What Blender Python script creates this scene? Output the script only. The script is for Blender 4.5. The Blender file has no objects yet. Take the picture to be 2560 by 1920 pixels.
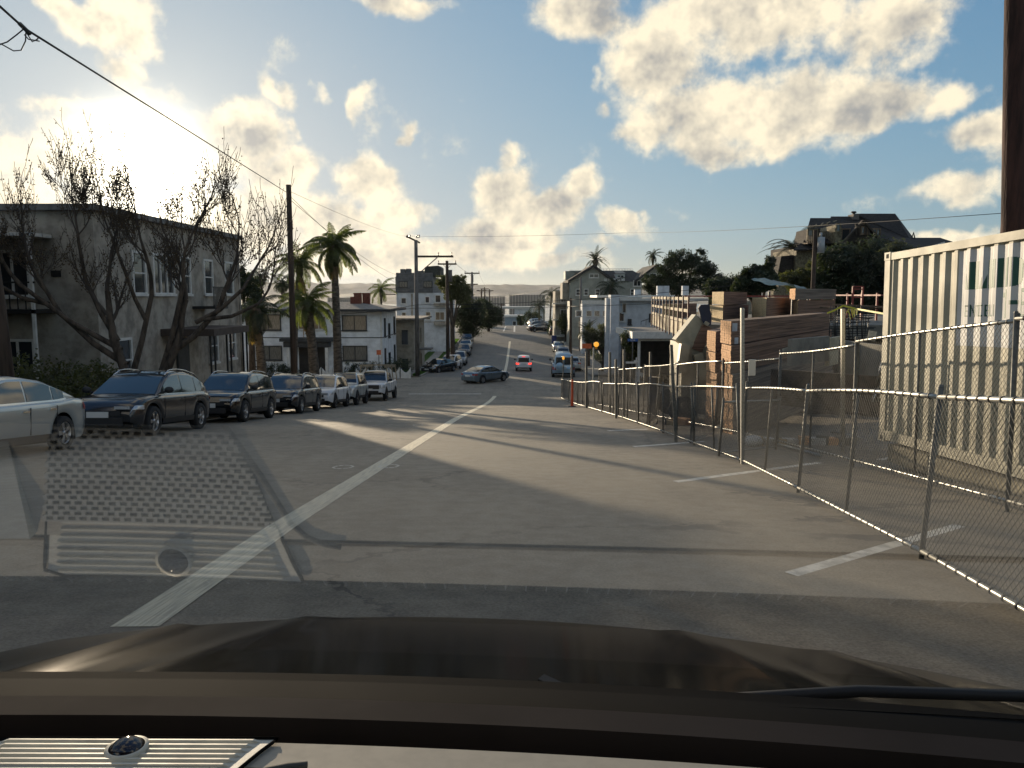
import bpy, bmesh, math, random
from math import radians as R, sin, cos, tan, atan2, pi, sqrt
from mathutils import Vector, Matrix
rnd = random.Random(7)
scn = bpy.context.scene
COL = scn.collection

# ------------------------------------------------------------------ camera
F_PX = 1950.0
EYE = Vector((0.0, 0.0, 1.38))
cam_d = bpy.data.cameras.new("camera")
cam_d.sensor_width = 36.0
cam_d.lens = 36.0 * F_PX / 2560.0
cam_d.clip_start = 0.005
cam_d.clip_end = 30000.0
cam = bpy.data.objects.new("camera", cam_d)
cam.location = EYE
PITCH, YAW = R(6.44), R(0.29)
cam.rotation_euler = (pi / 2 - PITCH, 0.0, YAW)
COL.objects.link(cam)
scn.camera = cam
CM = cam.rotation_euler.to_matrix()


def ray(px, py):
    return (CM @ Vector(((px - 1280) / F_PX, (960 - py) / F_PX, -1.0))).normalized()


def at(px, py, Y):
    d = ray(px, py)
    return EYE + d * ((Y - EYE.y) / d.y)


# ------------------------------------------------------------------ light
SUN_DIR = ray(364, 440)            # towards the sun
SUN_EL = math.asin(SUN_DIR.z)
SUN_AZ = atan2(SUN_DIR.x, SUN_DIR.y)
sun_d = bpy.data.lights.new("sun", "SUN")
sun_d.energy = 3.4
sun_d.angle = R(0.6)
sun_d.color = (1.0, 0.81, 0.57)
sun = bpy.data.objects.new("sun", sun_d)
sun.rotation_euler = (-SUN_DIR).to_track_quat("-Z", "Y").to_euler()
sun.location = (-20, 30, 30)
COL.objects.link(sun)

scn.view_settings.view_transform = "Standard"
scn.view_settings.look = "None"
scn.view_settings.gamma = 1.0
scn.view_settings.use_curve_mapping = False
scn.view_settings.exposure = 0.85
scn.render.engine = "CYCLES"
cy = scn.cycles
cy.max_bounces = 6
cy.diffuse_bounces = 2
cy.glossy_bounces = 3
cy.transmission_bounces = 4
cy.transparent_max_bounces = 12
cy.volume_bounces = 0
cy.sample_clamp_indirect = 4.0
cy.use_denoising = True
cy.caustics_reflective = False
cy.caustics_refractive = False

# ------------------------------------------------------------------ world
SKY_STRENGTH = 0.12
world = bpy.data.worlds.new("World")
scn.world = world
world.use_nodes = True
world.cycles.sampling_method = 'MANUAL'
world.cycles.sample_map_resolution = 256
nt = world.node_tree
nt.nodes.clear()


def N(tree, t, **kw):
    n = tree.nodes.new(t)
    for k, v in kw.items():
        if k.startswith("i_"):
            n.inputs[int(k[2:]) if k[2:].isdigit() else k[2:].replace("_", " ")].default_value = v
        else:
            setattr(n, k, v)
    return n


def LK(tree, a, b):
    tree.links.new(a, b)


def mth(tree, op, a, b=None, c=None, clamp=False):
    n = tree.nodes.new("ShaderNodeMath")
    n.operation = op
    n.use_clamp = clamp
    for i, v in enumerate((a, b, c)):
        if v is None:
            continue
        if isinstance(v, (int, float)):
            n.inputs[i].default_value = v
        else:
            tree.links.new(v, n.inputs[i])
    return n.outputs[0]


def smooth(tree, v, lo, hi, a=0.0, b=1.0):
    n = tree.nodes.new("ShaderNodeMapRange")
    n.interpolation_type = "SMOOTHSTEP"
    tree.links.new(v, n.inputs[0])
    for i, q in enumerate((lo, hi, a, b)):
        n.inputs[i + 1].default_value = q
    return n.outputs[0]


def angles(px, py):
    d = ray(px, py)
    return atan2(d.x, d.y), math.asin(d.z)


CLOUDS = [  # centre and half size in the picture's pixel units, turn, weight
    (1480, 40, 170, 75, 0, 1.0), (1640, 140, 190, 130, -20, 1.0), (1880, 60, 330, 130, 0, 1.0),
    (2230, 75, 190, 95, 8, 1.0), (1730, 290, 200, 120, -10, 1.0), (1950, 290, 270, 120, 5, 1.0),
    (2180, 270, 160, 80, 15, 1.0), (1870, 365, 230, 55, 2, .9), (1620, 330, 110, 70, 0, .9), (2330, 255, 90, 45, 20, .75),
    (2450, 335, 110, 55, 0, .9), (2430, 470, 130, 55, 0, .95), (2390, 585, 130, 30, 0, .8), (2600, 380, 160, 90, 0, .9),
    (1268, 385, 48, 62, 8, .86), (1250, 470, 100, 85, 0, 1.05), (1340, 520, 160, 80, 0, 1.1), (1260, 590, 180, 55, 0, 1.05),
    (1445, 465, 75, 62, 0, .95), (1560, 560, 100, 48, -10, .9), (1610, 545, 35, 45, 0, .7), (1690, 535, 60, 40, -30, .45),
    (930, 470, 130, 80, 0, 1.05), (850, 560, 220, 85, 0, 1.1), (720, 450, 120, 85, 30, 1.05), (560, 350, 190, 110, 20, 1.1),
    (360, 380, 320, 130, 0, 1.15), (600, 560, 260, 120, 0, 1.1), (1010, 530, 110, 60, 0, .95), (920, 640, 330, 70, 0, .95),
    (330, 60, 85, 100, -20, 1.0), (200, 40, 130, 45, -25, .9), (310, 170, 75, 60, 0, 1.0), (380, 240, 120, 60, 0, .75),
    (240, 290, 220, 45, 0, .95), (60, 400, 160, 70, 0, .85), (60, 520, 160, 90, 0, .8),
    (700, 205, 50, 34, -40, .66), (742, 235, 44, 48, 20, .70), (730, 310, 30, 60, 0, .62), (822, 225, 34, 62, 10, .62), (905, 255, 24, 80, -18, .56),
    (1022, 335, 24, 36, 0, .62), (1010, 5, 190, 40, 3, .85), (1500, 265, 26, 26, 0, .6), (1480, 180, 20, 40, 0, .5),
    (1180, 640, 240, 40, 0, .85), (1400, 650, 260, 32, 0, .7), (1500, 620, 120, 26, 0, .6), (1620, 690, 200, 26, 0, .5),
    (120, 260, 50, 30, 0, .5),
]


def build_cloud_group():
    g = bpy.data.node_groups.new("cloud_field", "ShaderNodeTree")
    g.interface.new_socket("Direction", in_out="INPUT", socket_type="NodeSocketVector")
    g.interface.new_socket("Field", in_out="OUTPUT", socket_type="NodeSocketFloat")
    g.interface.new_socket("Relief", in_out="OUTPUT", socket_type="NodeSocketFloat")
    gi, go = g.nodes.new("NodeGroupInput"), g.nodes.new("NodeGroupOutput")
    D = gi.outputs[0]
    warp = N(g, "ShaderNodeTexNoise", i_Scale=8.0, i_Detail=4.0, i_Roughness=0.65)
    LK(g, D, warp.inputs["Vector"])
    sub = N(g, "ShaderNodeVectorMath", operation="SUBTRACT")
    LK(g, warp.outputs["Color"], sub.inputs[0]); sub.inputs[1].default_value = (.5, .5, .5)
    ma = N(g, "ShaderNodeVectorMath", operation="MULTIPLY_ADD")
    LK(g, sub.outputs[0], ma.inputs[0]); ma.inputs[1].default_value = (.085, .085, .07); LK(g, D, ma.inputs[2])
    sep = N(g, "ShaderNodeSeparateXYZ"); LK(g, ma.outputs[0], sep.inputs[0])
    az = mth(g, "ARCTAN2", sep.outputs[0], sep.outputs[1])
    el = mth(g, "ARCSINE", sep.outputs[2])
    comb = N(g, "ShaderNodeCombineXYZ"); LK(g, az, comb.inputs[0]); LK(g, el, comb.inputs[1])
    tot = None
    for (px, py, rx, ry, rot, w) in CLOUDS:
        a, e = angles(px, py)
        m = N(g, "ShaderNodeMapping", vector_type="TEXTURE")
        m.inputs["Location"].default_value = (a, e, 0)
        m.inputs["Rotation"].default_value = (0, 0, R(rot))
        m.inputs["Scale"].default_value = (1.45 * rx / F_PX, 1.45 * ry / F_PX, 1)
        LK(g, comb.outputs[0], m.inputs[0])
        ln = N(g, "ShaderNodeVectorMath", operation="LENGTH"); LK(g, m.outputs[0], ln.inputs[0])
        v = smooth(g, ln.outputs["Value"], 0.0, 1.0, w, 0.0)
        tot = v if tot is None else mth(g, "SMOOTH_MAX", tot, v, 0.15)
    # clouds beyond the picture, from noise alone
    far = N(g, "ShaderNodeTexNoise", i_Scale=2.2, i_Detail=3.0); LK(g, D, far.inputs["Vector"])
    sepd = N(g, "ShaderNodeSeparateXYZ"); LK(g, D, sepd.inputs[0])
    azr = mth(g, "ABSOLUTE", mth(g, "ARCTAN2", sepd.outputs[0], sepd.outputs[1]))
    out1 = smooth(g, azr, .62, .85); out2 = smooth(g, sepd.outputs[2], .33, .45)
    outm = mth(g, "MAXIMUM", out1, out2)
    farv = mth(g, "MULTIPLY", smooth(g, far.outputs["Fac"], .46, .68), outm)
    tot = mth(g, "MAXIMUM", tot, farv)
    n1 = N(g, "ShaderNodeTexNoise", i_Scale=12.0, i_Detail=8.0, i_Roughness=0.63)
    LK(g, D, n1.inputs["Vector"])
    n2 = N(g, "ShaderNodeTexNoise", i_Scale=5.0, i_Detail=2.0, i_Roughness=0.5)
    LK(g, D, n2.inputs["Vector"])
    fl = mth(g, "ADD", tot, mth(g, "MULTIPLY", mth(g, "SUBTRACT", n1.outputs["Fac"], .5), 1.8))
    fl = mth(g, "ADD", fl, mth(g, "MULTIPLY", mth(g, "SUBTRACT", n2.outputs["Fac"], .5), .5))
    LK(g, fl, go.inputs[0])
    sd = Vector((SUN_DIR.x, SUN_DIR.y, SUN_DIR.z + .35)).normalized()
    of = N(g, "ShaderNodeVectorMath", operation="ADD"); LK(g, D, of.inputs[0]); of.inputs[1].default_value = sd * .022
    n3 = N(g, "ShaderNodeTexNoise", i_Scale=12.0, i_Detail=4.0, i_Roughness=0.63); LK(g, of.outputs[0], n3.inputs["Vector"])
    LK(g, mth(g, "SUBTRACT", n1.outputs["Fac"], n3.outputs["Fac"]), go.inputs[1])
    return g


CG = build_cloud_group()
geo = N(nt, "ShaderNodeTexCoord")
D = geo.outputs["Generated"]
sky = N(nt, "ShaderNodeTexSky", sky_type="NISHITA", sun_disc=False, sun_elevation=SUN_EL,
        sun_rotation=SUN_AZ, air_density=1.0, dust_density=0.7, ozone_density=1.6, altitude=20.0)
f1 = N(nt, "ShaderNodeGroup"); f1.node_tree = CG; LK(nt, D, f1.inputs[0])
# angle from the sun
dt = N(nt, "ShaderNodeVectorMath", operation="DOT_PRODUCT"); LK(nt, D, dt.inputs[0]); dt.inputs[1].default_value = SUN_DIR
th = mth(nt, "ARCCOSINE", mth(nt, "MINIMUM", dt.outputs["Value"], 1.0))
def lobe(width, amp, p=2.0):
    q = mth(nt, "POWER", mth(nt, "DIVIDE", th, width), p)
    return mth(nt, "MULTIPLY", mth(nt, "EXPONENT", mth(nt, "MULTIPLY", q, -1.0)), amp)
near = lobe(.34, 1.0)
cover = smooth(nt, f1.outputs[0], .26, .78)
thick = smooth(nt, f1.outputs[0], .50, 1.25)
emb = mth(nt, "MULTIPLY", f1.outputs[1], 2.5)           # > 0 where the side faces the sun
light = mth(nt, "ADD", mth(nt, "MULTIPLY", emb, 1.5), mth(nt, "MULTIPLY", thick, -.50))
light = mth(nt, "ADD", light, .86, clamp=True)
ccol = N(nt, "ShaderNodeMix", data_type="RGBA")
LK(nt, light, ccol.inputs["Factor"])
ccol.inputs["A"].default_value = (1.9, 1.85, 1.75, 1)      # shaded cloud
ccol.inputs["B"].default_value = (5.3, 4.6, 3.35, 1)      # sunlit cloud
# clouds near the sun glow
gl = mth(nt, "ADD", 1.0, mth(nt, "MULTIPLY", near, .12))
cg = N(nt, "ShaderNodeVectorMath", operation="SCALE"); LK(nt, ccol.outputs["Result"], cg.inputs[0]); LK(nt, gl, cg.inputs["Scale"])
# clear sky: Nishita, toned
tone = N(nt, "ShaderNodeMix", data_type="RGBA", blend_type="MULTIPLY"); tone.inputs["Factor"].default_value = 1.0
LK(nt, sky.outputs[0], tone.inputs["A"]); tone.inputs["B"].default_value = (.60, 1.03, 1.85, 1)
kd = N(nt, "ShaderNodeVectorMath", operation="MULTIPLY_ADD"); LK(nt, tone.outputs["Result"], kd.inputs[0]); kd.inputs[1].default_value = (1 / 3.6,) * 3; kd.inputs[2].default_value = (1, 1, 1)
cap = N(nt, "ShaderNodeVectorMath", operation="DIVIDE"); LK(nt, tone.outputs["Result"], cap.inputs[0]); LK(nt, kd.outputs[0], cap.inputs[1])
skmix = N(nt, "ShaderNodeMix", data_type="RGBA")
LK(nt, mth(nt, "MULTIPLY", cover, .93), skmix.inputs["Factor"]); LK(nt, cap.outputs[0], skmix.inputs["A"]); LK(nt, cg.outputs[0], skmix.inputs["B"])
# glow of the sun through the thin cloud
glow = mth(nt, "ADD", lobe(.043, 60.0), lobe(.08, 2.4, 1.2))
gc = N(nt, "ShaderNodeVectorMath", operation="SCALE"); gc.inputs[0].default_value = (1.0, .9, .68); LK(nt, glow, gc.inputs["Scale"])
add = N(nt, "ShaderNodeVectorMath", operation="ADD"); LK(nt, skmix.outputs["Result"], add.inputs[0]); LK(nt, gc.outputs[0], add.inputs[1])
bg = N(nt, "ShaderNodeBackground"); bg.inputs["Strength"].default_value = SKY_STRENGTH
LK(nt, add.outputs[0], bg.inputs["Color"])
wo = N(nt, "ShaderNodeOutputWorld"); LK(nt, bg.outputs[0], wo.inputs["Surface"])

# ------------------------------------------------------------------ materials
MATS = {}


def mat(name, col, rough=.7, metal=0.0, var=0.12, vscale=3.0, bump=0.0, bscale=40.0, spec=.5, emit=None, estr=0.0, col2=None,
        coords="Object", stretch=(1, 1, 1), detail=5.0, coat=0.0, trans=0.0):
    if name in MATS:
        return MATS[name]
    m = bpy.data.materials.new(name)
    m.use_nodes = True
    t = m.node_tree
    b = t.nodes["Principled BSDF"]
    b.inputs["Roughness"].default_value = rough
    b.inputs["Metallic"].default_value = metal
    b.inputs["Specular IOR Level"].default_value = spec
    b.inputs["Coat Weight"].default_value = coat
    b.inputs["Coat Roughness"].default_value = .05
    c = tuple(col) + (1,)
    c2 = tuple(col2) + (1,) if col2 else tuple(max(0, x * (1 - var * 2.2)) for x in col) + (1,)
    if var > 0 or col2:
        tc = N(t, "ShaderNodeTexCoord")
        mp = N(t, "ShaderNodeMapping"); mp.inputs["Scale"].default_value = stretch
        LK(t, tc.outputs[coords], mp.inputs[0])
        nz = N(t, "ShaderNodeTexNoise", i_Scale=vscale, i_Detail=detail, i_Roughness=.62)
        LK(t, mp.outputs[0], nz.inputs["Vector"])
        mx = N(t, "ShaderNodeMix", data_type="RGBA")
        mx.inputs["A"].default_value = c; mx.inputs["B"].default_value = c2
        LK(t, smooth(t, nz.outputs["Fac"], .38, .66), mx.inputs["Factor"])
        LK(t, mx.outputs["Result"], b.inputs["Base Color"])
        rr = mth(t, "ADD", mth(t, "MULTIPLY", mth(t, "SUBTRACT", nz.outputs["Fac"], .5), .25), rough, clamp=True)
        LK(t, rr, b.inputs["Roughness"])
        if bump > 0:
            nb = N(t, "ShaderNodeTexNoise", i_Scale=bscale, i_Detail=4.0)
            LK(t, mp.outputs[0], nb.inputs["Vector"])
            bp = N(t, "ShaderNodeBump"); bp.inputs["Strength"].default_value = bump; bp.inputs["Distance"].default_value = .02
            LK(t, nb.outputs["Fac"], bp.inputs["Height"]); LK(t, bp.outputs[0], b.inputs["Normal"])
    else:
        b.inputs["Base Color"].default_value = c
    if emit:
        b.inputs["Emission Color"].default_value = tuple(emit) + (1,)
        b.inputs["Emission Strength"].default_value = estr
    if trans:
        b.inputs["Transmission Weight"].default_value = trans
    MATS[name] = m
    return m


def lined(m, axis, pitch, depth=.5, dark=.75, duty=.12, width=.02):
    """fine horizontal lap lines in a wall's cladding, as relief"""
    t = m.node_tree
    b = t.nodes["Principled BSDF"]
    tc = N(t, "ShaderNodeTexCoord"); sp = N(t, "ShaderNodeSeparateXYZ"); LK(t, tc.outputs["Object"], sp.inputs[0])
    fr = mth(t, "FRACT", mth(t, "DIVIDE", sp.outputs[axis], pitch))
    bp = N(t, "ShaderNodeBump"); bp.inputs["Strength"].default_value = depth; bp.inputs["Distance"].default_value = width
    LK(t, mth(t, "SUBTRACT", 1.0, fr), bp.inputs["Height"]); LK(t, bp.outputs[0], b.inputs["Normal"])
    src = b.inputs["Base Color"].links[0].from_socket if b.inputs["Base Color"].is_linked else None
    mx = N(t, "ShaderNodeMix", data_type="RGBA", blend_type="MULTIPLY")
    if src:
        LK(t, src, mx.inputs["A"])
    else:
        mx.inputs["A"].default_value = b.inputs["Base Color"].default_value
    mx.inputs["B"].default_value = (dark, dark, dark, 1)
    LK(t, mth(t, "LESS_THAN", fr, duty), mx.inputs["Factor"])
    LK(t, mx.outputs["Result"], b.inputs["Base Color"])
    return m


# ------------------------------------------------------------------ mesh builder
class MB:
    def __init__(s):
        s.v, s.f, s.m, s.sm = [], [], [], []

    def add(s, verts, faces, mi=0, smooth=False):
        o = len(s.v)
        s.v += [tuple(p) for p in verts]
        for f in faces:
            s.f.append(tuple(i + o for i in f)); s.m.append(mi); s.sm.append(smooth)
        return s

    def box(s, c, size, rz=0.0, mi=0, M=None):
        hx, hy, hz = size[0] / 2, size[1] / 2, size[2] / 2
        pts = []
        for dx, dy, dz in ((-1, -1, -1), (1, -1, -1), (1, 1, -1), (-1, 1, -1), (-1, -1, 1), (1, -1, 1), (1, 1, 1), (-1, 1, 1)):
            x, y, z = dx * hx, dy * hy, dz * hz
            if M is not None:
                q = M @ Vector((x, y, z)); x, y, z = q
            elif rz:
                x, y = x * cos(rz) - y * sin(rz), x * sin(rz) + y * cos(rz)
            pts.append((c[0] + x, c[1] + y, c[2] + z))
        return s.add(pts, [(0, 3, 2, 1), (4, 5, 6, 7), (0, 1, 5, 4), (1, 2, 6, 5), (2, 3, 7, 6), (3, 0, 4, 7)], mi)

    def span(s, x0, x1, y0, y1, z0, z1, mi=0):
        return s.box(((x0 + x1) / 2, (y0 + y1) / 2, (z0 + z1) / 2), (abs(x1 - x0), abs(y1 - y0), abs(z1 - z0)), mi=mi)

    def bar(s, a, b, w, h=None, mi=0):
        a, b = Vector(a), Vector(b)
        h = h or w
        d = b - a
        L = d.length
        if L < 1e-6:
            return s
        M = d.to_track_quat("X", "Z").to_matrix()
        return s.box((a + b) / 2, (L, w, h), M=M, mi=mi)

    def quad(s, a, b, c, d, mi=0, smooth=False):
        return s.add([a, b, c, d], [(0, 1, 2, 3)], mi, smooth)

    def poly(s, pts, mi=0):
        return s.add(pts, [tuple(range(len(pts)))], mi)

    def prism(s, pts2, axis, a0, a1, mi=0):
        """extrude a 2D outline along axis: 'x': pts (y,z); 'y': pts (x,z); 'z': pts (x,y)"""
        def P(p, a):
            return {"x": (a, p[0], p[1]), "y": (p[0], a, p[1]), "z": (p[0], p[1], a)}[axis]
        n = len(pts2)
        vs = [P(p, a0) for p in pts2] + [P(p, a1) for p in pts2]
        fs = [tuple(range(n)), tuple(range(2 * n - 1, n - 1, -1))]
        fs += [(i, i + n, (i + 1) % n + n, (i + 1) % n) for i in range(n)]
        return s.add(vs, fs, mi)

    def tube(s, pts, rad, n=8, mi=0, cap=True, smooth=True):
        pts = [Vector(p) for p in pts]
        if not hasattr(rad, "__len__"):
            rad = [rad] * len(pts)
        vs, fs = [], []
        up = Vector((0, 0, 1))
        d0 = (pts[1] - pts[0]).normalized()
        if abs(d0.z) > .95:
            up = Vector((1, 0, 0))
        side = d0.cross(up).normalized()
        for i, p in enumerate(pts):
            if i == 0: d = pts[1] - pts[0]
            elif i == len(pts) - 1: d = pts[-1] - pts[-2]
            else: d = pts[i + 1] - pts[i - 1]
            d.normalize()
            side = (side - d * side.dot(d))
            if side.length < 1e-6:
                side = d.orthogonal()
            side.normalize()
            o = d.cross(side)
            for k in range(n):
                a = 2 * pi * k / n
                vs.append(p + (side * cos(a) + o * sin(a)) * rad[i])
        for i in range(len(pts) - 1):
            for k in range(n):
                k2 = (k + 1) % n
                fs.append((i * n + k, i * n + k2, (i + 1) * n + k2, (i + 1) * n + k))
        if cap and n > 2:
            fs.append(tuple(range(n - 1, -1, -1)))
            fs.append(tuple((len(pts) - 1) * n + k for k in range(n)))
        return s.add(vs, fs, mi, smooth)

    def cyl(s, a, b, r0, r1=None, n=12, mi=0):
        return s.tube([a, b], [r0, r0 if r1 is None else r1], n, mi)

    def lathe(s, prof, c=(0, 0, 0), axis="z", n=20, mi=0, smooth=True, close=False):
        vs, fs = [], []
        for (r, h) in prof:
            for k in range(n):
                a = 2 * pi * k / n
                p = (r * cos(a), r * sin(a), h)
                if axis == "y": p = (p[0], p[2], p[1])
                if axis == "x": p = (p[2], p[0], p[1])
                vs.append((c[0] + p[0], c[1] + p[1], c[2] + p[2]))
        m = len(prof)
        for i in range(m if close else m - 1):
            j = (i + 1) % m
            for k in range(n):
                k2 = (k + 1) % n
                fs.append((i * n + k, i * n + k2, j * n + k2, j * n + k))
        return s.add(vs, fs, mi, smooth)

    def ball(s, c, r, nu=8, nv=5, mi=0, sc=(1, 1, 1)):
        vs = [(c[0], c[1], c[2] + r * sc[2])]
        for i in range(1, nv):
            a = pi * i / nv
            for k in range(nu):
                b = 2 * pi * k / nu
                vs.append((c[0] + r * sc[0] * sin(a) * cos(b), c[1] + r * sc[1] * sin(a) * sin(b), c[2] + r * sc[2] * cos(a)))
        vs.append((c[0], c[1], c[2] - r * sc[2]))
        fs = [(0, 1 + k, 1 + (k + 1) % nu) for k in range(nu)]
        for i in range(nv - 2):
            for k in range(nu):
                a, b = 1 + i * nu + k, 1 + i * nu + (k + 1) % nu
                fs.append((a, a + nu, b + nu, b))
        e = len(vs) - 1
        fs += [(e, 1 + (nv - 2) * nu + (k + 1) % nu, 1 + (nv - 2) * nu + k) for k in range(nu)]
        return s.add(vs, fs, mi, True)

    def grid(s, rows, mi=0, smooth=True, flip=False):
        nr, nc = len(rows), len(rows[0])
        vs = [p for r in rows for p in r]
        fs = []
        for i in range(nr - 1):
            for j in range(nc - 1):
                q = (i * nc + j, i * nc + j + 1, (i + 1) * nc + j + 1, (i + 1) * nc + j)
                fs.append(q[::-1] if flip else q)
        return s.add(vs, fs, mi, smooth)

    def mesh(s, name, mats):
        me = bpy.data.meshes.new(name)
        me.from_pydata(s.v, [], s.f)
        if not isinstance(mats, (list, tuple)):
            mats = [mats]
        for m in mats:
            me.materials.append(m)
        if len(mats) > 1:
            me.polygons.foreach_set("material_index", s.m)
        me.polygons.foreach_set("use_smooth", s.sm)
        me.update()
        return me

    def build(s, name, mats, parent=None, loc=None, rz=0.0):
        return link(name, s.mesh(name, mats), parent, loc, rz)


def link(name, me, parent=None, loc=None, rz=0.0):
    o = bpy.data.objects.new(name, me)
    COL.objects.link(o)
    if parent is not None:
        o.parent = parent
    if loc is not None:
        o.location = loc
    if rz:
        o.rotation_euler = (0, 0, rz)
    return o


def tag(o, label=None, cat=None, group=None, kind=None):
    if label: o["label"] = label
    if cat: o["category"] = cat
    if group: o["group"] = group
    if kind: o["kind"] = kind
    return o


def thing(name, label, cat, loc=(0, 0, 0), rz=0.0, group=None):
    o = bpy.data.objects.new(name, None)
    o.empty_display_size = .3
    COL.objects.link(o)
    o.location = loc
    o.rotation_euler = (0, 0, rz)
    return tag(o, label, cat, group)


CHILD = {}


def kids(o):
    if not CHILD.get("n") or CHILD["n"] != len(bpy.data.objects):
        CHILD.clear()
        CHILD["n"] = len(bpy.data.objects)
        for q in bpy.data.objects:
            if q.parent is not None:
                CHILD.setdefault(q.parent.name, []).append(q)
    return CHILD.get(o.name, [])


def dup(root, loc, rz=None, label=None, group=None, scale=None):
    tree = [(c, [g for g in kids(c)]) for c in kids(root)]
    r = root.copy(); COL.objects.link(r)
    r.location = loc
    if rz is not None: r.rotation_euler = (r.rotation_euler[0], r.rotation_euler[1], rz)
    if scale is not None: r.scale = scale
    if label: r["label"] = label
    if group: r["group"] = group
    for c, gs in tree:
        c2 = c.copy(); COL.objects.link(c2); c2.parent = r
        for g in gs:
            g2 = g.copy(); COL.objects.link(g2); g2.parent = c2
    return r


# ------------------------------------------------------------------ ground shape
PROF = [(-60, 6.5), (-20, 2.17), (-10, 1.087), (0, 0), (46, -5.0), (54, -5.7), (60, -6.0), (68, -6.12), (76, -6.45), (88, -7.0), (98, -7.15),
        (110, -6.8), (120, -6.35), (130, -5.95), (140, -5.6), (150, -5.4), (164, -5.15), (176, -5.2), (190, -6.2), (220, -9.5), (300, -19),
        (450, -32), (700, -41), (1000, -44), (9000, -44)]


def gy(y):
    # smooth interpolation of the street's long profile
    def lin(q):
        for (a, za), (b, zb) in zip(PROF, PROF[1:]):
            if q <= b:
                return za + (zb - za) * (q - a) / (b - a)
        return PROF[-1][1]
    if y > 200 or y < 30: return lin(y)
    return (lin(y - 2.5) + lin(y) * 2 + lin(y + 2.5)) / 4


def sst(x, a, b):
    t = max(0, min(1, (x - a) / (b - a)))
    return t * t * (3 - 2 * t)


def gz(x, y):
    z = gy(y)
    if x > 14 and y > 20:
        z += 7.2 * sst(x, 15, 34) * sst(y, 34, 56) * (1 - sst(y, 90, 170))
    if x > 9 and 78 < y < 140:
        z += 1.6 * sst(x, 9, 14) * sst(y, 78, 84) * (1 - sst(y, 125, 140))
    if x < -14 and y < 60:
        z += .5 * sst(-x, 14, 17) * (1 - sst(y, 50, 58))
    return z


def gnd(px, py):
    d = ray(px, py)
    t = .5
    while t < 400:
        p = EYE + d * t
        if p.z < gz(p.x, p.y):
            lo, hi = t - .06 - t * .001, t
            for _ in range(24):
                m_ = (lo + hi) / 2; p = EYE + d * m_
                if p.z < gz(p.x, p.y): hi = m_
                else: lo = m_
            return p
        t += .05 + t * .001
    return EYE + d * 400


def on(x, y, dz=0.0):
    return Vector((x, y, gz(x, y) + dz))

# ------------------------------------------------------------------ setting: ground, roads, water, hills
def sheet(name, xs, ys, dz, m, kind="structure"):
    b = MB()
    b.grid([[(x, y, gz(x, y) + dz) for x in xs] for y in ys], smooth=True)
    return tag(b.build(name, m), kind=kind)


def fr(a, b, st):
    n = max(1, int(math.ceil((b - a) / st)))
    return [a + (b - a) * i / n for i in range(n + 1)]


def asphalt_mat(name, col, col2):
    m = bpy.data.materials.new(name); m.use_nodes = True
    t = m.node_tree; b = t.nodes["Principled BSDF"]
    b.inputs["Specular IOR Level"].default_value = .22
    tc = N(t, "ShaderNodeTexCoord"); O = tc.outputs["Object"]
    big = N(t, "ShaderNodeTexNoise", i_Scale=.35, i_Detail=6.0, i_Roughness=.6); LK(t, O, big.inputs["Vector"])
    st = N(t, "ShaderNodeMapping"); st.inputs["Scale"].default_value = (1.6, .12, 1); LK(t, O, st.inputs[0])
    streak = N(t, "ShaderNodeTexNoise", i_Scale=1.2, i_Detail=4.0); LK(t, st.outputs[0], streak.inputs["Vector"])
    fine = N(t, "ShaderNodeTexNoise", i_Scale=55.0, i_Detail=3.0, i_Roughness=.7); LK(t, O, fine.inputs["Vector"])
    mid = N(t, "ShaderNodeTexNoise", i_Scale=5.0, i_Detail=6.0); LK(t, O, mid.inputs["Vector"])
    k = mth(t, "ADD", mth(t, "MULTIPLY", big.outputs["Fac"], .5), mth(t, "MULTIPLY", streak.outputs["Fac"], .25))
    k = mth(t, "ADD", k, mth(t, "MULTIPLY", mid.outputs["Fac"], .25))
    k = smooth(t, k, .40, .60)
    mx = N(t, "ShaderNodeMix", data_type="RGBA"); mx.inputs["A"].default_value = col + (1,); mx.inputs["B"].default_value = col2 + (1,)
    LK(t, k, mx.inputs["Factor"])
    sp = N(t, "ShaderNodeMix", data_type="RGBA", blend_type="MULTIPLY"); sp.inputs["Factor"].default_value = 1.0
    LK(t, mx.outputs["Result"], sp.inputs["A"])
    v = smooth(t, fine.outputs["Fac"], .3, .7, .72, 1.22)
    LK(t, v, sp.inputs["B"])
    # cracks and tar seams
    cr = N(t, "ShaderNodeTexVoronoi", feature="DISTANCE_TO_EDGE", i_Scale=.22)
    wv = N(t, "ShaderNodeVectorMath", operation="MULTIPLY_ADD"); LK(t, mid.outputs["Color"], wv.inputs[0]); wv.inputs[1].default_value = (.8, .8, 0); LK(t, O, wv.inputs[2])
    LK(t, wv.outputs[0], cr.inputs["Vector"])
    ck = mth(t, "MULTIPLY", mth(t, "LESS_THAN", cr.outputs["Distance"], .008), smooth(t, big.outputs["Fac"], .42, .55, 0, .6))
    c2 = N(t, "ShaderNodeMix", data_type="RGBA"); LK(t, ck, c2.inputs["Factor"]); LK(t, sp.outputs["Result"], c2.inputs["A"]); c2.inputs["B"].default_value = (.05, .05, .05, 1)
    LK(t, c2.outputs["Result"], b.inputs["Base Color"])
    LK(t, smooth(t, mid.outputs["Fac"], .3, .7, .62, .8), b.inputs["Roughness"])
    bp = N(t, "ShaderNodeBump"); bp.inputs["Strength"].default_value = .14; bp.inputs["Distance"].default_value = .012
    LK(t, fine.outputs["Fac"], bp.inputs["Height"]); LK(t, bp.outputs[0], b.inputs["Normal"])
    return m


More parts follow.
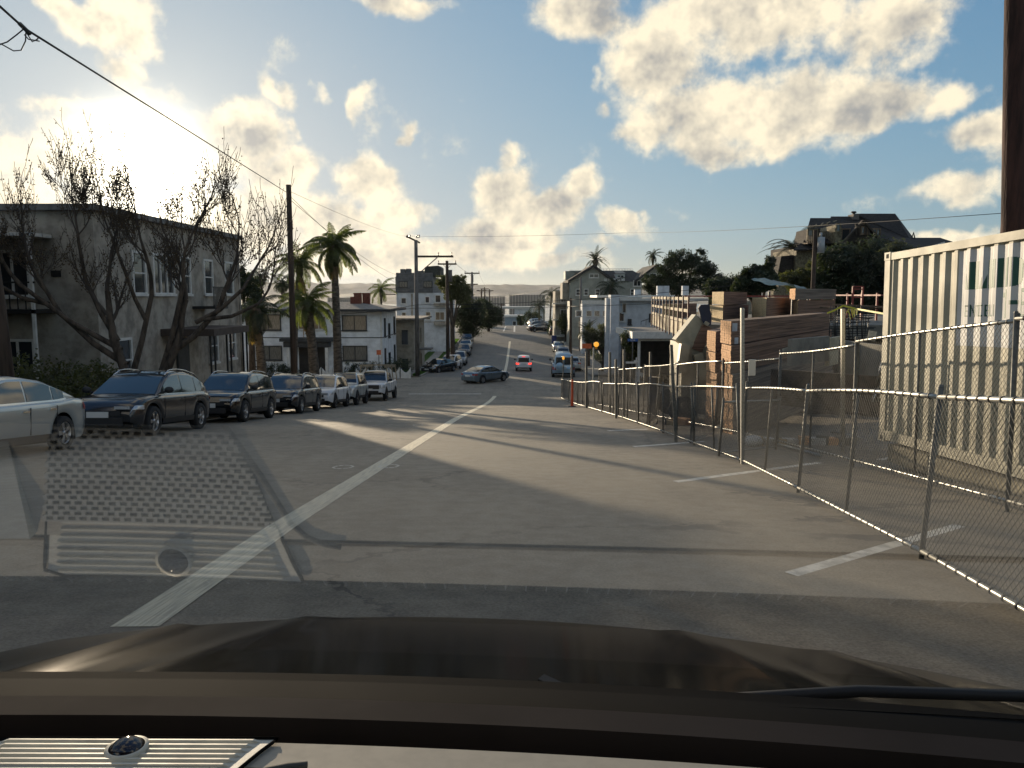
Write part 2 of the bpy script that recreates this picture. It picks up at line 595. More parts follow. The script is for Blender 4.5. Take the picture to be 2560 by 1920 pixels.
M_ASPH = asphalt_mat("asphalt", (.275, .243, .188), (.20, .177, .14))
M_ASPH2 = asphalt_mat("asphalt_far", (.20, .19, .165), (.155, .15, .135))
M_CONC = mat("concrete", (.30, .285, .25), .85, var=.15, vscale=1.5, bump=.2, bscale=30)
M_SOIL = mat("soil", (.12, .095, .06), .95, var=.25, vscale=1.2, bump=.6, bscale=12, col2=(.07, .075, .03))
M_GRASS = mat("grass_green", (.06, .13, .025), .9, var=.3, vscale=4, bump=.7, bscale=60)
M_PAINT = mat("road_paint_yellow", (.82, .74, .54), .75, var=.3, vscale=7, bump=.2, col2=(.52, .47, .36), stretch=(9, .35, 1))
M_WHITEP = mat("road_paint_white", (.78, .75, .66), .75, var=.3, vscale=9, bump=.2, col2=(.48, .46, .40))

xs = sorted(set(fr(-900, -100, 100) + fr(-100, -30, 10) + fr(-30, 60, 2.5) + fr(60, 120, 10) + fr(120, 900, 100)))
ys = sorted(set(fr(-30, 200, 2.5) + fr(200, 460, 12) + fr(460, 1300, 60)))
sheet("ground", xs, ys, -.06, M_SOIL)
NX = fr(-10.95, 13.5, 1.6)
sheet("road", NX, fr(-28, 57, 1.0), 0.0, M_ASPH)
sheet("cross_street", sorted(set(fr(-90, -11, 5) + fr(-11, 9, 1.6) + fr(9, 90, 5))), fr(57.0, 74.5, 1.0), 0.0, M_ASPH)
sheet("road", fr(-9.3, 7.4, 1.6), fr(74.5, 215, 1.5), 0.0, M_ASPH2)
sheet("cross_street", sorted(set(fr(-60, -9.3, 4))), fr(133, 147, 1.5), 0.0, M_ASPH2)
sheet("cross_street", sorted(set(fr(7.4, 40, 4))), fr(133, 147, 1.5), 0.004, M_ASPH2)
# kerbs and pavements, real steps
def walk(name, x0, x1, y0, y1, h=.13, m=None, step=1.5):
    b = MB()
    ys = fr(y0, y1, step)
    rows = []
    for y in ys:
        za, zb = gz(x0, y), gz(x1, y)
        rows.append([(x0, y, za - .08), (x0, y, za + h), (x1, y, zb + h), (x1, y, zb - .08)])
    b.grid(rows, smooth=False)
    for y in (ys[0], ys[-1]):
        b.poly([(x0, y, gz(x0, y) - .08), (x1, y, gz(x1, y) - .08), (x1, y, gz(x1, y) + h), (x0, y, gz(x0, y) + h)])
    return tag(b.build(name, m or M_CONC), kind="structure")

walk("kerb", -11.1, -10.95, -10, 56)
walk("pavement", -13.2, -11.1, -10, 56, .125)
walk("pavement", -30, -13.2, 53.5, 56, .12)
walk("kerb", -9.45, -9.3, 76, 132)
walk("grass_verge", -10.4, -9.45, 78, 131, .12, M_GRASS)
walk("pavement", -11.6, -10.4, 76, 131.5, .13)
walk("lawn", -12.6, -11.6, 80, 128, .14, M_GRASS)
walk("pavement", -26, -11.6, 75.2, 76.6, .12)
walk("pavement", -26, -9.3, 147.5, 200, .12)
walk("kerb", 7.4, 7.55, 77, 132)
walk("pavement", 7.55, 10.2, 77, 132, .13)
walk("pavement", 7.4, 30, 147.5, 200, .12)

# painted lines
def stripe(name, pts, w, m, dz=.004, n=None):
    b = MB()
    rows = []
    P = [Vector((p[0], p[1], 0)) for p in pts]
    q = []
    for a, c in zip(P, P[1:]):
        k = max(1, int((c - a).length / .8))
        q += [a.lerp(c, i / k) for i in range(k)]
    q.append(P[-1])
    for i, p in enumerate(q):
        d = (q[min(i + 1, len(q) - 1)] - q[max(i - 1, 0)]).normalized()
        s = Vector((-d.y, d.x, 0)) * w / 2
        rows.append([(p.x + s.x, p.y + s.y, gz(p.x, p.y) + dz), (p.x - s.x, p.y - s.y, gz(p.x, p.y) + dz)])
    b.grid(rows, smooth=False)
    return tag(b.build(name, m), kind="structure")

CL = [gnd(446, 1493), gnd(717, 1308), gnd(1140, 1047), gnd(1237, 990)]
c0 = CL[0] + (CL[0] - CL[1]).normalized() * .6
stripe("road_marking", [(p.x, p.y) for p in [c0] + CL], .27, M_PAINT)
for a, c in (((1980, 1437), (2400, 1315)), ((1690, 1205), (2050, 1157)), ((1585, 1117), (1760, 1104)), ((1520, 1077), (1620, 1073)), ((2200, 1150), (2300, 1132))):
    A, C = gnd(*a), gnd(*c)
    stripe("road_marking", [A, A.lerp(C, 1.0)], .12, M_WHITEP)
stripe("road_marking", [(-1.25, 79), (-1.0, 128)], .32, M_PAINT)
stripe("road_marking", [(-2.4, 150), (-2.2, 170)], .3, M_WHITEP)
stripe("road_marking", [(-.3, 149), (-.3, 171)], .34, M_WHITEP)
stripe("road_marking", [(-8, 57.6), (-2.6, 57.7)], .3, M_WHITEP)
# small utility paint marks on the asphalt
for px, py in ((858, 1168), (972, 1166), (1045, 1063)):
    g = gnd(px, py); b = MB()
    for k in range(10):
        a0, a1 = 2 * pi * k / 10 , 2 * pi * (k + .8) / 10
        b.quad(*[(g.x + r * cos(a) * 1.0, g.y + r * sin(a) * 1.6, gz(g.x, g.y + r * sin(a) * 1.6) + .005) for r, a in ((.13, a0), (.17, a0), (.17, a1), (.13, a1))])
    tag(b.build("road_marking", M_WHITEP), kind="structure")
# tar joints across the slope
M_TAR = mat("tar", (.05, .05, .048), .6, var=.1)

# bay and far shore
M_SEA = mat("bay_water", (.10, .13, .15), .18, var=.1, vscale=.02, bump=.3, bscale=.3)
b = MB(); b.quad((-9000, 1280, -42.5), (9000, 1280, -42.5), (9000, 9000, -42.5), (-9000, 9000, -42.5))
tag(b.build("water", M_SEA), kind="structure")
M_HILL = mat("far_hill", (.10, .11, .10), .95, var=.3, vscale=.004, bump=.0)
M_CITYW = mat("far_walls", (.42, .40, .36), .9, var=.2, vscale=.01)
def hill(name, y0, pts, m, seed):
    r = random.Random(seed)
    b = MB(); top = []
    n = 260
    for i in range(n + 1):
        px = -700 + (2560 + 1400) * i / n
        for (a, ya), (c, yc) in zip(pts, pts[1:]):
            if a <= px <= c:
                py = ya + (yc - ya) * (px - a) / (c - a)
        p = at(px, py, y0)
        top.append(Vector((p.x, y0, p.z + r.uniform(-3, 5) + (r.uniform(2, 9) if r.random() < .2 else 0))))
    rows = [[(p.x, y0 - 900, -46) for p in top], [(p.x, y0 - 420, -46 + (p.z + 46) * .45 + r.uniform(-6, 6)) for p in top], [tuple(p) for p in top], [(p.x, y0 + 900, -46) for p in top]]
    b.grid(rows, smooth=True)
    return tag(b.build(name, m), kind="structure")
hill("hills", 7200, [(-800, 740), (300, 715), (700, 706), (1000, 712), (1300, 712), (1700, 716), (3300, 740)], M_HILL, 3)
hill("hills", 5200, [(-800, 748), (600, 738), (1000, 733), (1240, 735), (1500, 742), (3300, 752)], M_HILL, 5)

# ------------------------------------------------------------------ buildings
M_GREYST = mat("grey_stucco", (.40, .36, .30), .9, var=.2, vscale=1.5, bump=.3, bscale=35)
M_WHITEW = mat("white_trim", (.68, .67, .63), .6, var=.08, vscale=4)
M_SIDING = lined(mat("white_siding", (.84, .86, .87), .65, var=.1, vscale=1.2), 2, .14, .8, .72, .14, .02)
M_SHUT = mat("dark_trim", (.035, .038, .04), .6, var=.1)
M_GLASS = mat("window_glass", (.03, .035, .04), .06, var=0.0, spec=.9)
M_GLASSC = mat("curtained_glass", (.20, .20, .18), .12, var=.3, vscale=9, spec=.8, stretch=(6, 6, .3))
M_ROOFD = mat("dark_roof", (.06, .058, .055), .9, var=.2, vscale=3, bump=.4, bscale=25)
M_ROOFG = mat("gravel_roof", (.27, .25, .22), .95, var=.2, vscale=3, bump=.4)
M_METD = mat("dark_iron", (.03, .03, .03), .5, metal=.3, var=.1)
M_BRICK = mat("chimney_brick", (.22, .07, .045), .9, var=.3, vscale=12, bump=.4, bscale=40)
M_BEIGE = mat("beige_stucco", (.36, .33, .27), .9, var=.15, vscale=1.6, bump=.2)
M_PALE = mat("pale_stucco", (.60, .63, .66), .85, var=.1, vscale=1.2, bump=.15)
M_CHAR = lined(mat("charcoal_cladding", (.12, .125, .13), .7, var=.15, vscale=2), 2, .3, .6, .7, .1)
M_SAGE = lined(mat("sage_siding", (.33, .34, .29), .75, var=.1, vscale=1.5), 2, .16, .8, .75, .12)
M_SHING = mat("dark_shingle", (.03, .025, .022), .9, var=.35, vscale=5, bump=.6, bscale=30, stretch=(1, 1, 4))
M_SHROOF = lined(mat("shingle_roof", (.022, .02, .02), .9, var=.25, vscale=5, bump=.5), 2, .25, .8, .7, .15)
M_LITW = mat("sunlit_shingle", (.22, .19, .12), .85, var=.3, vscale=5, bump=.5)  # paler copy of the dark shingle, sunlight put into its colour
M_WOOD = mat("weathered_wood", (.20, .14, .09), .85, var=.3, vscale=4, stretch=(1, 1, .15), bump=.3)

_WIN = {}


def window(parent, x, y, z, w, h, rz=0.0, cols=1, rows=1, fm=None, gm=None, ft=.10, glassback=.05, sill=True, meet=False):
    """a window in a wall facing local -Y (turned by rz); z is the bottom edge. frame part > pane sub-parts"""
    fm = fm or M_WHITEW; gm = gm or M_GLASS
    key = (round(w, 3), round(h, 3), cols, rows, fm.name, ft, sill, meet)
    if key not in _WIN:
        b = MB()
        b.span(-w / 2, w / 2, -.06, .10, h - ft, h); b.span(-w / 2, w / 2, -.06, .10, 0, ft)
        b.span(-w / 2, -w / 2 + ft, -.06, .10, ft, h - ft); b.span(w / 2 - ft, w / 2, -.06, .10, ft, h - ft)
        if sill: b.span(-w / 2 - .06, w / 2 + .06, -.11, -.062, -.05, .05)
        iw, ih = w - 2 * ft, h - 2 * ft
        for i in range(1, cols):
            x0 = -iw / 2 + iw * i / cols
            b.span(x0 - .035, x0 + .035, -.045, .06, ft, h - ft)
        if meet:
            b.span(-w / 2 + ft, w / 2 - ft, -.04, .06, h * .5 - .03, h * .5 + .03)
        _WIN[key] = b.mesh("window", fm)
    f = link("window", _WIN[key], parent, (x, y, z), rz)
    iw, ih = w - 2 * ft, h - 2 * ft
    pk = ("p", round(iw / cols, 3), round(ih / rows, 3), gm.name)
    if pk not in _WIN:
        b = MB(); b.box((0, 0, 0), (iw / cols, .015, ih / rows)); _WIN[pk] = b.mesh("pane", gm)
    for i in range(cols):
        for j in range(rows):
            link("pane", _WIN[pk], f, (-iw / 2 + iw * (i + .5) / cols, glassback - .03, ft + ih * (j + .5) / rows))
    return f


def zr(px, py, Y):
    return at(px, py, Y).z


# --- grey stucco apartment house, left
def grey_house():
    g = gz(-16, 34)
    X0, Y0, Y1 = -15.2, 28.4, 43.0
    t = thing("apartment_house", "grey stucco two storey house with flat roof behind the big bare tree", "house", (X0, Y0, g - .2))
    H = 4.42 - (g - .2)
    b = MB(); b.span(-22, 0, 0, Y1 - Y0, -1.0, H)
    b.build("wall", M_GREYST, t)
    b = MB(); b.span(-22.25, .25, -.25, Y1 - Y0 + .25, H + .002, H + .22)
    b.build("cornice", mat("grey_cornice", (.20, .195, .185), .85, var=.2), t)
    # street side faces +x: rz = 90
    for xx, zz, w_ in ((-1.6, 5.6, .35), (-8.9, 6.4, .3), (-13.2, 3.1, .35)):
        b = MB(); b.span(xx, xx + w_, -.05, -.003, zz, zz + .22); b.build("wall_vent", M_METD, t)
    b = MB(); b.tube([(-4.9, -.09, 0), (-4.9, -.09, H - .1)], .05, 8); b.tube([(-9.9, -.05, 2.2), (-9.9, -.05, 6.8), (-8.6, -.05, 6.8)], .02, 6); b.build("drainpipe", M_GREYST, t)
    b = MB(); b.span(-4.6, -1.5, -1.3, -.01, H - .98, H - .86); b.build("awning", M_WHITEW, t)
    b = MB()
    for i in range(11): b.span(-4.4 + i * .28, -4.37 + i * .28, -1.2, -1.17, H - 3.5, H - 2.6)
    b.span(-4.5, -1.5, -1.25, -.01, H - 3.65, H - 3.51); b.span(-4.5, -1.5, -1.23, -1.16, H - 2.6, H - 2.54); b.build("balcony", M_METD, t)
    b = MB(); b.span(-1.65, -1.55, -1.25, -1.15, 0, H - .99); b.build("post", M_WHITEW, t)
    for yy in (3.2, 7.6, 10.3, 13.1):
        window(t, .02, yy, H - 3.0, 1.15, 1.75, pi / 2, 1, 2, meet=True)
    for yy in (1.7, 13.1, 10.6):
        window(t, .02, yy, H - 6.4, 1.15, 1.75, pi / 2, 1, 2, meet=True)
    window(t, .02, 5.4, H - 3.0, 2.0, 1.75, pi / 2, 3, 1)
    for xx in (-3.0, -6.5, -11.0, -15.5):
        window(t, xx, -.02, H - 3.1, 1.3, 1.7, 0, 2, 1, gm=M_GLASSC if xx < -6 else M_GLASS)
        window(t, xx, -.02, H - 6.3, 1.3, 1.7, 0, 2, 1)
    b = MB(); b.span(.02, .12, 6.3, 7.5, H - 7.4, H - 5.0); d = b.build("door", M_SHUT, t)
    # flat canopy on thin posts over the steps
    b = MB(); b.span(.01, 2.3, 4.9, 9.3, H - 4.75, H - 4.45); b.build("canopy", mat("brown_canopy", (.07, .05, .04), .7), t)
    for yy in (5.1, 7.0, 9.1):
        for dx in (2.0, 2.18):
            b = MB(); b.span(dx, dx + .07, yy, yy + .07, 0, H - 4.76); b.build("post", M_METD, t)
    b = MB()
    b.span(.02, 1.1, 8.3, 9.9, H - 3.65, H - 3.52)
    for i in range(11):
        b.span(1.02, 1.05, 8.3 + i * .157, 8.33 + i * .157, H - 3.52, H - 2.65)
    for q in (H - 2.65, H - 3.5): b.span(1.0, 1.07, 8.3, 9.93, q, q + .05)
    b.build("balcony", M_METD, t)
    b = MB(); b.tube([(.14, 14.3, 0), (.14, 14.3, H - .1)], .06, 8); b.build("downpipe", M_GREYST, t)
    b = MB()
    for i in range(5): b.span(.13, 1.9 - i * .32, 6.0, 8.0, -.4 + i * .17, -.4 + (i + 1) * .17)
    b.build("steps", M_CONC, t)
    return t
grey_house()

def unseen_shade_house():  # house added out of view to throw shade over the near road
    g = gz(-20, 20)
    t = thing("house", "unseen brown shingled house added left of the view to shade the street", "house", (-17.5, 9.5, g - .3))
    H = 6.2
    b = MB(); b.span(-16, 0, 0, 15.5, -1.2, H); b.build("wall", mat("brown_shingle", (.10, .07, .055), .9, var=.3, vscale=4, bump=.5), t)
    b = MB(); b.prism([(-16.5, H - .05), (.5, H - .05), (-8, H + 1.2)], "y", -.4, 15.9); b.build("roof", M_ROOFD, t)
    for yy in (2.5, 6.5, 10.5, 13.5):
        window(t, .02, yy, H - 2.9, 1.4, 1.6, pi / 2, 2, 1)
        window(t, .02, yy, H - 5.6, 1.4, 1.6, pi / 2, 2, 1)
    b = MB(); b.span(.01, 2.6, 3.4, 9, H - 3.25, H - 3.1); b.build("porch_roof", M_WHITEW, t)
    for yy in (3.6, 8.8):
        b = MB(); b.span(2.35, 2.5, yy, yy + .15, -.6, H - 3.26); b.build("post", M_WHITEW, t)
unseen_shade_house()


# --- white clapboard house across the side street
def white_house():
    Y = 76.0
    p0, p1 = at(640, 900, Y), at(956, 900, Y)
    g = gy(Y) - .1
    top = zr(900, 800, Y)
    t = thing("clapboard_house", "white clapboard two storey house with dark window frames facing the side street", "house", (p1.x, Y, g))
    W = p1.x - p0.x + 1.2; H = top - g + .95; Dp = 9.0
    b = MB(); b.span(-W, 0, 0, Dp, -.5, H); b.build("wall", M_SIDING, t)
    # low hipped roof with wide eaves
    b = MB(); e = 1.0
    pr = H + .62
    b.add([(-W - e, -e, H + .12), (e, -e, H + .12), (e, Dp + e, H + .12), (-W - e, Dp + e, H + .12), (-W + 3.2, Dp / 2, pr + .15), (-3.2, Dp / 2, pr + .15)],
          [(0, 1, 5, 4), (1, 2, 5), (2, 3, 4, 5), (3, 0, 4)])
    b.build("roof", M_ROOFG, t)
    b = MB()
    b.span(-W - e, e, -e, -e + .12, H - .12, H + .118); b.span(e - .12, e, -e + .121, Dp + e, H - .12, H + .118); b.span(-W - e, -W - e + .12, -e + .121, Dp + e, H - .12, H + .118)
    b.build("fascia", M_SHUT, t)
    b = MB(); b.span(-W - e + .13, e - .13, -e + .13, Dp + e, H + .003, H + .05); b.build("soffit", mat("soffit", (.22, .20, .17), .8), t)
    for cx, w in ((1445, 0), (1467, 0)): pass
    for xx in (8.9, 4.15):
        pass
    s = Y / F_PX
    def fx(px): return (at(px, 900, Y).x - p1.x)
    def fz(py): return zr(900, py, Y) - g
    for (a, c, top_, bot) in ((857, 919, 788, 827), (857, 919, 864, 902), (642, 706, 786, 826), (642, 706, 864, 901)):
        b = MB(); w = fx(c) - fx(a); h = fz(top_) - fz(bot)
        window(t, (fx(a) + fx(c)) / 2, -.02, fz(bot), w, h, 0, 2, 1, fm=M_SHUT, gm=M_GLASSC, ft=.09)
    window(t, (fx(748) + fx(818)) / 2, -.02, fz(824), fx(818) - fx(748), fz(790) - fz(824), 0, 4, 2, fm=M_WHITEW, gm=M_GLASS, ft=.08)
    b = MB(); b.span(fx(712), fx(838), -1.6, -.01, fz(852), fz(844)); b.span(fx(720), fx(830), -1.4, -.2, fz(866), fz(853)); b.build("porch_roof", M_SHUT, t)
    b = MB(); b.span(fx(728), fx(735), -1.45, -1.2, 0, fz(867)); b.build("porch_column", M_WHITEW, t)
    b = MB(); b.span(fx(822), fx(829), -1.45, -1.2, 0, fz(867)); b.build("porch_column", M_WHITEW, t)
    b = MB(); b.span(fx(748), fx(820), -.04, .02, .1, fz(868)); b.build("doorway", mat("doorway_dark", (.02, .018, .016), .6), t)
    b = MB(); b.span(fx(640) - .6, .02, -.035, -.005, fz(845), fz(843)); b.span(.003, .04, -.03, Dp, fz(845), fz(843)); b.build("string_course", M_SHUT, t)
    b = MB(); b.span(-.16, .02, -.03, .13, 0, H - .14); b.build("corner_board", M_WHITEW, t)
    for (yy, zt_, h, w) in ((1.6, 3.2, 1.9, .7), (4.2, 3.4, 1.5, 1.0), (7.6, 3.2, 1.9, .8)):
        window(t, .02, yy, H - zt_ + .5, w, h, pi / 2, 1, 1, fm=M_SHUT, gm=M_GLASS, ft=.08)
        window(t, .02, yy, H - zt_ - 2.5, w, h, pi / 2, 1, 1, fm=M_SHUT, gm=M_GLASS, ft=.08)
    # brick chimneys on the roof
    for px, dy in ((882, 3.0), (902, 3.4)):
        x = fx(px)
        b = MB(); b.span(x - .38, x + .32, dy, dy + .6, H + .2, fz(732)); 
        b.span(x - .44, x + .38, dy - .06, dy + .66, fz(735), fz(733))
        if px == 882: b.span(x - .75, x - .38, dy + .002, dy + .598, H + .2, fz(742))
        b.build("chimney", M_BRICK, t)
    b = MB()
    for (px, w) in ((670, .4), (740, .6)): pass
    return t
white_house()

def annex():
    Y = 86.5
    p0, p1 = at(998, 900, 88), at(1044, 900, 88)
    g = gy(Y) - .1
    t = thing("beige_house", "beige stucco house with flat overhanging roof beside the white clapboard house", "house", (p1.x - .2, 86.5, g))
    H = zr(1010, 800, 86.5) - g
    b = MB(); b.span(-8, 0, 0, 10, -.5, H); b.build("wall", M_BEIGE, t)
    b = MB(); b.span(-8.6, .9, -.9, 10.6, H + .003, H + .22); b.build("roof", M_ROOFG, t)
    for yy in (2.5, 6.0):
        window(t, .02, yy, H - 2.9, 1.2, 1.9, pi / 2, 1, 1, gm=M_GLASS, fm=M_BEIGE); window(t, .02, yy, H - 5.9, 1.2, 1.9, pi / 2, 1, 1, gm=M_GLASS, fm=M_BEIGE)
    for xx in (-1.0, -2.4):
        window(t, xx, -.02, H - 2.8, .9, 1.8, 0, 1, 1, fm=M_BEIGE); window(t, xx, -.02, H - 6.0, .9, 1.8, 0, 1, 1, fm=M_BEIGE)
    b = MB(); b.span(0.01, 1.5, 3.6, 6.2, H - 3.6, H - 3.45); b.build("porch_roof", M_ROOFG, t)
annex()

# --- four storey block with charcoal top floor
def block():
    Y = 112.0
    g = gy(Y)
    def fx(px): return at(px, 800, Y).x - xr
    xr = at(1118, 800, Y).x
    def fz(py): return zr(1050, py, Y) - g
    t = thing("apartment_block", "four storey white apartment block with charcoal clad top floor and roof deck", "apartment block", (xr, Y, g))
    xl = fx(992); D = 14
    b = MB(); b.span(xl, 0, 0, D, -.5, fz(732)); b.build("wall", M_PALE, t)
    b = MB(); b.span(xl - .1, -2.0, -.1, D, fz(732) + .003, fz(692)); b.build("top_floor", M_CHAR, t)
    b = MB()
    b.span(xl, -2.0, -.1, .05, fz(692), fz(682)); b.span(fx(1000), fx(1012), 1, 3, fz(692), fz(672)); b.span(fx(1015), fx(1024), 1, 3, fz(692), fz(671)); b.span(fx(1033), fx(1056), 2, 5, fz(692), fz(676))
    b.build("parapet", M_CHAR, t)
    b = MB()
    b.prism([(fx(1060), fz(691)), (fx(1060), fz(668)), (fx(1064), fz(665)), (fx(1095), fz(663)), (fx(1101), fz(668)), (fx(1101), fz(691))], "y", 1.5, 6); b.build("deck_canopy", mat("canvas_dark", (.05, .055, .05), .9), t)
    window(t, (fx(999) + fx(1021)) / 2, -.12, fz(719), fx(1021) - fx(999), fz(703) - fz(719), 0, 3, 1, fm=M_SHUT, gm=M_GLASSC)
    window(t, (fx(1060) + fx(1082)) / 2, -.12, fz(719), fx(1082) - fx(1060), fz(702) - fz(719), 0, 3, 1, fm=M_SHUT, gm=M_GLASSC)
    for (a, c, tp, bt, n) in ((1003, 1017, 744, 760, 1), (1063, 1075, 741, 758, 1), (1088, 1103, 737, 757, 1), (1064, 1077, 779, 800, 1), (1088, 1112, 779, 801, 2), (1004, 1016, 780, 800, 1)):
        window(t, (fx(a) + fx(c)) / 2, -.03, fz(bt), fx(c) - fx(a), fz(tp) - fz(bt), 0, n, 1, gm=M_GLASS)
    for yy in (2.5, 6.5, 10.5):
        for zz in (fz(760), fz(801)):
            window(t, .03, yy, zz, 1.6, 1.3, pi / 2, 2, 1)
    b = MB(); b.span(fx(1086), .5, -.9, -.02, fz(764), fz(757)); b.span(fx(1086), .5, -.9, -.02, fz(812), fz(803)); b.build("balcony", M_GREYST, t)
    b = MB()
    for i in range(9): b.span(xl - 1.6 + i * .19, xl - 1.56 + i * .19, -.1, -.06, fz(735), fz(722))
    b.span(xl - 1.6, xl, -.12, -.04, fz(722), fz(722) + .06); b.span(xl - 1.6, xl - .101, -.12, 1.5, fz(737), fz(735)); b.build("railing", M_METD, t)
    b = MB(); b.span(xl, fx(1085), -.03, 0, fz(806), fz(804)); b.span(fx(1028), fx(1033), -.06, 0, fz(804), fz(734)); b.build("downpipe", M_GREYST, t)
block()

# --- modern white house with carport, right
def modern():
    Y = 80.0
    g = gy(Y) - .2
    x0 = at(1524, 800, Y).x
    def fx(px): return at(px, 800, Y).x - x0
    def fz(py): return zr(1550, py, Y) - g
    t = thing("modern_house", "pale blue white stucco house with flat roof above the carport", "house", (x0, Y, g))
    b = MB(); b.span(0, fx(1545), -.8, 1.5, -.5, fz(737)); b.build("tower", M_PALE, t)
    b = MB(); b.span(fx(1545) + .003, fx(1700), 0, 11, -.5, fz(752)); b.build("wall", M_PALE, t)
    b = MB(); b.span(fx(1540) + .3, fx(1545) + 9, -.6, 11.5, fz(752) + .003, fz(746)); b.span(fx(1524) - 1.0, fx(1700), 3, 11, fz(744), fz(738)); b.build("roof", M_WHITEW, t)
    b = MB(); b.span(-.35, -.003, .2, 1.4, -.5, fz(745)); b.build("side_wall", M_PALE, t)
    for (a, c, tp, bt) in ((1544, 1553, 785, 805),):
        window(t, fx(1549) + .2, -.03, fz(bt), .6, 1.0, 0, 1, 1, fm=M_WHITEW)
    window(t, fx(1560), -.03, fz(783), .45, fz(757) - fz(783), 0, 1, 1, fm=M_WHITEW, ft=.08)
    window(t, fx(1574), -.03, fz(812), .4, .6, 0, 1, 1, fm=M_SHUT, ft=.06)
    b = MB(); b.span(fx(1622), fx(1634), -.05, .02, fz(806), fz(784)); b.build("door", M_SHUT, t)
    b = MB()
    for i in range(7):
        b.span(fx(1598) + i * .5, fx(1598) + i * .5 + .04, -1.1, -1.06, fz(812) , fz(812) + .35 + i * .18)
    b.bar((fx(1598), -1.08, fz(812) + .38), (fx(1598) + 3.4, -1.08, fz(812) + 1.5), .06); b.build("railing", M_METD, t)
    for px, h in ((1608, 3), (1667, 5), (1682, 5), (1733, 5)):
        b = MB(); b.span(fx(px) - .3, fx(px) + .35, 4, 4.7, fz(738), fz(738) + .2 * h); b.build("roof_vent", M_PALE, t)
    # carport
    c = thing("carport", "low flat roofed carport with white fascia in front of the modern house", "carport", (at(1578, 830, 66).x, 66.0, gy(66) + .2))
    cx0 = at(1578, 830, 66).x; g2 = gy(66) + .2
    w = at(1700, 830, 64).x - cx0 + 3
    z0, z1 = at(1600, 843, 64).z - g2, at(1600, 826, 64).z - g2
    b = MB(); b.span(0, w, -2.2, 8, z1 - .16, z1 - .12); b.build("roof", M_ROOFG, c)
    b = MB(); b.span(-.1, w, -2.35, -2.2, z0 - .1, z1 - .1); b.span(-.25, -.1, -2.35, 8, z0 - .1, z1 - .1); b.build("fascia", M_WHITEW, c)
    b = MB(); b.span(0, w, -2.19, 7.9, z0 - .3, z0 - .12); b.build("beam", M_BEIGE, c)
    for xx in (.4, 4.5, w - .4):
        b = MB(); b.span(xx - .1, xx + .1, -1.9, -1.7, -.5, z0 - .31); b.build("post", M_WHITEW, c)
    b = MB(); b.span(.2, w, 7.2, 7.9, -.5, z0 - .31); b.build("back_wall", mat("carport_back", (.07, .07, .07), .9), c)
modern()

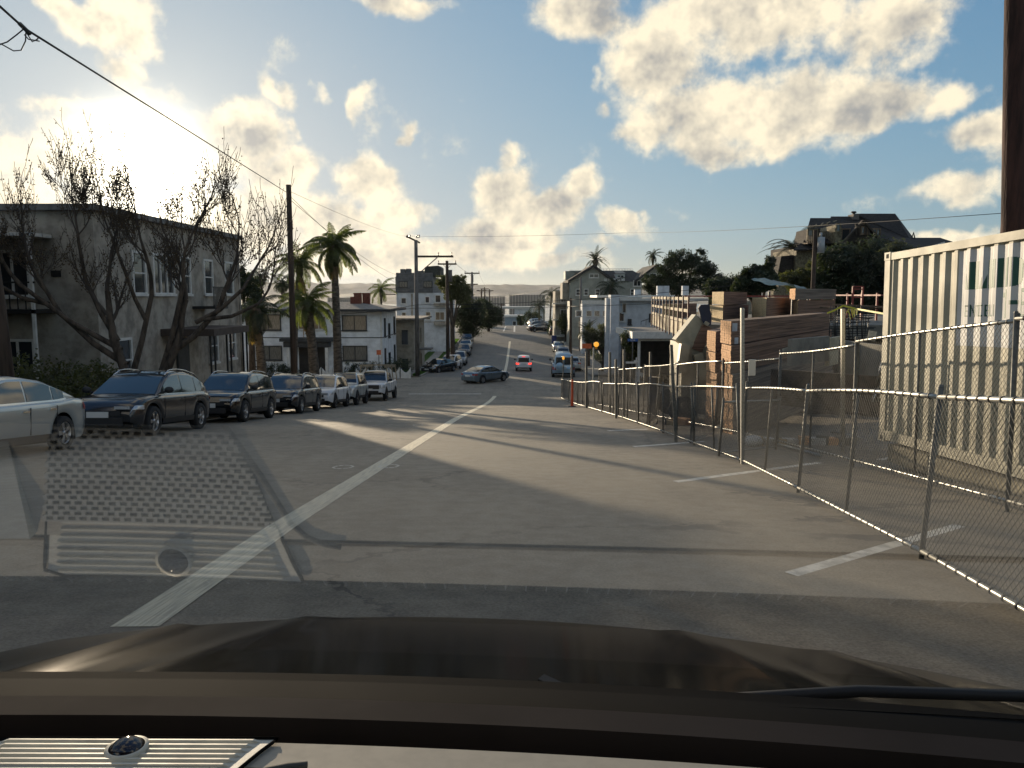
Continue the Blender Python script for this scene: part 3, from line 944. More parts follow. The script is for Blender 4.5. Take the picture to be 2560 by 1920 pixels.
# --- sage gabled building
def gabled():
    Y = 118.0
    g = gy(Y) - .5
    x0 = at(1425, 750, Y).x
    def fx(px): return at(px, 750, Y).x - x0
    def fz(py): return zr(1500, py, Y) - g
    t = thing("gabled_house", "sage green three storey house with two gables and a grey roof", "house", (x0, Y, g))
    b = MB(); b.span(0, fx(1604), 0, 12, -.5, fz(704)); b.build("wall", M_SAGE, t)
    b = MB(); b.prism([(fx(1426), fz(704) + .003), (fx(1483), fz(669)), (fx(1530), fz(704) + .003)], "y", .0, 11.9); b.prism([(fx(1588), fz(704) + .003), (fx(1638), fz(669)), (fx(1690), fz(704) + .003)], "y", .0, 11.9); b.build("gable", M_SAGE, t)
    for (a, m_, c) in ((1419, 1483, 1536), (1585, 1638, 1694)):
        b = MB(); th = .35
        A, Mx, C = fx(a), fx(m_), fx(c); za = fz(707); zm = fz(668)
        b.prism([(A, za), (Mx, zm), (C, za), (C, za + th), (Mx, zm + th * 1.2), (A, za + th)], "y", -.6, 12.4); b.build("roof", M_ROOFD, t)
    b = MB(); b.add([(fx(1500), 2, fz(703)), (fx(1640), 2, fz(703)), (fx(1600), 8, fz(672)), (fx(1430), 8, fz(672)), (fx(1500), 12, fz(703)), (fx(1640), 12, fz(703))], [(0, 1, 2, 3), (3, 2, 5, 4), (0, 3, 4), (1, 5, 2)]); b.build("main_roof", M_ROOFD, t)
    b = MB(); b.span(fx(1420), fx(1460), 7, 11, fz(704) + .5, fz(674)); b.build("dormer", M_SAGE, t)
    b = MB()
    for i in range(13):
        xx = fx(1508) + (fx(1598) - fx(1508)) * i / 12
        b.span(xx - .05, xx + .05, 7.9, 8.0, fz(672), fz(668))
    b.span(fx(1508), fx(1598), 7.88, 8.02, fz(668), fz(667)); b.build("deck_railing", M_WHITEW, t)
    b = MB(); b.span(fx(1546), fx(1568), 3.0, 6, fz(696), fz(683)); b.build("dormer", M_WHITEW, t)
    b = MB(); b.add([(fx(1543), 2.6, fz(682)), (fx(1570), 2.6, fz(682)), (fx(1567), 6, fz(673)), (fx(1545), 6, fz(673))], [(0, 1, 2, 3)]); b.build("dormer_roof", M_BEIGE, t)
    window(t, fx(1557), 2.98, fz(693), fx(1566) - fx(1548), fz(686) - fz(693), 0, 2, 1)
    window(t, fx(1484), -.03, fz(695), fx(1496) - fx(1472), fz(684) - fz(695), 0, 2, 1)
    window(t, fx(1631), -.03, fz(693), fx(1640) - fx(1622), fz(683) - fz(693), 0, 2, 1)
    for px in (1445, 1465, 1493, 1581):
        window(t, fx(px), -.03, fz(739), .7, fz(722) - fz(739), 0, 1, 2, meet=True)
    window(t, fx(1609) - 1, -.03, fz(716), 1.2, .9, 0, 2, 1)
    for k, px in enumerate((1513, 1523, 1534, 1546, 1557)):
        b = MB(); b.span(fx(px) - .2, fx(px) + .25, -.02, .5, fz(703) + .01, fz(696)); b.build("roof_vent", M_WHITEW, t)
    b = MB(); b.span(fx(1408), -.003, 2, 8, fz(748), fz(706)); b.build("porch", M_BEIGE, t)
    # lower pale building in front
    Y2 = 108.0
    x1 = at(1456, 750, Y2).x
    g2 = gy(Y2) - .5
    u = thing("low_house", "pale low building with a parapet in front of the sage gabled house", "house", (x1, Y2, g2))
    w = at(1530, 750, Y2).x - x1 + 3
    H = zr(1480, 760, Y2) - g2
    b = MB(); b.span(0, w, 0, 3, -.5, H); b.build("wall", M_PALE, u)
    b = MB(); b.span(-.1, w, -.1, .15, H + .003, zr(1480, 751, Y2) - g2); b.build("parapet", M_WHITEW, u)
    for px in (1447, 1473, 1493, 1514):
        window(u, at(px, 750, Y2).x - x1, -.03, zr(1480, 792, Y2) - g2, .85, zr(1480, 776, Y2) - zr(1480, 792, Y2), 0, 1, 1)
    # cream terraced front beside it
    Y3 = 128.0
    x3 = at(1388, 750, Y3).x
    v = thing("terraced_house", "cream house with stacked balconies beyond the palm trees", "house", (x3, Y3, gy(Y3)))
    gz3 = gy(Y3)
    hh = zr(1400, 728, Y3) - gz3
    w3 = at(1432, 750, Y3).x - x3
    b = MB(); b.span(0, w3, 0, 8, -.5, hh); b.build("wall", M_BEIGE, v)
    for k in range(3):
        b = MB(); b.span(-.5, w3 * .8, -1.0, -.02, .8 + k * hh / 3.1, 1.0 + k * hh / 3.1)
        for i in range(8): b.span(-.48 + i * .3, -.44 + i * .3, -.98, -.94, 1.0 + k * hh / 3.1, 1.8 + k * hh / 3.1)
        b.build("balcony", M_WHITEW, v)
        window(v, w3 * .5, -.03, 1.1 + k * hh / 3.1, 1.2, 1.5, 0, 2, 1)
gabled()

# --- dark shingled mansion on the rise
def mansion():
    Y = 66.0
    x0 = at(1988, 700, Y).x
    g = -1.6
    def V(px, py, dy=0.0):
        p = at(px, py, Y + dy); return (p.x - x0, dy, p.z - g)
    def fx(px, dy=0.0): return V(px, 650, dy)[0]
    def fz(py, dy=0.0): return V(2150, py, dy)[2]
    t = thing("shingled_mansion", "dark shingled house with steep roofs and half timbered gable on the rise", "house", (x0, Y, g))
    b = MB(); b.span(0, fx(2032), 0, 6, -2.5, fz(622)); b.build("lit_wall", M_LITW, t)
    b = MB(); b.span(fx(2032) + .01, fx(2290), .6, 11, -2.5, fz(606)); b.build("wall", M_SHING, t)
    b = MB(); b.add([V(1984, 624, -1), V(2062, 620, -1), V(2062, 606, 2), V(2006, 603, 2), V(1984, 627, -1), V(2062, 624, -1)], [(0, 1, 2, 3), (4, 5, 1, 0)]); b.build("porch_roof", M_SHROOF, t)
    b = MB(); b.add([V(2008, 606, .2), V(2090, 606, .2), V(2090, 545, 5), V(2026, 545, 5), V(2008, 606, 10), V(2090, 606, 10)], [(0, 1, 2, 3), (3, 2, 5, 4), (0, 3, 4)]); b.build("roof", M_SHROOF, t)
    b = MB()
    b.add([V(2066, 608, -.4), V(2310, 622, -.4), V(2275, 598, 2), V(2238, 534, 6), V(2137, 534, 6), V(2136, 541, 6), V(2077, 541, 6), V(2066, 610, 12), V(2300, 616, 12)],
          [(0, 1, 2, 3, 4, 5, 6), (1, 8, 3, 2), (8, 7, 6, 5, 4, 3), (7, 0, 6)]); b.build("roof", M_SHROOF, t)
    # half timbered gable
    gx = fx(2157, -1.2)
    b = MB(); b.add([V(2112, 606, -1.2), V(2204, 606, -1.2), V(2157, 557, -1.2), V(2112, 606, 4), V(2204, 606, 4), V(2157, 557, 4)], [(0, 1, 2), (1, 4, 5, 2), (4, 3, 5), (3, 0, 2, 5)]); b.build("gable", M_SHING, t)
    b = MB()
    for e in (2102, 2212): b.bar(V(2157, 552, -1.3), V(e, 612, -1.3), .34, .14)
    for px in (2141, 2149, 2164, 2172): b.bar(V(px, 588, -1.28), V(px, 563, -1.28), .1)
    b.bar(V(2138, 562, -1.3), V(2175, 562, -1.3), .1); b.build("timber", mat("dark_timber", (.06, .048, .038), .85, var=.2), t)
    window(t, gx, -1.22, fz(586, -1.2), fx(2166) - fx(2148), fz(566) - fz(586), 0, 2, 1, fm=M_WOOD)
    window(t, fx(2118), .55, fz(603), .8, 1.1, 0, 1, 1, fm=M_WOOD); window(t, fx(2195), .55, fz(603), .7, 1.1, 0, 2, 1, fm=M_WOOD)
    # narrow lit dormer
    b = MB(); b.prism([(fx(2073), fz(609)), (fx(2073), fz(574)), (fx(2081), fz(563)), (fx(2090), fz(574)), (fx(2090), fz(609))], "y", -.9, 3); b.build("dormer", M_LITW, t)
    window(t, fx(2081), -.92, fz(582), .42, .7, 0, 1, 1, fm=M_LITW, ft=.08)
    # balcony and its doors, pergola on the ridge side
    b = MB(); b.prism([(fx(2014), fz(608)), (fx(2020), fz(572)), (fx(2044), fz(572)), (fx(2044), fz(608))], "y", -.2, 3); b.build("balcony_bay", M_SHING, t)
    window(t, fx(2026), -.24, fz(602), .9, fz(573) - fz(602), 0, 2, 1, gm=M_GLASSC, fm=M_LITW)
    b = MB()
    for i in range(9): b.span(fx(2006) + i * .14, fx(2006) + i * .14 + .04, -1.1, -1.05, fz(610), fz(593))
    b.span(fx(2005), fx(2034), -1.12, -1.04, fz(593), fz(591)); b.span(fx(2005), fx(2034), -1.12, -.21, fz(611), fz(609)); b.build("railing", M_WOOD, t)
    b = MB()
    for i in range(5): b.bar((fx(2004) + i * .5, -1.2, fz(573) + i * .12), (fx(2028) + i * .55, .6, fz(562) + i * .1), .07)
    b.bar((fx(2004), -1.2, fz(573)), (fx(2068), .2, fz(560)), .09); b.build("pergola", M_LITW, t)
    b = MB(); b.span(fx(2131, 5), fx(2145, 5), 5.2, 6.4, fz(548, 5), fz(534, 5)); b.build("chimney", mat("grey_brick", (.15, .14, .13), .9), t)
    b = MB(); b.cyl((fx(2138, 5), 5.8, fz(535, 5)), (fx(2138, 5), 5.8, fz(530, 5)), .13, n=10); b.cyl((fx(2138, 5), 5.8, fz(530, 5)), (fx(2138, 5), 5.8, fz(526, 5)), .26, .2, n=10); b.build("chimney_pot", M_METD, t)
    b = MB(); b.prism([(fx(1946), fz(700)), (fx(1956), fz(640)), (fx(1987), fz(637)), (fx(1987), fz(700))], "y", .3, 2.5); b.build("side_wing", M_SHING, t)
    window(t, fx(2070), .56, fz(628), .3, .7, 0, 1, 1, fm=M_LITW, ft=.06)
    # long low roofed building right
    Y2 = 60.0
    a = at(2265, 600, Y2)
    u = thing("low_roofed_house", "dark low roofed building showing behind the storage container", "house", (a.x, Y2, a.z - 4.5))
    w = at(2412, 600, Y2).x - a.x
    b = MB(); b.span(.3, w + 3, 0, 9, -2, 4.0); b.build("wall", M_BEIGE, u)
    b = MB(); b.prism([(-.8, 3.9), (3.5, at(2300, 593, Y2 + 3).z - a.z + 4.5), (10.5, 3.9)], "x", -.2, w); b.build("roof", M_SHROOF, u)
    b = MB(); b.bar((.6, -.9, 3.65), (w * .55, -.9, 4.25), .12); b.build("fascia", M_WHITEW, u)
    b = MB(); b.tube([(w * .44, 3, 3.9), (w * .44, 3, 5.0), (w * .44 + .08, 3, 5.3), (w * .44 + .2, 3, 4.9), (w * .44 + .25, 3, 4.0)], .05, 6); b.build("mast", M_METD, u)
    # teal tarpaulin over a shelter
    v = thing("tarp_shelter", "teal tarpaulin sheet stretched over a shelter below the dark shingled house", "shelter", (at(1980, 700, 48).x, 48.0, at(1980, 730, 48).z - 2.2))
    bz = at(1980, 730, 48).z - 2.2
    b = MB(); rows = []
    r = random.Random(4)
    for j in range(7):
        row = []
        for i in range(13):
            px = 1922 + (2028 - 1922) * i / 12
            yy = 48 + j * .55
            ridge = 686 if 0 else None
            ztop = at(px, 692 + abs(px - 1945) * .22, 50).z
            zlow = at(px, 712 if px < 1990 else 722, 48).z
            q = j / 6
            row.append((at(px, 700, 48).x - at(1980, 700, 48).x, j * .6, zlow + (ztop - zlow) * q + r.uniform(-.05, .05) - bz))
        rows.append(row)
    b.grid(rows); b.build("tarpaulin", mat("teal_tarp", (.035, .13, .15), .5, var=.25, vscale=2), v)
    for px in (1926, 1985, 2024):
        b = MB(); xx = at(px, 700, 48).x - at(1980, 700, 48).x; b.span(xx - .05, xx + .05, .1, .2, -1.5, 2.2); b.build("post", M_METD, v)
mansion()

# --- far block beyond the crest and the city by the bay
def beyond():
    Y = 205
    x0 = at(1262, 800, Y).x; g = gy(Y) - 3
    t = thing("blue_house", "pale blue low house with white roofs just beyond the crest of the street", "house", (x0, Y, g))
    w = at(1322, 800, Y).x - x0
    H = zr(1290, 793, Y) - g
    b = MB(); b.span(0, w, 0, 8, -6, H); b.build("wall", mat("pale_blue", (.30, .37, .42), .8, var=.1), t)
    b = MB(); b.span(-.3, w + .3, -.4, 8.3, H + .01, H + .5); b.build("roof", M_WHITEW, t)
    for k in range(4): window(t, w * .4 + k * 1.1, -.03, H - 2.2, 1.0, 1.2)
    u = thing("flat_house", "white two storey flat roofed house behind the pale blue house", "house", (x0 + .5, Y + 22, g - 3))
    b = MB(); b.span(2, w + 4, 0, 9, -6, zr(1290, 772, Y + 22) - g + 3); b.build("wall", M_PALE, u)
    hh = zr(1290, 772, Y + 22) - g + 3
    b = MB(); b.span(-2, w + 4.5, -.5, 9.5, hh + .01, hh + .6); b.build("roof", M_WHITEW, u)
    for k in range(3): window(u, 4 + k * 2.4, -.03, hh - 2.8, 1.2, 1.4)
    # the town on the flats: counted blocks, too small to show parts
    r = random.Random(11)
    k = 0
    mats_ = [M_CITYW, mat("far_roof_grey", (.20, .20, .19), .9, var=.2, vscale=.05), mat("far_roof_tan", (.34, .29, .22), .9, var=.2, vscale=.05)]
    spots = []
    for i in range(150):
        Yb = r.uniform(300, 1150)
        px = r.uniform(560, 1700)
        xb = at(px, 750, Yb).x
        if abs(xb) > 3:
            spots.append((xb, Yb))
    b = MB()
    for (xb, Yb) in spots:
        w, d, h = r.uniform(8, 26), r.uniform(8, 20), r.uniform(5, 12)
        gg = gy(Yb)
        b.box((xb, Yb, gg + h / 2), (w, d, h), r.uniform(-.3, .3), mi=r.randrange(3))
        b.box((xb + r.uniform(-2, 2), Yb, gg + h + .7), (w * .5, d * .5, 1.4), 0, mi=r.randrange(3))
    tag(b.build("town", mats_), "pale roofs of the town on the flats beside the bay", "town", kind="stuff")
    # long hangar like blocks by the water
    for (a, c, tp, bt, lab) in ((1274, 1362, 737, 763, "long grey waterfront block with pale piers seen over the crest"), (1180, 1262, 741, 752, "low pale waterfront shed left of the long grey block"), (820, 880, 744, 752, "low white waterfront shed seen between palm and chimneys")):
        Yb = 1180
        A, C = at(a, tp, Yb), at(c, tp, Yb)
        zb = -44
        tt = thing("waterfront_block", lab, "building", (A.x, Yb, zb))
        b = MB(); b.span(0, C.x - A.x, 0, 30, -1, A.z - zb); b.build("wall", mat("far_grey", (.22, .21, .20), .9), tt)
        n = 12
        b = MB()
        for i in range(n + 1):
            xx = (C.x - A.x) * i / n
            b.span(xx - .6, xx + .6, -1, -.01, -1, A.z - zb + (1.5 if i % 5 == 0 else 0))
        b.build("pier", M_CITYW, tt)
beyond()

# ------------------------------------------------------------------ vehicles
def paint(name, col, rough=.25, metal=.3):
    return mat("paint_" + name, col, rough, metal, var=0.0, spec=.6, coat=.6)

M_TYRE = mat("tyre_rubber", (.02, .02, .02), .85, var=.1)
M_RIM = mat("alloy_rim", (.45, .45, .46), .3, metal=.9, var=0)
M_RIMD = mat("dark_rim", (.06, .06, .065), .35, metal=.8, var=0)
M_BLACK = mat("black_plastic", (.018, .018, .019), .6, var=0)
M_CARGL = mat("car_glass", (.02, .025, .027), .04, var=0, spec=.9, coat=.5)
M_HEAD = mat("headlight_lens", (.55, .57, .58), .1, metal=.3, var=0, spec=.8)
M_TAIL = mat("tail_lens", (.35, .015, .01), .2, var=0)
M_TAILON = mat("tail_lens_lit", (.4, .02, .01), .2, var=0, emit=(1, .05, .03), estr=1.3)
M_AMBER = mat("amber_lens", (.7, .3, .03), .2, var=0)
M_PLATE = mat("number_plate", (.6, .6, .58), .5, var=0)
M_CHROME = mat("chrome", (.6, .6, .6), .15, metal=1.0, var=0)
M_UNDER = mat("underbody", (.012, .012, .012), .9, var=0)

KINDS = {
    "suv": dict(L=4.60, W=1.88, r=.36, wb=(-1.33, 1.40), sill=.30,
                deck=[(-2.30, .62), (-2.29, .86), (-2.22, 1.02), (-1.7, 1.06), (.95, 1.0), (1.25, 1.0), (1.9, .93), (2.16, .82), (2.27, .66), (2.30, .55)],
                roof=[(-2.24, 1.03), (-2.10, 1.28), (-1.92, 1.50), (-1.65, 1.60), (-1.0, 1.66), (-.2, 1.67), (.18, 1.62), (.42, 1.53), (.85, 1.22), (1.18, .99)], rails=True, pillars=(.28, -.72, -1.58), g0=.95),
    "coupe_suv": dict(L=4.75, W=1.90, r=.37, wb=(-1.38, 1.46), sill=.29,
                deck=[(-2.37, .62), (-2.36, .86), (-2.28, 1.00), (-1.7, 1.04), (.95, 1.0), (1.3, .99), (1.95, .92), (2.22, .80), (2.34, .64), (2.37, .52)],
                roof=[(-2.25, 1.01), (-1.95, 1.30), (-1.5, 1.52), (-.9, 1.62), (-.3, 1.64), (.12, 1.60), (.40, 1.50), (.88, 1.20), (1.22, .98)], rails=True, pillars=(.28, -.72, -1.45), g0=1.0),
    "sedan": dict(L=4.85, W=1.84, r=.335, wb=(-1.42, 1.44), sill=.22,
                deck=[(-2.42, .60), (-2.41, .82), (-2.32, .98), (-1.75, 1.01), (-1.3, .96), (.95, .90), (1.3, .88), (2.0, .80), (2.3, .68), (2.40, .55), (2.42, .45)],
                roof=[(-1.95, 1.0), (-1.45, 1.22), (-.95, 1.38), (-.4, 1.44), (.1, 1.43), (.38, 1.36), (.8, 1.13), (1.22, .88)], rails=False, pillars=(.2, -.72, -1.35), g0=1.0),
    "pickup": dict(L=5.75, W=2.02, r=.42, wb=(-1.85, 1.83), sill=.48,
                deck=[(-2.87, .62), (-2.86, 1.1), (-2.84, 1.28), (-.96, 1.28), (-.9, 1.22), (1.2, 1.20), (1.45, 1.22), (2.5, 1.14), (2.78, 1.06), (2.86, .8), (2.87, .6)],
                roof=[(-.98, 1.2), (-.92, 1.55), (-.75, 1.86), (-.3, 1.93), (.3, 1.92), (.62, 1.84), (1.0, 1.5), (1.32, 1.21)], rails=False, pillars=(.35, -.45, -.85), g0=1.1),
    "boxy": dict(L=4.3, W=1.88, r=.40, wb=(-1.25, 1.35), sill=.42,
                deck=[(-2.14, .62), (-2.13, 1.0), (-2.11, 1.16), (-1.9, 1.17), (.85, 1.15), (1.05, 1.15), (1.95, 1.08), (2.08, 1.0), (2.13, .7), (2.14, .6)],
                roof=[(-2.10, 1.16), (-2.05, 1.5), (-1.95, 1.76), (-1.6, 1.82), (-.4, 1.84), (.35, 1.82), (.58, 1.74), (.8, 1.45), (.98, 1.15)], rails=False, pillars=(.2, -.7, -1.5), g0=.8),
    "van": dict(L=4.6, W=1.90, r=.38, wb=(-1.35, 1.40), sill=.40,
                deck=[(-2.28, .62), (-2.28, 1.05), (-2.26, 1.22), (-2.0, 1.24), (.95, 1.2), (1.15, 1.2), (2.05, 1.08), (2.2, .95), (2.28, .7), (2.3, .6)],
                roof=[(-2.25, 1.2), (-2.22, 1.6), (-2.1, 1.95), (-1.7, 2.06), (-.4, 2.1), (.3, 2.06), (.6, 1.92), (.9, 1.5), (1.1, 1.2)], rails=False, pillars=(.3, -.6, -1.5), g0=.9),
}
_LIB = {}


def lerp_pts(pts, x):
    if x <= pts[0][0]: return pts[0][1]
    for (a, za), (b, zb) in zip(pts, pts[1:]):
        if x <= b:
            return za + (zb - za) * (x - a) / max(1e-6, b - a)
    return pts[-1][1]


def sm_pts(pts, x, w=.07):
    return (lerp_pts(pts, x - w) + 2 * lerp_pts(pts, x) + lerp_pts(pts, x + w)) / 4


def car_proto(kind, pm, rim, lit=False, far=False, plate=True):
    K = KINDS[kind]
    key = (kind, pm.name, rim.name, lit)
    if key in _LIB: return _LIB[key]
    L, W, r, sill = K["L"], K["W"], K["r"], K["sill"]
    hl = L / 2
    dk, rf = K["deck"], K["roof"]
    parts = []
    x0, x1 = dk[0][0], dk[-1][0]
    def hw(x):
        u = abs(x) / hl
        return W / 2 * (1 - .035 * u ** 2 - .16 * max(0, (u - .80) / .2) ** 2)
    def zb(x):
        z = sill
        u = abs(x) / hl
        z += .10 * max(0, (u - .86) / .14)
        for xw in K["wb"]:
            Ra = r + .075
            if abs(x - xw) < Ra:
                z = max(z, r + sqrt(Ra * Ra - (x - xw) ** 2))
        return z
    st = [x0 + (x1 - x0) * i / 70 for i in range(71)]
    rows = []
    for x in st:
        lo, hi = zb(x), sm_pts(dk, x, .05)
        lo = min(lo, hi - .04)
        w = hw(x)
        ring = []
        for t_, k in ((0, .955), (.15, .985), (.42, 1.0), (.68, .995), (.86, .985), (.96, .965)):
            ring.append((x, w * k, lo + (hi - lo) * t_))
        ring += [(x, w * .93, hi + .006), (x, w * .72, hi + .03), (x, w * .35, hi + .042), (x, 0, hi + .045)]
        full = ring + [(p[0], -p[1], p[2]) for p in ring[-2::-1]]
        rows.append(full)
    b = MB(); b.grid(rows, smooth=True)
    b.poly(rows[0][::-1]); b.poly(rows[-1])
    parts.append(("body", b.mesh("body", pm), None, None))
    # roof and pillars
    gx0, gx1 = rf[0][0], rf[-1][0]
    gs = [gx0 + (gx1 - gx0) * i / 44 for i in range(45)]
    def belt(x): return sm_pts(dk, x, .05) - .005
    def zrf(x): return max(sm_pts(rf, x, .06), belt(x) + .012)
    def yb(x): return hw(x) * .93 - .015
    def yt(x): return yb(x) - .27 * (zrf(x) - belt(x)) / .62 * .62
    rows = []
    for x in gs:
        B, Z = belt(x), zrf(x)
        hgt = Z - B
        y0, y1 = yb(x), yt(x)
        ring = [(x, y0, B - .02), (x, y0 + (y1 - y0) * .45, B + hgt * .45), (x, y1 + .012, B + hgt * .86), (x, y1 - .05, B + hgt * .965), (x, y1 * .62, Z + .012), (x, 0, Z + .025)]
        rows.append(ring + [(p[0], -p[1], p[2]) for p in ring[-2::-1]])
    b = MB(); b.grid(rows, smooth=True); parts.append(("cabin", b.mesh("cabin", pm), None, None))
    def side(x, z, off=.006):
        B, Z = belt(x), zrf(x)
        h = max(.02, Z - B)
        t_ = (z - B) / (h * .86)
        y0, y1 = yb(x), yt(x) + .012
        ym = y0 + (yt(x) - y0) * .45
        tt = t_ * .86
        if tt < .45: y = y0 + (ym - y0) * tt / .45
        else: y = ym + (y1 - ym) * (tt - .45) / .41
        return y + off
    # side windows
    A, B_, C_ = K["pillars"]
    spans = [(A - .05 + .45, A - .72 + .0), (A - .72 - .07, C_ + .35 if kind not in ("pickup",) else C_ + .02)]
    front = gx1 - .30
    if kind == "pickup": spans = [(front, .02), (-.06, -.82)]
    elif kind == "sedan": spans = [(front, -.28), (-.34, -1.12), (-1.17, -1.52)]
    elif kind in ("suv", "coupe_suv"): spans = [(front, -.28), (-.34, -1.18), (-1.24, -1.78)]
    else: spans = [(front, -.2), (-.27, -1.05), (-1.12, -1.92)]
    for s in (1, -1):
        for (xa, xb) in spans:
            top, bot = [], []
            n = 9
            for i in range(n + 1):
                x = xa + (xb - xa) * i / n
                z0_ = belt(x) + .05; z1_ = belt(x) + (zrf(x) - belt(x)) * .84
                if z1_ < z0_ + .01: z1_ = z0_ + .01
                top.append((x, s * side(x, z1_), z1_)); bot.append((x, s * side(x, z0_), z0_))
            mid = [(a[0], s * side(a[0], (a[2] + c[2]) / 2), (a[2] + c[2]) / 2) for a, c in zip(top, bot)]
            b = MB(); b.grid([bot, mid, top], smooth=True, flip=(s < 0))
            parts.append(("side_window", b.mesh("side_window", M_CARGL), None, None))
    # dark surround under the windows
    for s in (1, -1):
        b = MB()
        xa, xb = front + .2, spans[-1][1] - .05
        lo, hi = [], []
        for i in range(13):
            x = xa + (xb - xa) * i / 12
            lo.append((x, s * (side(x, belt(x) + .012, .009)), belt(x) + .012)); hi.append((x, s * side(x, belt(x) + .045, .009), belt(x) + .045))
        b.grid([lo, hi], flip=(s < 0))
        parts.append(("window_trim", b.mesh("window_trim", M_CHROME if kind in ("sedan", "coupe_suv") else M_BLACK), None, None))
    # windscreen and rear window on the cabin shell
    def shell(xa, xb, mg, name):
        b = MB(); rows = []
        for i in range(9):
            x = xa + (xb - xa) * i / 8
            Z = zrf(x); w = yt(x) - mg
            rows.append([(x + .004, w * q, Z + .025 - .013 * abs(q) ** 1.2 * (1 if abs(q) < .62 else 1.6) + .008) for q in (-1, -.8, -.4, 0, .4, .8, 1)])
        b.grid(rows, smooth=True); parts.append((name, b.mesh(name, M_CARGL), None, None))
    topf = [p for p in rf if p[0] < gx1][-3][0]
    shell(gx1 - .06, topf + .03, .07, "windscreen")
    if kind == "sedan": shell(gx0 + .12, gx0 + .88, .09, "rear_window")
    elif kind == "coupe_suv": shell(gx0 + .1, gx0 + .62, .09, "rear_window")
    elif kind == "suv": shell(gx0 + .03, gx0 + .30, .09, "rear_window")
    if kind in ("boxy", "van"):
        b = MB()
        for s in ((-.62, -.05), (.05, .62)) if kind == "van" else ((-.62, .62),):
            b.span(gx0 - .01, gx0 + .02, s[0], s[1], belt(gx0) + .10, 1.62 if kind == "boxy" else 1.76)
        parts.append(("rear_window", b.mesh("rear_window", M_CARGL), None, None))
    # underbody fills the arches
    b = MB(); b.span(-hl + .25, hl - .25, -W / 2 + .24, W / 2 - .24, sill - .06, .78)
    for s in (1, -1):
        for xw in K["wb"]:
            Ra = r + .065
            pts = [(xw + Ra * cos(a), r + Ra * sin(a)) for a in [pi * i / 12 for i in range(13)]]
            pts += [(xw - Ra, sill - .02), (xw + Ra, sill - .02)]
            b.prism(pts, "y", s * (W / 2 - .26), s * (W / 2 - .20))
    parts.append(("underbody", b.mesh("underbody", M_UNDER), None, None))
    # lower cladding and front grille
    b = MB()
    b.span(hl - .03, hl + .012, -W * .31, W * .31, sill + .02, sill + .20)
    gz_ = dk[-2][1]
    if kind in ("pickup", "boxy"):
        b.span(hl - .05, hl + .02, -W * .33, W * .33, .78, 1.04)
    else:
        b.span(hl - .06, hl + .014, -W * .28, W * .28, gz_ - .10, gz_ + .02) if kind != "sedan" else b.span(hl - .05, hl + .014, -W * .25, W * .25, .42, .60)
    parts.append(("grille", b.mesh("grille", M_BLACK), None, None))
    # side cladding strip
    for s in (1, -1):
        b = MB()
        rr = []
        xa, xb = K["wb"][0] + r + .09, K["wb"][1] - r - .09
        for z, k in ((sill + .0, .965), (sill + .13, .99)):
            rr.append([(x, s * (hw(x) * k + .006), z) for x in (xa, (xa + xb) / 2, xb)])
        b.grid(rr, flip=(s > 0))
        parts.append(("sill_trim", b.mesh("sill_trim", M_BLACK), None, None))
    # door gaps and handles
    for s in (1, -1):
        for xg in (spans[0][1] - .03, front - .02, spans[1][1] - .03):
            b = MB(); b.span(xg - .006, xg + .006, s * (hw(xg) * .99), s * (hw(xg) * 1.0 + .003), sill + .14, belt(xg) - .06)
            parts.append(("door_gap", b.mesh("door_gap", M_BLACK), None, None))
        for xg in (spans[0][1] + .12, spans[1][1] + .12):
            zz = belt(xg) - .14
            b = MB(); b.span(xg - .1, xg + .1, s * (hw(xg) * .985), s * (hw(xg) * .985 + .03), zz, zz + .03)
            parts.append(("door_handle", b.mesh("door_handle", M_CHROME if kind == "sedan" else pm), None, None))
    # lamps: wrap-around patches lying on the body
    def patch(xa, xb, za, zc, s, off, m, name, front_):
        b = MB(); rows = []
        for i in range(5):
            z = za + (zc - za) * i / 4
            row = []
            for j in range(7):
                x = xa + (xb - xa) * j / 6
                lo, hi = zb(x), sm_pts(dk, x, .05)
                t_ = max(0, min(1, (z - lo) / max(.05, hi - lo)))
                k = .985 + .015 * sin(min(1, t_ * 1.4) * pi / 2)
                if t_ > .86: k = .985 - (t_ - .86) * .25
                row.append((x, s * (hw(x) * k + off), min(z, hi + .0)))
            rows.append(row)
        b.grid(rows, smooth=True, flip=((s > 0) == (xb > xa)))
        d_ = 1 if front_ else -1
        # face across the nose
        xe = (hl if front_ else hl) * d_
        y1 = hw(xe) * .96
        b.span(xe - .05 * d_, xe + .015 * d_, s * (y1 - (.34 if front_ else .17)), s * y1, za + .01, zc - .02)
        parts.append((name, b.mesh(name, m), None, None))
    hz = {"suv": (.70, .80), "coupe_suv": (.68, .78), "sedan": (.60, .71), "pickup": (.84, 1.05), "boxy": (.82, .98), "van": (.80, .95)}[kind]
    for s in (1, -1): patch(hl - .38, hl - .02, hz[0], hz[1], s, .006, M_HEAD, "headlight", True)
    tz = {"suv": (.86, 1.02), "coupe_suv": (.84, .96), "sedan": (.78, .92), "pickup": (.9, 1.2), "boxy": (.85, 1.05), "van": (.72, .98)}[kind]
    for s in (1, -1): patch(-hl + .30, -hl + .02, tz[0], tz[1], s, .006, M_TAILON if lit else M_TAIL, "tail_light", False)
    b = MB(); b.span(hl + .013, hl + .03, -.26, .26, sill + .20, sill + .34); parts.append(("number_plate", b.mesh("number_plate", M_PLATE), None, None))
    b = MB(); b.span(-hl - .03, -hl - .0, -.26, .26, sill + .42, sill + .57); parts.append(("number_plate", b.mesh("number_plate", M_PLATE), None, None))
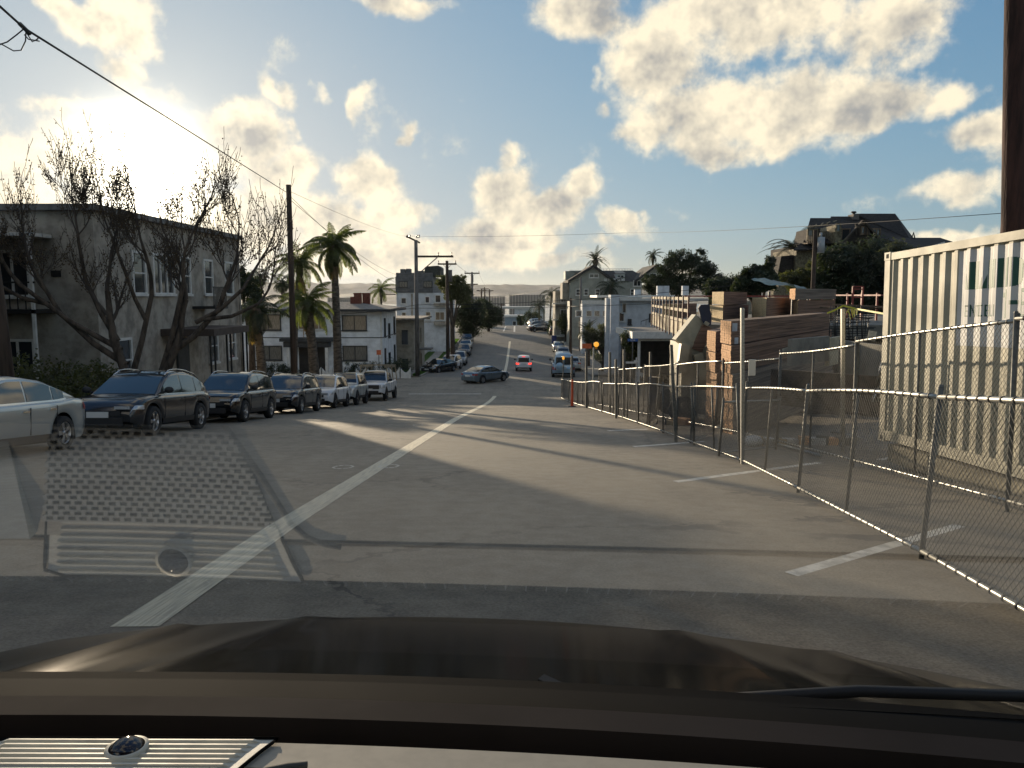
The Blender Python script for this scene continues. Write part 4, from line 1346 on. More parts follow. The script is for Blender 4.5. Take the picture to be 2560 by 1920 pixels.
    # mirrors
    for s in (1, -1):
        b = MB(); xm = gx1 - .28; zm = belt(xm) + .14
        b.ball((xm, s * (hw(xm) + .11), zm), .12, 10, 6, 0, (.62, 1.0, .72)); b.bar((xm, s * (hw(xm) - .10), zm - .08), (xm, s * (hw(xm) + .05), zm - .03), .05)
        parts.append(("wing_mirror", b.mesh("wing_mirror", M_BLACK if kind != "sedan" else pm), None, None))
    if K["rails"]:
        for s in (1, -1):
            b = MB(); pts = []
            for i in range(9):
                x = -1.75 + 2.1 * i / 8
                pts.append((x, s * (yt(x) - .06), zrf(x) + (.045 if 0 < i < 8 else .0)))
            b.tube(pts, .018, 6); parts.append(("roof_rail", b.mesh("roof_rail", M_CHROME), None, None))
    if kind == "sedan":
        b = MB(); b.add([(-1.25, 0, 1.335), (-1.42, 0, 1.32), (-1.36, 0, 1.42), (-1.3, .02, 1.35), (-1.3, -.02, 1.35)], [(0, 3, 2), (3, 1, 2), (0, 2, 4), (4, 2, 1)]); parts.append(("aerial", b.mesh("aerial", pm), None, None))
    if lit:
        b = MB(); b.span(-hl + .12, -hl + .16, -.16, .16, zrf(-hl + .3) - .03, zrf(-hl + .3) + .02); parts.append(("brake_light", b.mesh("brake_light", M_TAILON), None, None))
    if kind == "van":
        b = MB(); b.lathe([(0, -.09), (.30, -.09), (.36, -.05), (.37, .04), (.3, .1), (0, .1)], (-hl - .12, .32, .98), "x", 18); parts.append(("spare_wheel_cover", b.mesh("spare_wheel_cover", pm), None, None))
    # wheels
    tb = MB(); tb.lathe([(r * .66, -.11), (r * .93, -.115), (r, -.085), (r, .085), (r * .93, .115), (r * .66, .11)], axis="y", n=26)
    tme = tb.mesh("tyre", M_TYRE)
    rb = MB(); rb.lathe([(r * .68, .08), (r * .66, .10), (r * .60, .085), (r * .58, .02)], axis="y", n=26)
    rb.lathe([(r * .58, .02), (0, .015)], axis="y", n=26, mi=1)
    for i in range(5):
        a = 2 * pi * i / 5
        for da in (-.13, .13):
            rb.bar((r * .14 * cos(a), .075, r * .14 * sin(a)), (r * .62 * cos(a + da), .078, r * .62 * sin(a + da)), .032, .045)
    rb.lathe([(r * .16, .03), (r * .16, .09), (0, .095)], axis="y", n=10)
    rme = rb.mesh("rim", [rim, M_UNDER])
    _LIB[key] = (parts, tme, rme, K, W, r)
    return _LIB[key]


def car(name, label, cat, kind, pm, loc, rz, rim=None, lit=False, group=None, scale=1.0, slope=0.0, mirror=True):
    parts, tme, rme, K, W, r = car_proto(kind, pm, rim or M_RIM, lit)
    t = thing(name, label, cat, loc, rz, group)
    t.scale = (scale,) * 3
    if slope: t.rotation_euler = (Matrix.Rotation(rz, 3, "Z") @ Matrix.Rotation(slope, 3, "Y")).to_euler()
    for nm, me, _, _ in parts:
        link(nm, me, t)
    for s in (1, -1):
        for xw in K["wb"]:
            w = link("wheel", tme, t, (xw, s * (W / 2 - .115), r))
            q = link("rim", rme, w)
            if s < 0: q.rotation_euler = (0, 0, pi)
    return t


P_SILV = paint("silver", (.42, .46, .47), .28, .6)
P_DGREY = paint("dark_grey", (.035, .036, .04), .16, .4)
P_BLACK = paint("black", (.012, .013, .014), .14, .2)
P_DBLUE = paint("slate", (.02, .024, .032), .18, .4)
P_WHITE = paint("white", (.62, .64, .66), .3, .0)
P_LBLUE = paint("light_blue", (.30, .42, .52), .3, .4)
P_STEEL = paint("steel_blue", (.15, .20, .24), .2, .6)
P_GREY = paint("grey", (.22, .23, .24), .3, .5)

G1 = "cars parked nose to tail along the left kerb of the slope"
def slope_at(y, x=0): return math.atan2(gz(x, y - 2) - gz(x, y + 2), 4)   # rise towards -y (the nose side)

def left(name, label, cat, kind, pm, yr, x, **kw):
    K = KINDS[kind]; yc = yr + K["wb"][0]          # rear wheel at y = yr; the nose points at us
    car(name, label, cat, kind, pm, on(x, yc), -pi / 2, group=G1, slope=-slope_at(yc), **kw)

left("sedan", "silver sedan cut by the picture's edge, nearest of the row along the left kerb", "car", "sedan", P_SILV, 15.2, -9.85)
left("parked_suv", "dark grey sloping roofed crossover parked right behind the silver sedan", "car", "coupe_suv", P_DGREY, 21.9, -9.9)
left("parked_suv", "glossy black crossover with silver roof rails, third car from the near end of the row", "car", "suv", P_BLACK, 28.3, -9.9)
left("parked_suv", "dark slate crossover with bright alloy wheels in front of the white crossover", "car", "suv", P_DBLUE, 34.9, -9.85)
left("parked_suv", "white crossover with black lower trim parked between the slate one and the jeep", "car", "suv", P_WHITE, 41.0, -9.85, rim=M_RIMD)
left("boxy_offroader", "boxy pale silver off roader parked just before the white pickup", "car", "boxy", P_SILV, 46.0, -9.8, rim=M_RIMD)
PX, PY = -9.35, 51.9
left("pickup_truck", "white pickup truck carrying a ladder rack at the end of the row", "truck", "pickup", P_WHITE, PY + 1.85, PX, rim=M_RIMD)
# rack on the pickup (a part of it)
def rack():
    t = [o for o in bpy.data.objects if o.name.startswith("pickup_truck") and o.parent is None][0]
    b = MB()
    for s in (-.95, .95):
        for x in (-2.7, -1.1, 1.2):
            b.bar((x, s, 1.2 if x < 1 else 1.3), (x - (.25 if x > 1 else 0), s * .86, 2.28), .06)
        b.bar((-2.8, s * .86, 2.3), (1.5, s * .86, 2.3), .06)
    for x in (-2.8, -1.9, -1.0, -.1, .8, 1.5): b.bar((x, -.82, 2.3), (x, .82, 2.3), .05)
    b.span(-2.85, 1.55, -.82, -.78, 2.14, 2.28); b.span(-2.85, 1.55, .78, .82, 2.14, 2.28)
    b.build("ladder_rack", mat("rack_metal", (.34, .27, .17), .6, var=.2), t)
rack()

# crossing the junction
g = gnd(1218, 948)
SED = car("sedan", "steel blue sedan crossing the junction from left to right", "car", "sedan", P_STEEL, on(g.x, 68.5), R(52), lit=False)
car("suv", "white family car driving away with its brake lights on", "car", "boxy", P_WHITE, on(at(1309, 928, 87).x, 87.5), pi / 2, lit=True, scale=.95, slope=.02)
car("camper_van", "pale blue high roofed van with a covered spare wheel parked at the kerb", "van", "van", P_LBLUE, on(at(1408, 930, 76).x, 76.8), pi / 2 - .03, lit=False, scale=1.17)

G2 = "cars parked along the right kerb beyond the junction"
for i, (y, k, p, lab) in enumerate(((87.5, "suv", P_SILV, "silver car parked directly ahead of the blue van"), (96, "sedan", P_WHITE, "pale sedan parked second ahead of the blue van"), (105, "suv", P_GREY, "grey crossover in the middle of the right kerb row"), (114, "sedan", P_SILV, "silver sedan last in the right kerb row before the blue bin"))):
    car("parked_car", lab, "car", k, p, on(6.25, y), pi / 2, group=G2, slope=slope_at(y))
G3 = "cars parked along the left kerb beyond the junction"
car("parked_car", "black sedan turning its nose to the junction beside the second utility pole", "car", "sedan", P_BLACK, on(at(1105, 930, 84).x - .3, 84.5), -pi / 2 - .5, group=G3)
car("parked_car", "white car half hidden behind the black sedan at the junction", "car", "suv", P_WHITE, on(at(1130, 930, 89).x - .2, 89), -pi / 2 - .2, group=G3)
for i, (px, y, k, p, lab) in enumerate(((1148, 97, "suv", P_GREY, "grey crossover behind the white car at the left kerb"), (1160, 108, "suv", P_DGREY, "dark crossover with pale roof in the middle of the far left row"), (1165, 116, "sedan", P_SILV, "silver sedan behind the dark crossover at the far left kerb"), (1168, 124, "suv", P_BLACK, "black car last in the far left row before the upper crossing"))):
    car("parked_car", lab, "car", k, p, on(at(px, 880, y).x, y), -pi / 2, group=G3, slope=slope_at(y))
G4 = "cars parked at an angle near the crest"
for px, y, k, p, rz, lab in ((1216, 166, "sedan", P_WHITE, -1.45, "white car standing alone at the left kerb near the crest"), (1385, 140.5, "suv", P_BLACK, pi / 2, "black car seen from behind at the upper crossing"),
                        (1350, 150, "sedan", P_BLACK, .35, "black sedan parked aslant nearest the upper crossing"), (1352, 157, "suv", P_DGREY, .35, "dark car parked aslant second from the upper crossing"),
                        (1350, 164, "sedan", P_DBLUE, .35, "slate car parked aslant third from the upper crossing"), (1346, 171, "suv", P_SILV, .35, "silver car parked aslant farthest up the crest")):
    car("parked_car", lab, "car", k, p, on(at(px, 830, y).x, y), rz, group=G4)

# ------------------------------------------------------------------ plants
M_BARK = mat("bark_brown", (.10, .075, .055), .95, var=.3, vscale=6, bump=.8, bscale=30, stretch=(1, 1, .3))
M_BARKP = mat("palm_bark", (.15, .125, .10), .95, var=.3, vscale=3, bump=.8, bscale=20, stretch=(1, 1, 3))
M_TWIG = mat("twig", (.07, .055, .045), .9, var=0)


def leafm(name, col, tr=.35, var=.35):
    m = mat(name, col, .6, var=var, vscale=.9)
    t = m.node_tree; b = t.nodes["Principled BSDF"]; o = t.nodes["Material Output"]
    tl = N(t, "ShaderNodeBsdfTranslucent"); tl.inputs["Color"].default_value = (col[0] * 2.2, col[1] * 2.2, col[2] * .9, 1)
    mx = N(t, "ShaderNodeMixShader"); mx.inputs[0].default_value = tr
    LK(t, b.outputs[0], mx.inputs[1]); LK(t, tl.outputs[0], mx.inputs[2]); LK(t, mx.outputs[0], o.inputs[0])
    return m


L_DARK = leafm("leaf_dark", (.035, .05, .022), .2)
L_OLIVE = leafm("leaf_olive", (.075, .085, .03), .3)
L_GREY = leafm("leaf_grey_green", (.07, .08, .05), .25)
L_PALM = leafm("palm_leaf", (.08, .105, .035), .4)
L_SEED = mat("seed_ball", (.09, .06, .03), .9, var=0)


def blob_crown(parts, n, size, seed, m, name="crown", parent=None, flat=.9):
    """many leaf sized faces spread in clumps through the volume; parts: (cx,cy,cz,rx,ry,rz)"""
    r = random.Random(seed)
    tot = sum(p[3] * p[4] * p[5] for p in parts)
    b = MB()
    for (cx, cyy, cz, rx, ry, rz_) in parts:
        k = int(n * rx * ry * rz_ / tot)
        nc = max(7, k // 45)
        cl = []
        for _ in range(nc):
            while True:
                u = Vector((r.uniform(-1, 1), r.uniform(-1, 1), r.uniform(-1, 1)))
                if .35 < u.length < 1: break
            cl.append((Vector((cx + u.x * rx, cyy + u.y * ry, cz + u.z * rz_)), r.uniform(.22, .42) * (rx + ry + rz_) / 3))
        for _ in range(k):
            c, cr = cl[r.randrange(nc)]
            d = Vector((r.gauss(0, .5), r.gauss(0, .5), r.gauss(0, .42)))
            p = c + d * cr
            a = Vector((r.uniform(-1, 1), r.uniform(-1, 1), r.uniform(-1, 1))).normalized()
            e = a.orthogonal().normalized(); s = size * r.uniform(.5, 1.25)
            b.add([p - a * s, p + e * s * .5, p + a * s, p - e * s * .5], [(0, 1, 2, 3)])
    return b.build(name, m, parent)


def tree(name, label, cat, loc, h, parts, n, size, seed, m, trunk_r=.25, group=None, limbs=5):
    t = thing(name, label, cat, loc, 0, group)
    r = random.Random(seed)
    b = MB()
    top = min(p[2] for p in parts)
    b.tube([(0, 0, -.6), (r.uniform(-.1, .1), 0, top * .5), (r.uniform(-.3, .3), r.uniform(-.2, .2), top)], [trunk_r * 1.3, trunk_r, trunk_r * .75], 8)
    for i in range(limbs):
        p = parts[i % len(parts)]
        b.tube([(0, 0, top * .55), ((p[0] + r.uniform(-.3, .3)) * .5, p[1] * .5, (top * .7 + p[2]) / 2), (p[0] + r.uniform(-.4, .4) * p[3], p[1] + r.uniform(-.4, .4) * p[4], p[2] + r.uniform(0, .5) * p[5])], [trunk_r * .6, trunk_r * .4, trunk_r * .12], 6)
    b.build("trunk", M_BARK, t)
    blob_crown(parts, n, size, seed, m, "crown", t)
    return t


def frond_mesh(Lf, nl, ll, droop, seed, m, lw=.035, hang=.35, fan=False):
    r = random.Random(seed)
    b = MB()
    pts = []
    for i in range(15):
        s = i / 14
        ang = .95 - droop * s * 1.9
        if i == 0: pts.append(Vector((0, 0, 0)))
        else: pts.append(pts[-1] + Vector((cos(ang), 0, sin(ang))) * Lf / 14)
    b.tube(pts, [.05 * (1 - .85 * i / 14) * Lf / 3 for i in range(15)], 5)
    for k in range(nl):
        s = .10 + .9 * k / nl
        f = s * 14; i = min(13, int(f)); p = pts[i].lerp(pts[i + 1], f - i); d = (pts[i + 1] - pts[i]).normalized()
        env = sin(pi * min(1, s * .9 + .12)) ** .6 * ll
        for sd in (-1, 1):
            out = Vector((d.x * .55, sd * 1.0, d.z * .5 - hang * r.uniform(.5, 1.5))).normalized()
            L1 = env * r.uniform(.8, 1.1)
            q1 = p + out * L1 * .55
            out2 = (out + Vector((0, 0, -hang * 1.6))).normalized()
            q2 = q1 + out2 * L1 * .5
            wv = d * lw
            b.add([p - wv * .5, p + wv * .5, q1 + wv, q1 - wv, q2], [(0, 1, 2, 3), (3, 2, 4)])
    return b.mesh("frond", m)


def palm(name, label, loc, h, r0, lean, nf, Lf, seed, m=None, mode="queen", group=None, boot=True, tilt=(.2, 2.3), nl=34, each=True):
    t = thing(name, label, "palm tree", loc, 0, group)
    r = random.Random(seed)
    b = MB()
    pts, rad = [], []
    n = 14
    for i in range(n + 1):
        s = i / n
        pts.append((lean[0] * s * s, lean[1] * s * s, -.4 + (h + .4) * s)); rad.append(r0 * (1.15 - .42 * s + (.12 if i == 0 else 0) + r.uniform(-.03, .03)))
    b.tube(pts, rad, 10)
    for i in range(1, 34):
        s = i / 34; b.lathe([(r0 * (1.2 - .42 * s), -.02), (r0 * (1.24 - .42 * s), .02)], (lean[0] * s * s, lean[1] * s * s, -.4 + (h + .4) * s), n=10)
    b.build("trunk", M_BARKP, t)
    top = Vector((lean[0], lean[1], h))
    m = m or L_PALM
    if mode == "queen":
        ms = [frond_mesh(Lf * q, nl, Lf * .21, dr, seed + k, m, lw=.03, hang=.5) for k, (q, dr) in enumerate(((1, .9), (.92, 1.15), (1.05, .7)))]
    elif mode == "date":
        ms = [frond_mesh(Lf * q, nl, Lf * .14, dr, seed + k, m, lw=.03, hang=.05) for k, (q, dr) in enumerate(((1, .75), (.9, 1.0), (1.0, .5)))]
    else:
        ms = [fan_mesh(Lf, seed + k, m) for k in range(3)]
    if boot:
        bb = MB(); bb.lathe([(r0 * .8, -1.1), (r0 * 1.25, -.6), (r0 * 1.35, -.1), (r0 * .7, .35), (0, .5)], tuple(top), n=10); bb.build("boot", M_BARKP, t)
    for i in range(nf):
        a = 2.399 * i + r.uniform(-.2, .2)
        el = tilt[0] + (tilt[1] - tilt[0]) * ((i + .5) / nf) ** 1.1       # 0 = up, pi/2 = flat, >pi/2 hanging
        o = link("frond", ms[i % 3], t, top + Vector((0, 0, .1)))
        M = Matrix.Rotation(a, 3, "Z") @ Matrix.Rotation(-(pi / 2 - el) + .95 - .15, 3, "Y")
        o.rotation_euler = M.to_euler()
        o.scale = (r.uniform(.85, 1.1),) * 3
    if mode == "queen" and each:
        # hanging dry fronds under the crown
        dry = frond_mesh(Lf * .7, 20, Lf * .14, .3, seed + 9, M_DRY, hang=.2)
        for i in range(7):
            o = link("dead_frond", dry, t, top + Vector((0, 0, -.5)))
            o.rotation_euler = (Matrix.Rotation(i * .9 + r.uniform(-.2, .2), 3, "Z") @ Matrix.Rotation(R(r.uniform(110, 128)), 3, "Y")).to_euler()
    return t


def fan_mesh(Lf, seed, m):
    r = random.Random(seed); b = MB()
    st = Lf * .45
    b.tube([(0, 0, 0), (st * .75, 0, st * .5), (st, 0, st * .55)], [.03, .02, .015], 5)
    c = Vector((st, 0, st * .55))
    for k in range(22):
        a = -1.9 + 3.8 * k / 21
        d = Vector((cos(a), sin(a) * .95, -.10 - .12 * abs(a))).normalized()
        e = Vector((-sin(a), cos(a), 0)) * .035
        L1 = Lf * .6 * r.uniform(.9, 1.08)
        p1 = c + d * L1 * .65; p2 = p1 + (d + Vector((0, 0, -.7))).normalized() * L1 * .35
        b.add([c, p1 + e, p2, p1 - e], [(0, 1, 2, 3)])
    return b.mesh("frond", m)


M_DRY = leafm("dry_frond", (.20, .14, .07), .3)


# --- the big bare sycamore
def sycamore():
    base = on(-12.4, 25.6)
    t = thing("bare_tree", "large bare tree hung with seed balls in front of the grey stucco house", "tree", base)
    r = random.Random(21)
    tb = MB(); tw = MB(); sb = MB()
    cnt = [0]
    def grow(p, d, L, rad, depth):
        n = 5
        pts = [p]; rr = [rad]
        q, dd = p.copy(), d.copy()
        for i in range(n):
            dd = (dd + Vector((r.gauss(0, .08), r.gauss(0, .10), .10 if depth > 0 else .02))).normalized()
            q = q + dd * L / n
            pts.append(q.copy()); rr.append(max(.0075, rad * (1 - .38 * (i + 1) / n)))
        (tb if depth < 2 else tw).tube(pts, rr, 8 if depth < 2 else (5 if depth < 4 else 3), cap=False)
        if depth >= 3:
            for _ in range(4 if depth > 3 else 2):
                if r.random() < .36:
                    s = r.uniform(.1, 1) * (n - .01); k = int(s); pp = pts[k].lerp(pts[k + 1], s - k)
                    dr = Vector((r.uniform(-.6, .6), r.uniform(-.6, .6), -1)).normalized() * r.uniform(.04, .14)
                    sb.ball(tuple(pp + dr), r.uniform(.015, .028), 5, 3)
        if depth >= 6:
            return
        nk = (3, 3, 4, 4, 3, 2)[depth]
        for c in range(nk):
            s = .999 if c == 0 else r.uniform(.30, .95)
            k = min(n - 1, int(s * n)); pp = pts[k].lerp(pts[k + 1], s * n - k)
            spread = r.uniform(.08, .22) if c == 0 else r.uniform(.35, .80)
            ax = Vector((r.uniform(-.5, .5), r.choice((-1, 1)) * r.uniform(.5, 1), r.uniform(-.2, .2))).normalized()
            nd = (Matrix.Rotation(spread, 3, ax) @ dd).normalized()
            nd = (nd + Vector((0, 0, .10))).normalized()
            grow(pp, nd, L * (.80 if c == 0 else r.uniform(.55, .75)), rr[k + 1] * (.9 if c == 0 else .6), depth + 1)
    # forked trunk: two leaning stems, each parting low into long limbs
    tb.tube([(0, 0, -.4), (0, 0, .35)], [.36, .28], 10)
    def limb(a, c, rad, L2, n0=1):
        a, c = Vector(a), Vector(c)
        mid = (a + c) / 2 + Vector((0, 0, -.15))
        tb.tube([a, mid, c], [rad, rad * .85, rad * .7], 8, cap=False)
        grow(c, ((c - mid).normalized() + Vector((0, 0, .5))).normalized(), L2, rad * .7, n0)
    limb((0, 0, .2), (-.85, 0, 2.8), .19, 1.55)
    limb((.1, 0, .2), (1.2, 0, 2.5), .19, 1.6)
    limb((-.45, 0, 1.9), (-2.6, .1, 3.6), .12, 1.6)
    limb((-.6, 0, 2.4), (-3.7, -.1, 4.5), .10, 1.35)
    limb((-.3, 0, 1.5), (.4, .2, 4.2), .11, 1.6)
    limb((1.0, 0, 2.3), (2.6, .1, 3.7), .12, 1.5)
    limb((.7, 0, 1.7), (1.6, -.2, 4.4), .10, 1.5)
    limb((-.7, 0, 2.7), (-1.7, .1, 4.7), .10, 1.5)
    limb((.2, .1, 3.4), (-.4, .1, 5.0), .08, 1.4)
    limb((-2.9, 0, 3.9), (-4.7, .1, 4.6), .08, 1.2, 2)
    limb((2.2, 0, 3.4), (4.0, -.1, 3.9), .07, 1.1, 2)
    limb((1.9, 0, 3.3), (3.5, .0, 4.4), .08, 1.3, 2)
    tb.build("trunk", M_BARK, t); tw.build("branches", M_TWIG, t)
    s = sb.build("seed_balls", L_SEED, t); tag(s, kind="stuff")
sycamore()

# hedge and undergrowth by the left pavement
def hedge(name, label, boxes, n, size, seed, m, group=None, cat="hedge"):
    o = thing(name, label, cat, (boxes[0][0], boxes[0][1], boxes[0][2] - boxes[0][5]), 0, group)
    bx = [(c[0] - boxes[0][0], c[1] - boxes[0][1], c[2] - boxes[0][2] + boxes[0][5], c[3], c[4], c[5]) for c in boxes]
    blob_crown(bx, n, size, seed, m, "foliage", o)
    b = MB()
    r = random.Random(seed)
    for c in bx:
        for _ in range(4):
            b.tube([(c[0] + r.uniform(-.5, .5) * c[3], c[1] + r.uniform(-.5, .5) * c[4], -.3), (c[0] + r.uniform(-.5, .5) * c[3], c[1] + r.uniform(-.5, .5) * c[4], c[2])], [.03, .012], 5)
    b.build("stem", M_BARK, o)
    return o

hedge("hedge", "rough green hedge below the grey house behind the nearest parked cars", [(-14.3, y, gz(-14.3, y) + .85, .8, 1.5, 1.0) for y in (20.5, 22.5, 24.5, 26.5)], 12000, .07, 5, L_OLIVE)
# palms at the near junction corner
pl = on(at(845, 900, 55).x, 55)
htop = at(845, 622, 55).z - pl.z
palm("palm_tree", "tall queen palm with arching crown right of the wooden pole", pl, htop, .30, (-.1, 0), 38, 2.5, 31, tilt=(.05, 2.6), nl=44, group="palms at the near corner")
pl = on(at(786, 900, 53).x, 53)
palm("palm_tree", "short sunlit palm standing between the wooden pole and the tall palm", pl, at(775, 765, 53).z - pl.z, .34, (-.35, 0), 30, 2.5, 37, tilt=(.1, 2.1), group="palms at the near corner")
pl = on(at(655, 900, 50).x, 50)
palm("palm_tree", "shaded drooping palm at the corner of the grey stucco house", pl, at(640, 780, 50).z - pl.z, .30, (-.3, 0), 18, 2.5, 41, m=L_DARK, tilt=(.4, 2.4), group="palms at the near corner")
pl = on(at(735, 900, 57).x, 57)
palm("palm_tree", "queen palm with feathery crown behind the wooden pole", pl, at(760, 665, 57).z - pl.z, .2, (.6, 0), 26, 2.6, 43, tilt=(.1, 2.0), group="palms at the near corner")
for px, py, Y, lab in ((651, 690, 92, "small far fan palm just right of the grey stucco house"), (705, 706, 90, "small far fan palm left of the wooden pole")):
    p = on(at(px, 700, Y).x, Y); palm("fan_palm", lab, p, at(px, py, Y).z - p.z, .2, (0, 0), 26, 1.5, int(px), m=L_DARK, mode="fan", tilt=(.1, 2.6), boot=False, group="far fan palms")
p = on(at(952, 700, 92).x, 92); palm("palm_tree", "small palm behind the clapboard house roof beside the brick chimneys", p, at(955, 726, 92).z - p.z, .16, (0, 0), 15, 2.3, 51, tilt=(.1, 2.3), nl=24, each=False)
p = on(at(1375, 790, 150).x, 150); palm("palm_tree", "palm on a bare trunk beside the cream balconies", p, at(1375, 736, 150).z - p.z, .18, (.3, 0), 16, 3.2, 53, m=L_DARK, tilt=(.3, 2.3), nl=22, each=False)
p = on(at(1348, 790, 160).x, 160); palm("palm_tree", "low palm left of the bare trunked palm near the crest", p, at(1348, 765, 160).z - p.z, .2, (0, 0), 16, 3.3, 55, m=L_DARK, tilt=(.3, 2.1), nl=22, each=False)
p = on(at(1488, 700, 150).x, 150); palm("date_palm", "large dark date palm rising above the gabled roof", p, at(1488, 652, 150).z - p.z, .4, (0, 0), 34, 3.4, 57, m=L_DARK, mode="date", tilt=(.05, 2.0), nl=30)
p = on(at(1536, 740, 112).x, 116.5); palm("palm_tree", "palm standing against the sage gabled house", p, at(1536, 722, 116).z - p.z, .25, (0, 0), 18, 3.0, 59, m=L_DARK, tilt=(.2, 2.2), nl=24, each=False)
p = on(at(1637, 700, 120).x, 122); palm("fan_palm", "slim fan palm left of the dark spreading tree", p, at(1637, 640, 122).z - p.z, .2, (0, 0), 16, 1.9, 61, m=L_DARK, tilt=(.1, 2.4), nl=20, each=False)
p = at(2003, 640, 68); palm("date_palm", "date palm beside the dark shingled house", Vector((p.x, 70, -1)), at(2003, 625, 70).z + 1, .35, (0, 0), 30, 3.0, 63, m=L_DARK, mode="date", tilt=(.45, 2.1), nl=30)
p = on(at(1470, 800, 92).x, 92); palm("date_palm", "stubby date palm in the sloping garden beside the modern house", p, at(1470, 830, 92).z - p.z, .3, (0, 0), 30, 2.0, 65, m=L_DARK, mode="date", tilt=(.05, 1.7), nl=26)

# leafy trees
def tr(name, lab, px, pyb, Y, blobs, n, size, seed, m, cat="tree", z0=None, group=None):
    x = at(px, 800, Y).x
    z = z0 if z0 is not None else gz(x, Y)
    parts = []
    for (cx, cyp, rx, rz_) in blobs:
        c = at(cx, cyp, Y); k = Y / F_PX
        parts.append((c.x - x, 0, c.z - z, rx * k, max(rx, rz_) * k * .8, rz_ * k))
    tree(name, lab, cat, (x, Y, z), 1, parts, int(n * 1.7), size, seed, m, group=group)

tr("spreading_tree", "dark spreading conifer like tree above the modern house", 1700, 760, 96, [(1700, 650, 36, 26), (1675, 672, 32, 22), (1735, 668, 34, 26), (1700, 710, 46, 26), (1745, 640, 20, 20), (1650, 702, 26, 20)], 9000, .15, 71, L_DARK)
tr("dark_tree", "rounded dark tree right of the spreading tree", 1775, 760, 94, [(1770, 672, 26, 18), (1780, 710, 36, 24)], 4500, .14, 73, L_DARK)
tr("dark_tree", "low bushy tree left of the spreading tree", 1640, 770, 98, [(1640, 716, 30, 16), (1625, 700, 20, 14)], 3000, .14, 75, L_DARK)
tr("dark_tree", "dark bushy tree left of the teal tarpaulin", 1890, 760, 57, [(1885, 685, 30, 22), (1910, 700, 34, 26), (1865, 715, 34, 26), (1925, 668, 16, 24)], 7000, .14, 77, L_DARK)
tr("dark_tree", "dark tree mass beside the low roof left of the tarpaulin", 1835, 770, 74, [(1835, 718, 38, 26), (1800, 722, 36, 24)], 5500, .14, 79, L_DARK)
tr("oak_tree", "big dark bushy tree in front of the shingled house", 2150, 760, 58, [(2110, 660, 66, 46), (2190, 640, 50, 40), (2170, 705, 80, 50), (2085, 715, 54, 50), (2230, 690, 44, 60), (2110, 636, 34, 26), (2150, 750, 100, 40)], 26000, .12, 81, L_DARK, z0=-3)
tr("oak_tree", "olive bushy tree right of the big dark one behind the container", 2240, 760, 54, [(2240, 640, 40, 34), (2290, 690, 60, 60)], 8000, .12, 83, L_GREY, z0=-3)
tr("shrub", "dark shrub under the pale shingled wall", 2020, 770, 60, [(1990, 700, 40, 24), (2050, 690, 30, 46), (2015, 675, 16, 16)], 5500, .11, 85, L_OLIVE, z0=-2, cat="shrub")
tr("street_tree", "dark leafy tree over the second utility pole", 1132, 800, 92, [(1125, 712, 28, 22), (1152, 724, 26, 22), (1105, 702, 18, 14), (1150, 698, 16, 14), (1160, 745, 20, 24), (1130, 735, 20, 18)], 10000, .10, 87, L_OLIVE)
tr("street_tree", "dark rounded tree row lining the left pavement towards the crest", 1178, 800, 128, [(1168, 775, 22, 26), (1190, 782, 26, 30), (1160, 802, 20, 26), (1180, 815, 26, 26), (1165, 826, 20, 18), (1150, 790, 16, 20)], 11000, .14, 89, L_DARK)
tr("street_tree", "dense dark tree beyond the row at the left of the crest", 1222, 800, 150, [(1212, 780, 24, 26), (1236, 788, 20, 22), (1205, 766, 14, 18), (1218, 802, 26, 18), (1240, 803, 16, 12)], 10000, .16, 91, L_DARK)
tr("bushy_tree", "dark bushy tree right of the aslant parked cars", 1385, 850, 142, [(1385, 820, 14, 22)], 2500, .12, 93, L_DARK)
tr("bushy_tree", "dark bushy tree beside the pavement right of the upper crossing", 1415, 850, 126, [(1415, 810, 20, 26), (1432, 822, 14, 20)], 3500, .12, 95, L_DARK)
tr("bushy_tree", "small dark tree by the blue house at the crest", 1302, 815, 185, [(1302, 800, 9, 14)], 900, .14, 97, L_DARK)
tr("bushy_tree", "dark shrubby tree left of the low palm at the crest", 1330, 815, 176, [(1330, 795, 22, 18)], 2200, .14, 99, L_DARK)
tr("shrub", "olive shrub against the carport's left side", 1575, 880, 66, [(1572, 850, 18, 26), (1580, 880, 20, 26)], 3500, .07, 101, L_OLIVE, cat="shrub")
tr("shrub", "tangled dark shrub in the sloping garden below the modern house", 1510, 860, 82, [(1505, 830, 22, 24), (1490, 855, 28, 22), (1475, 838, 20, 18)], 4500, .08, 103, L_GREY, cat="shrub")
tr("house_tree", "shaded tree between the grey stucco house and the clapboard house", 625, 880, 60, [(620, 720, 34, 34), (600, 690, 26, 26), (640, 770, 24, 40)], 5000, .10, 105, L_DARK)

# clipped hedges
hedge("hedge", "dark clipped hedge in front of the clapboard house windows", [(at(x, 900, 73.6).x, 73.9, gy(73.9) + .75, 1.0, .6, .8) for x in (870, 900, 930)], 5000, .06, 111, L_DARK, group="hedges before the clapboard house")
hedge("hedge", "rounded dark hedge at the corner of the clapboard house", [(at(x, 900, 74).x, 75.3, gy(75) + .85, 1.0, .8, .95) for x in (975, 1000)] , 4000, .06, 113, L_DARK, group="hedges before the clapboard house")
hedge("hedge", "low dark hedge left of the clapboard house porch", [(at(x, 900, 74).x, 74.2, gy(74) + .6, 1.2, .6, .7) for x in (655, 690, 715)], 5000, .06, 115, L_DARK, group="hedges before the clapboard house")
hedge("hedge", "dark hedge strip between pavement and white garden wall", [(10.6 - (y - 80) * .006, y, gz(10.6, y) + .45, .45, 2.4, .5) for y in range(84, 130, 4)], 9000, .07, 117, L_DARK)
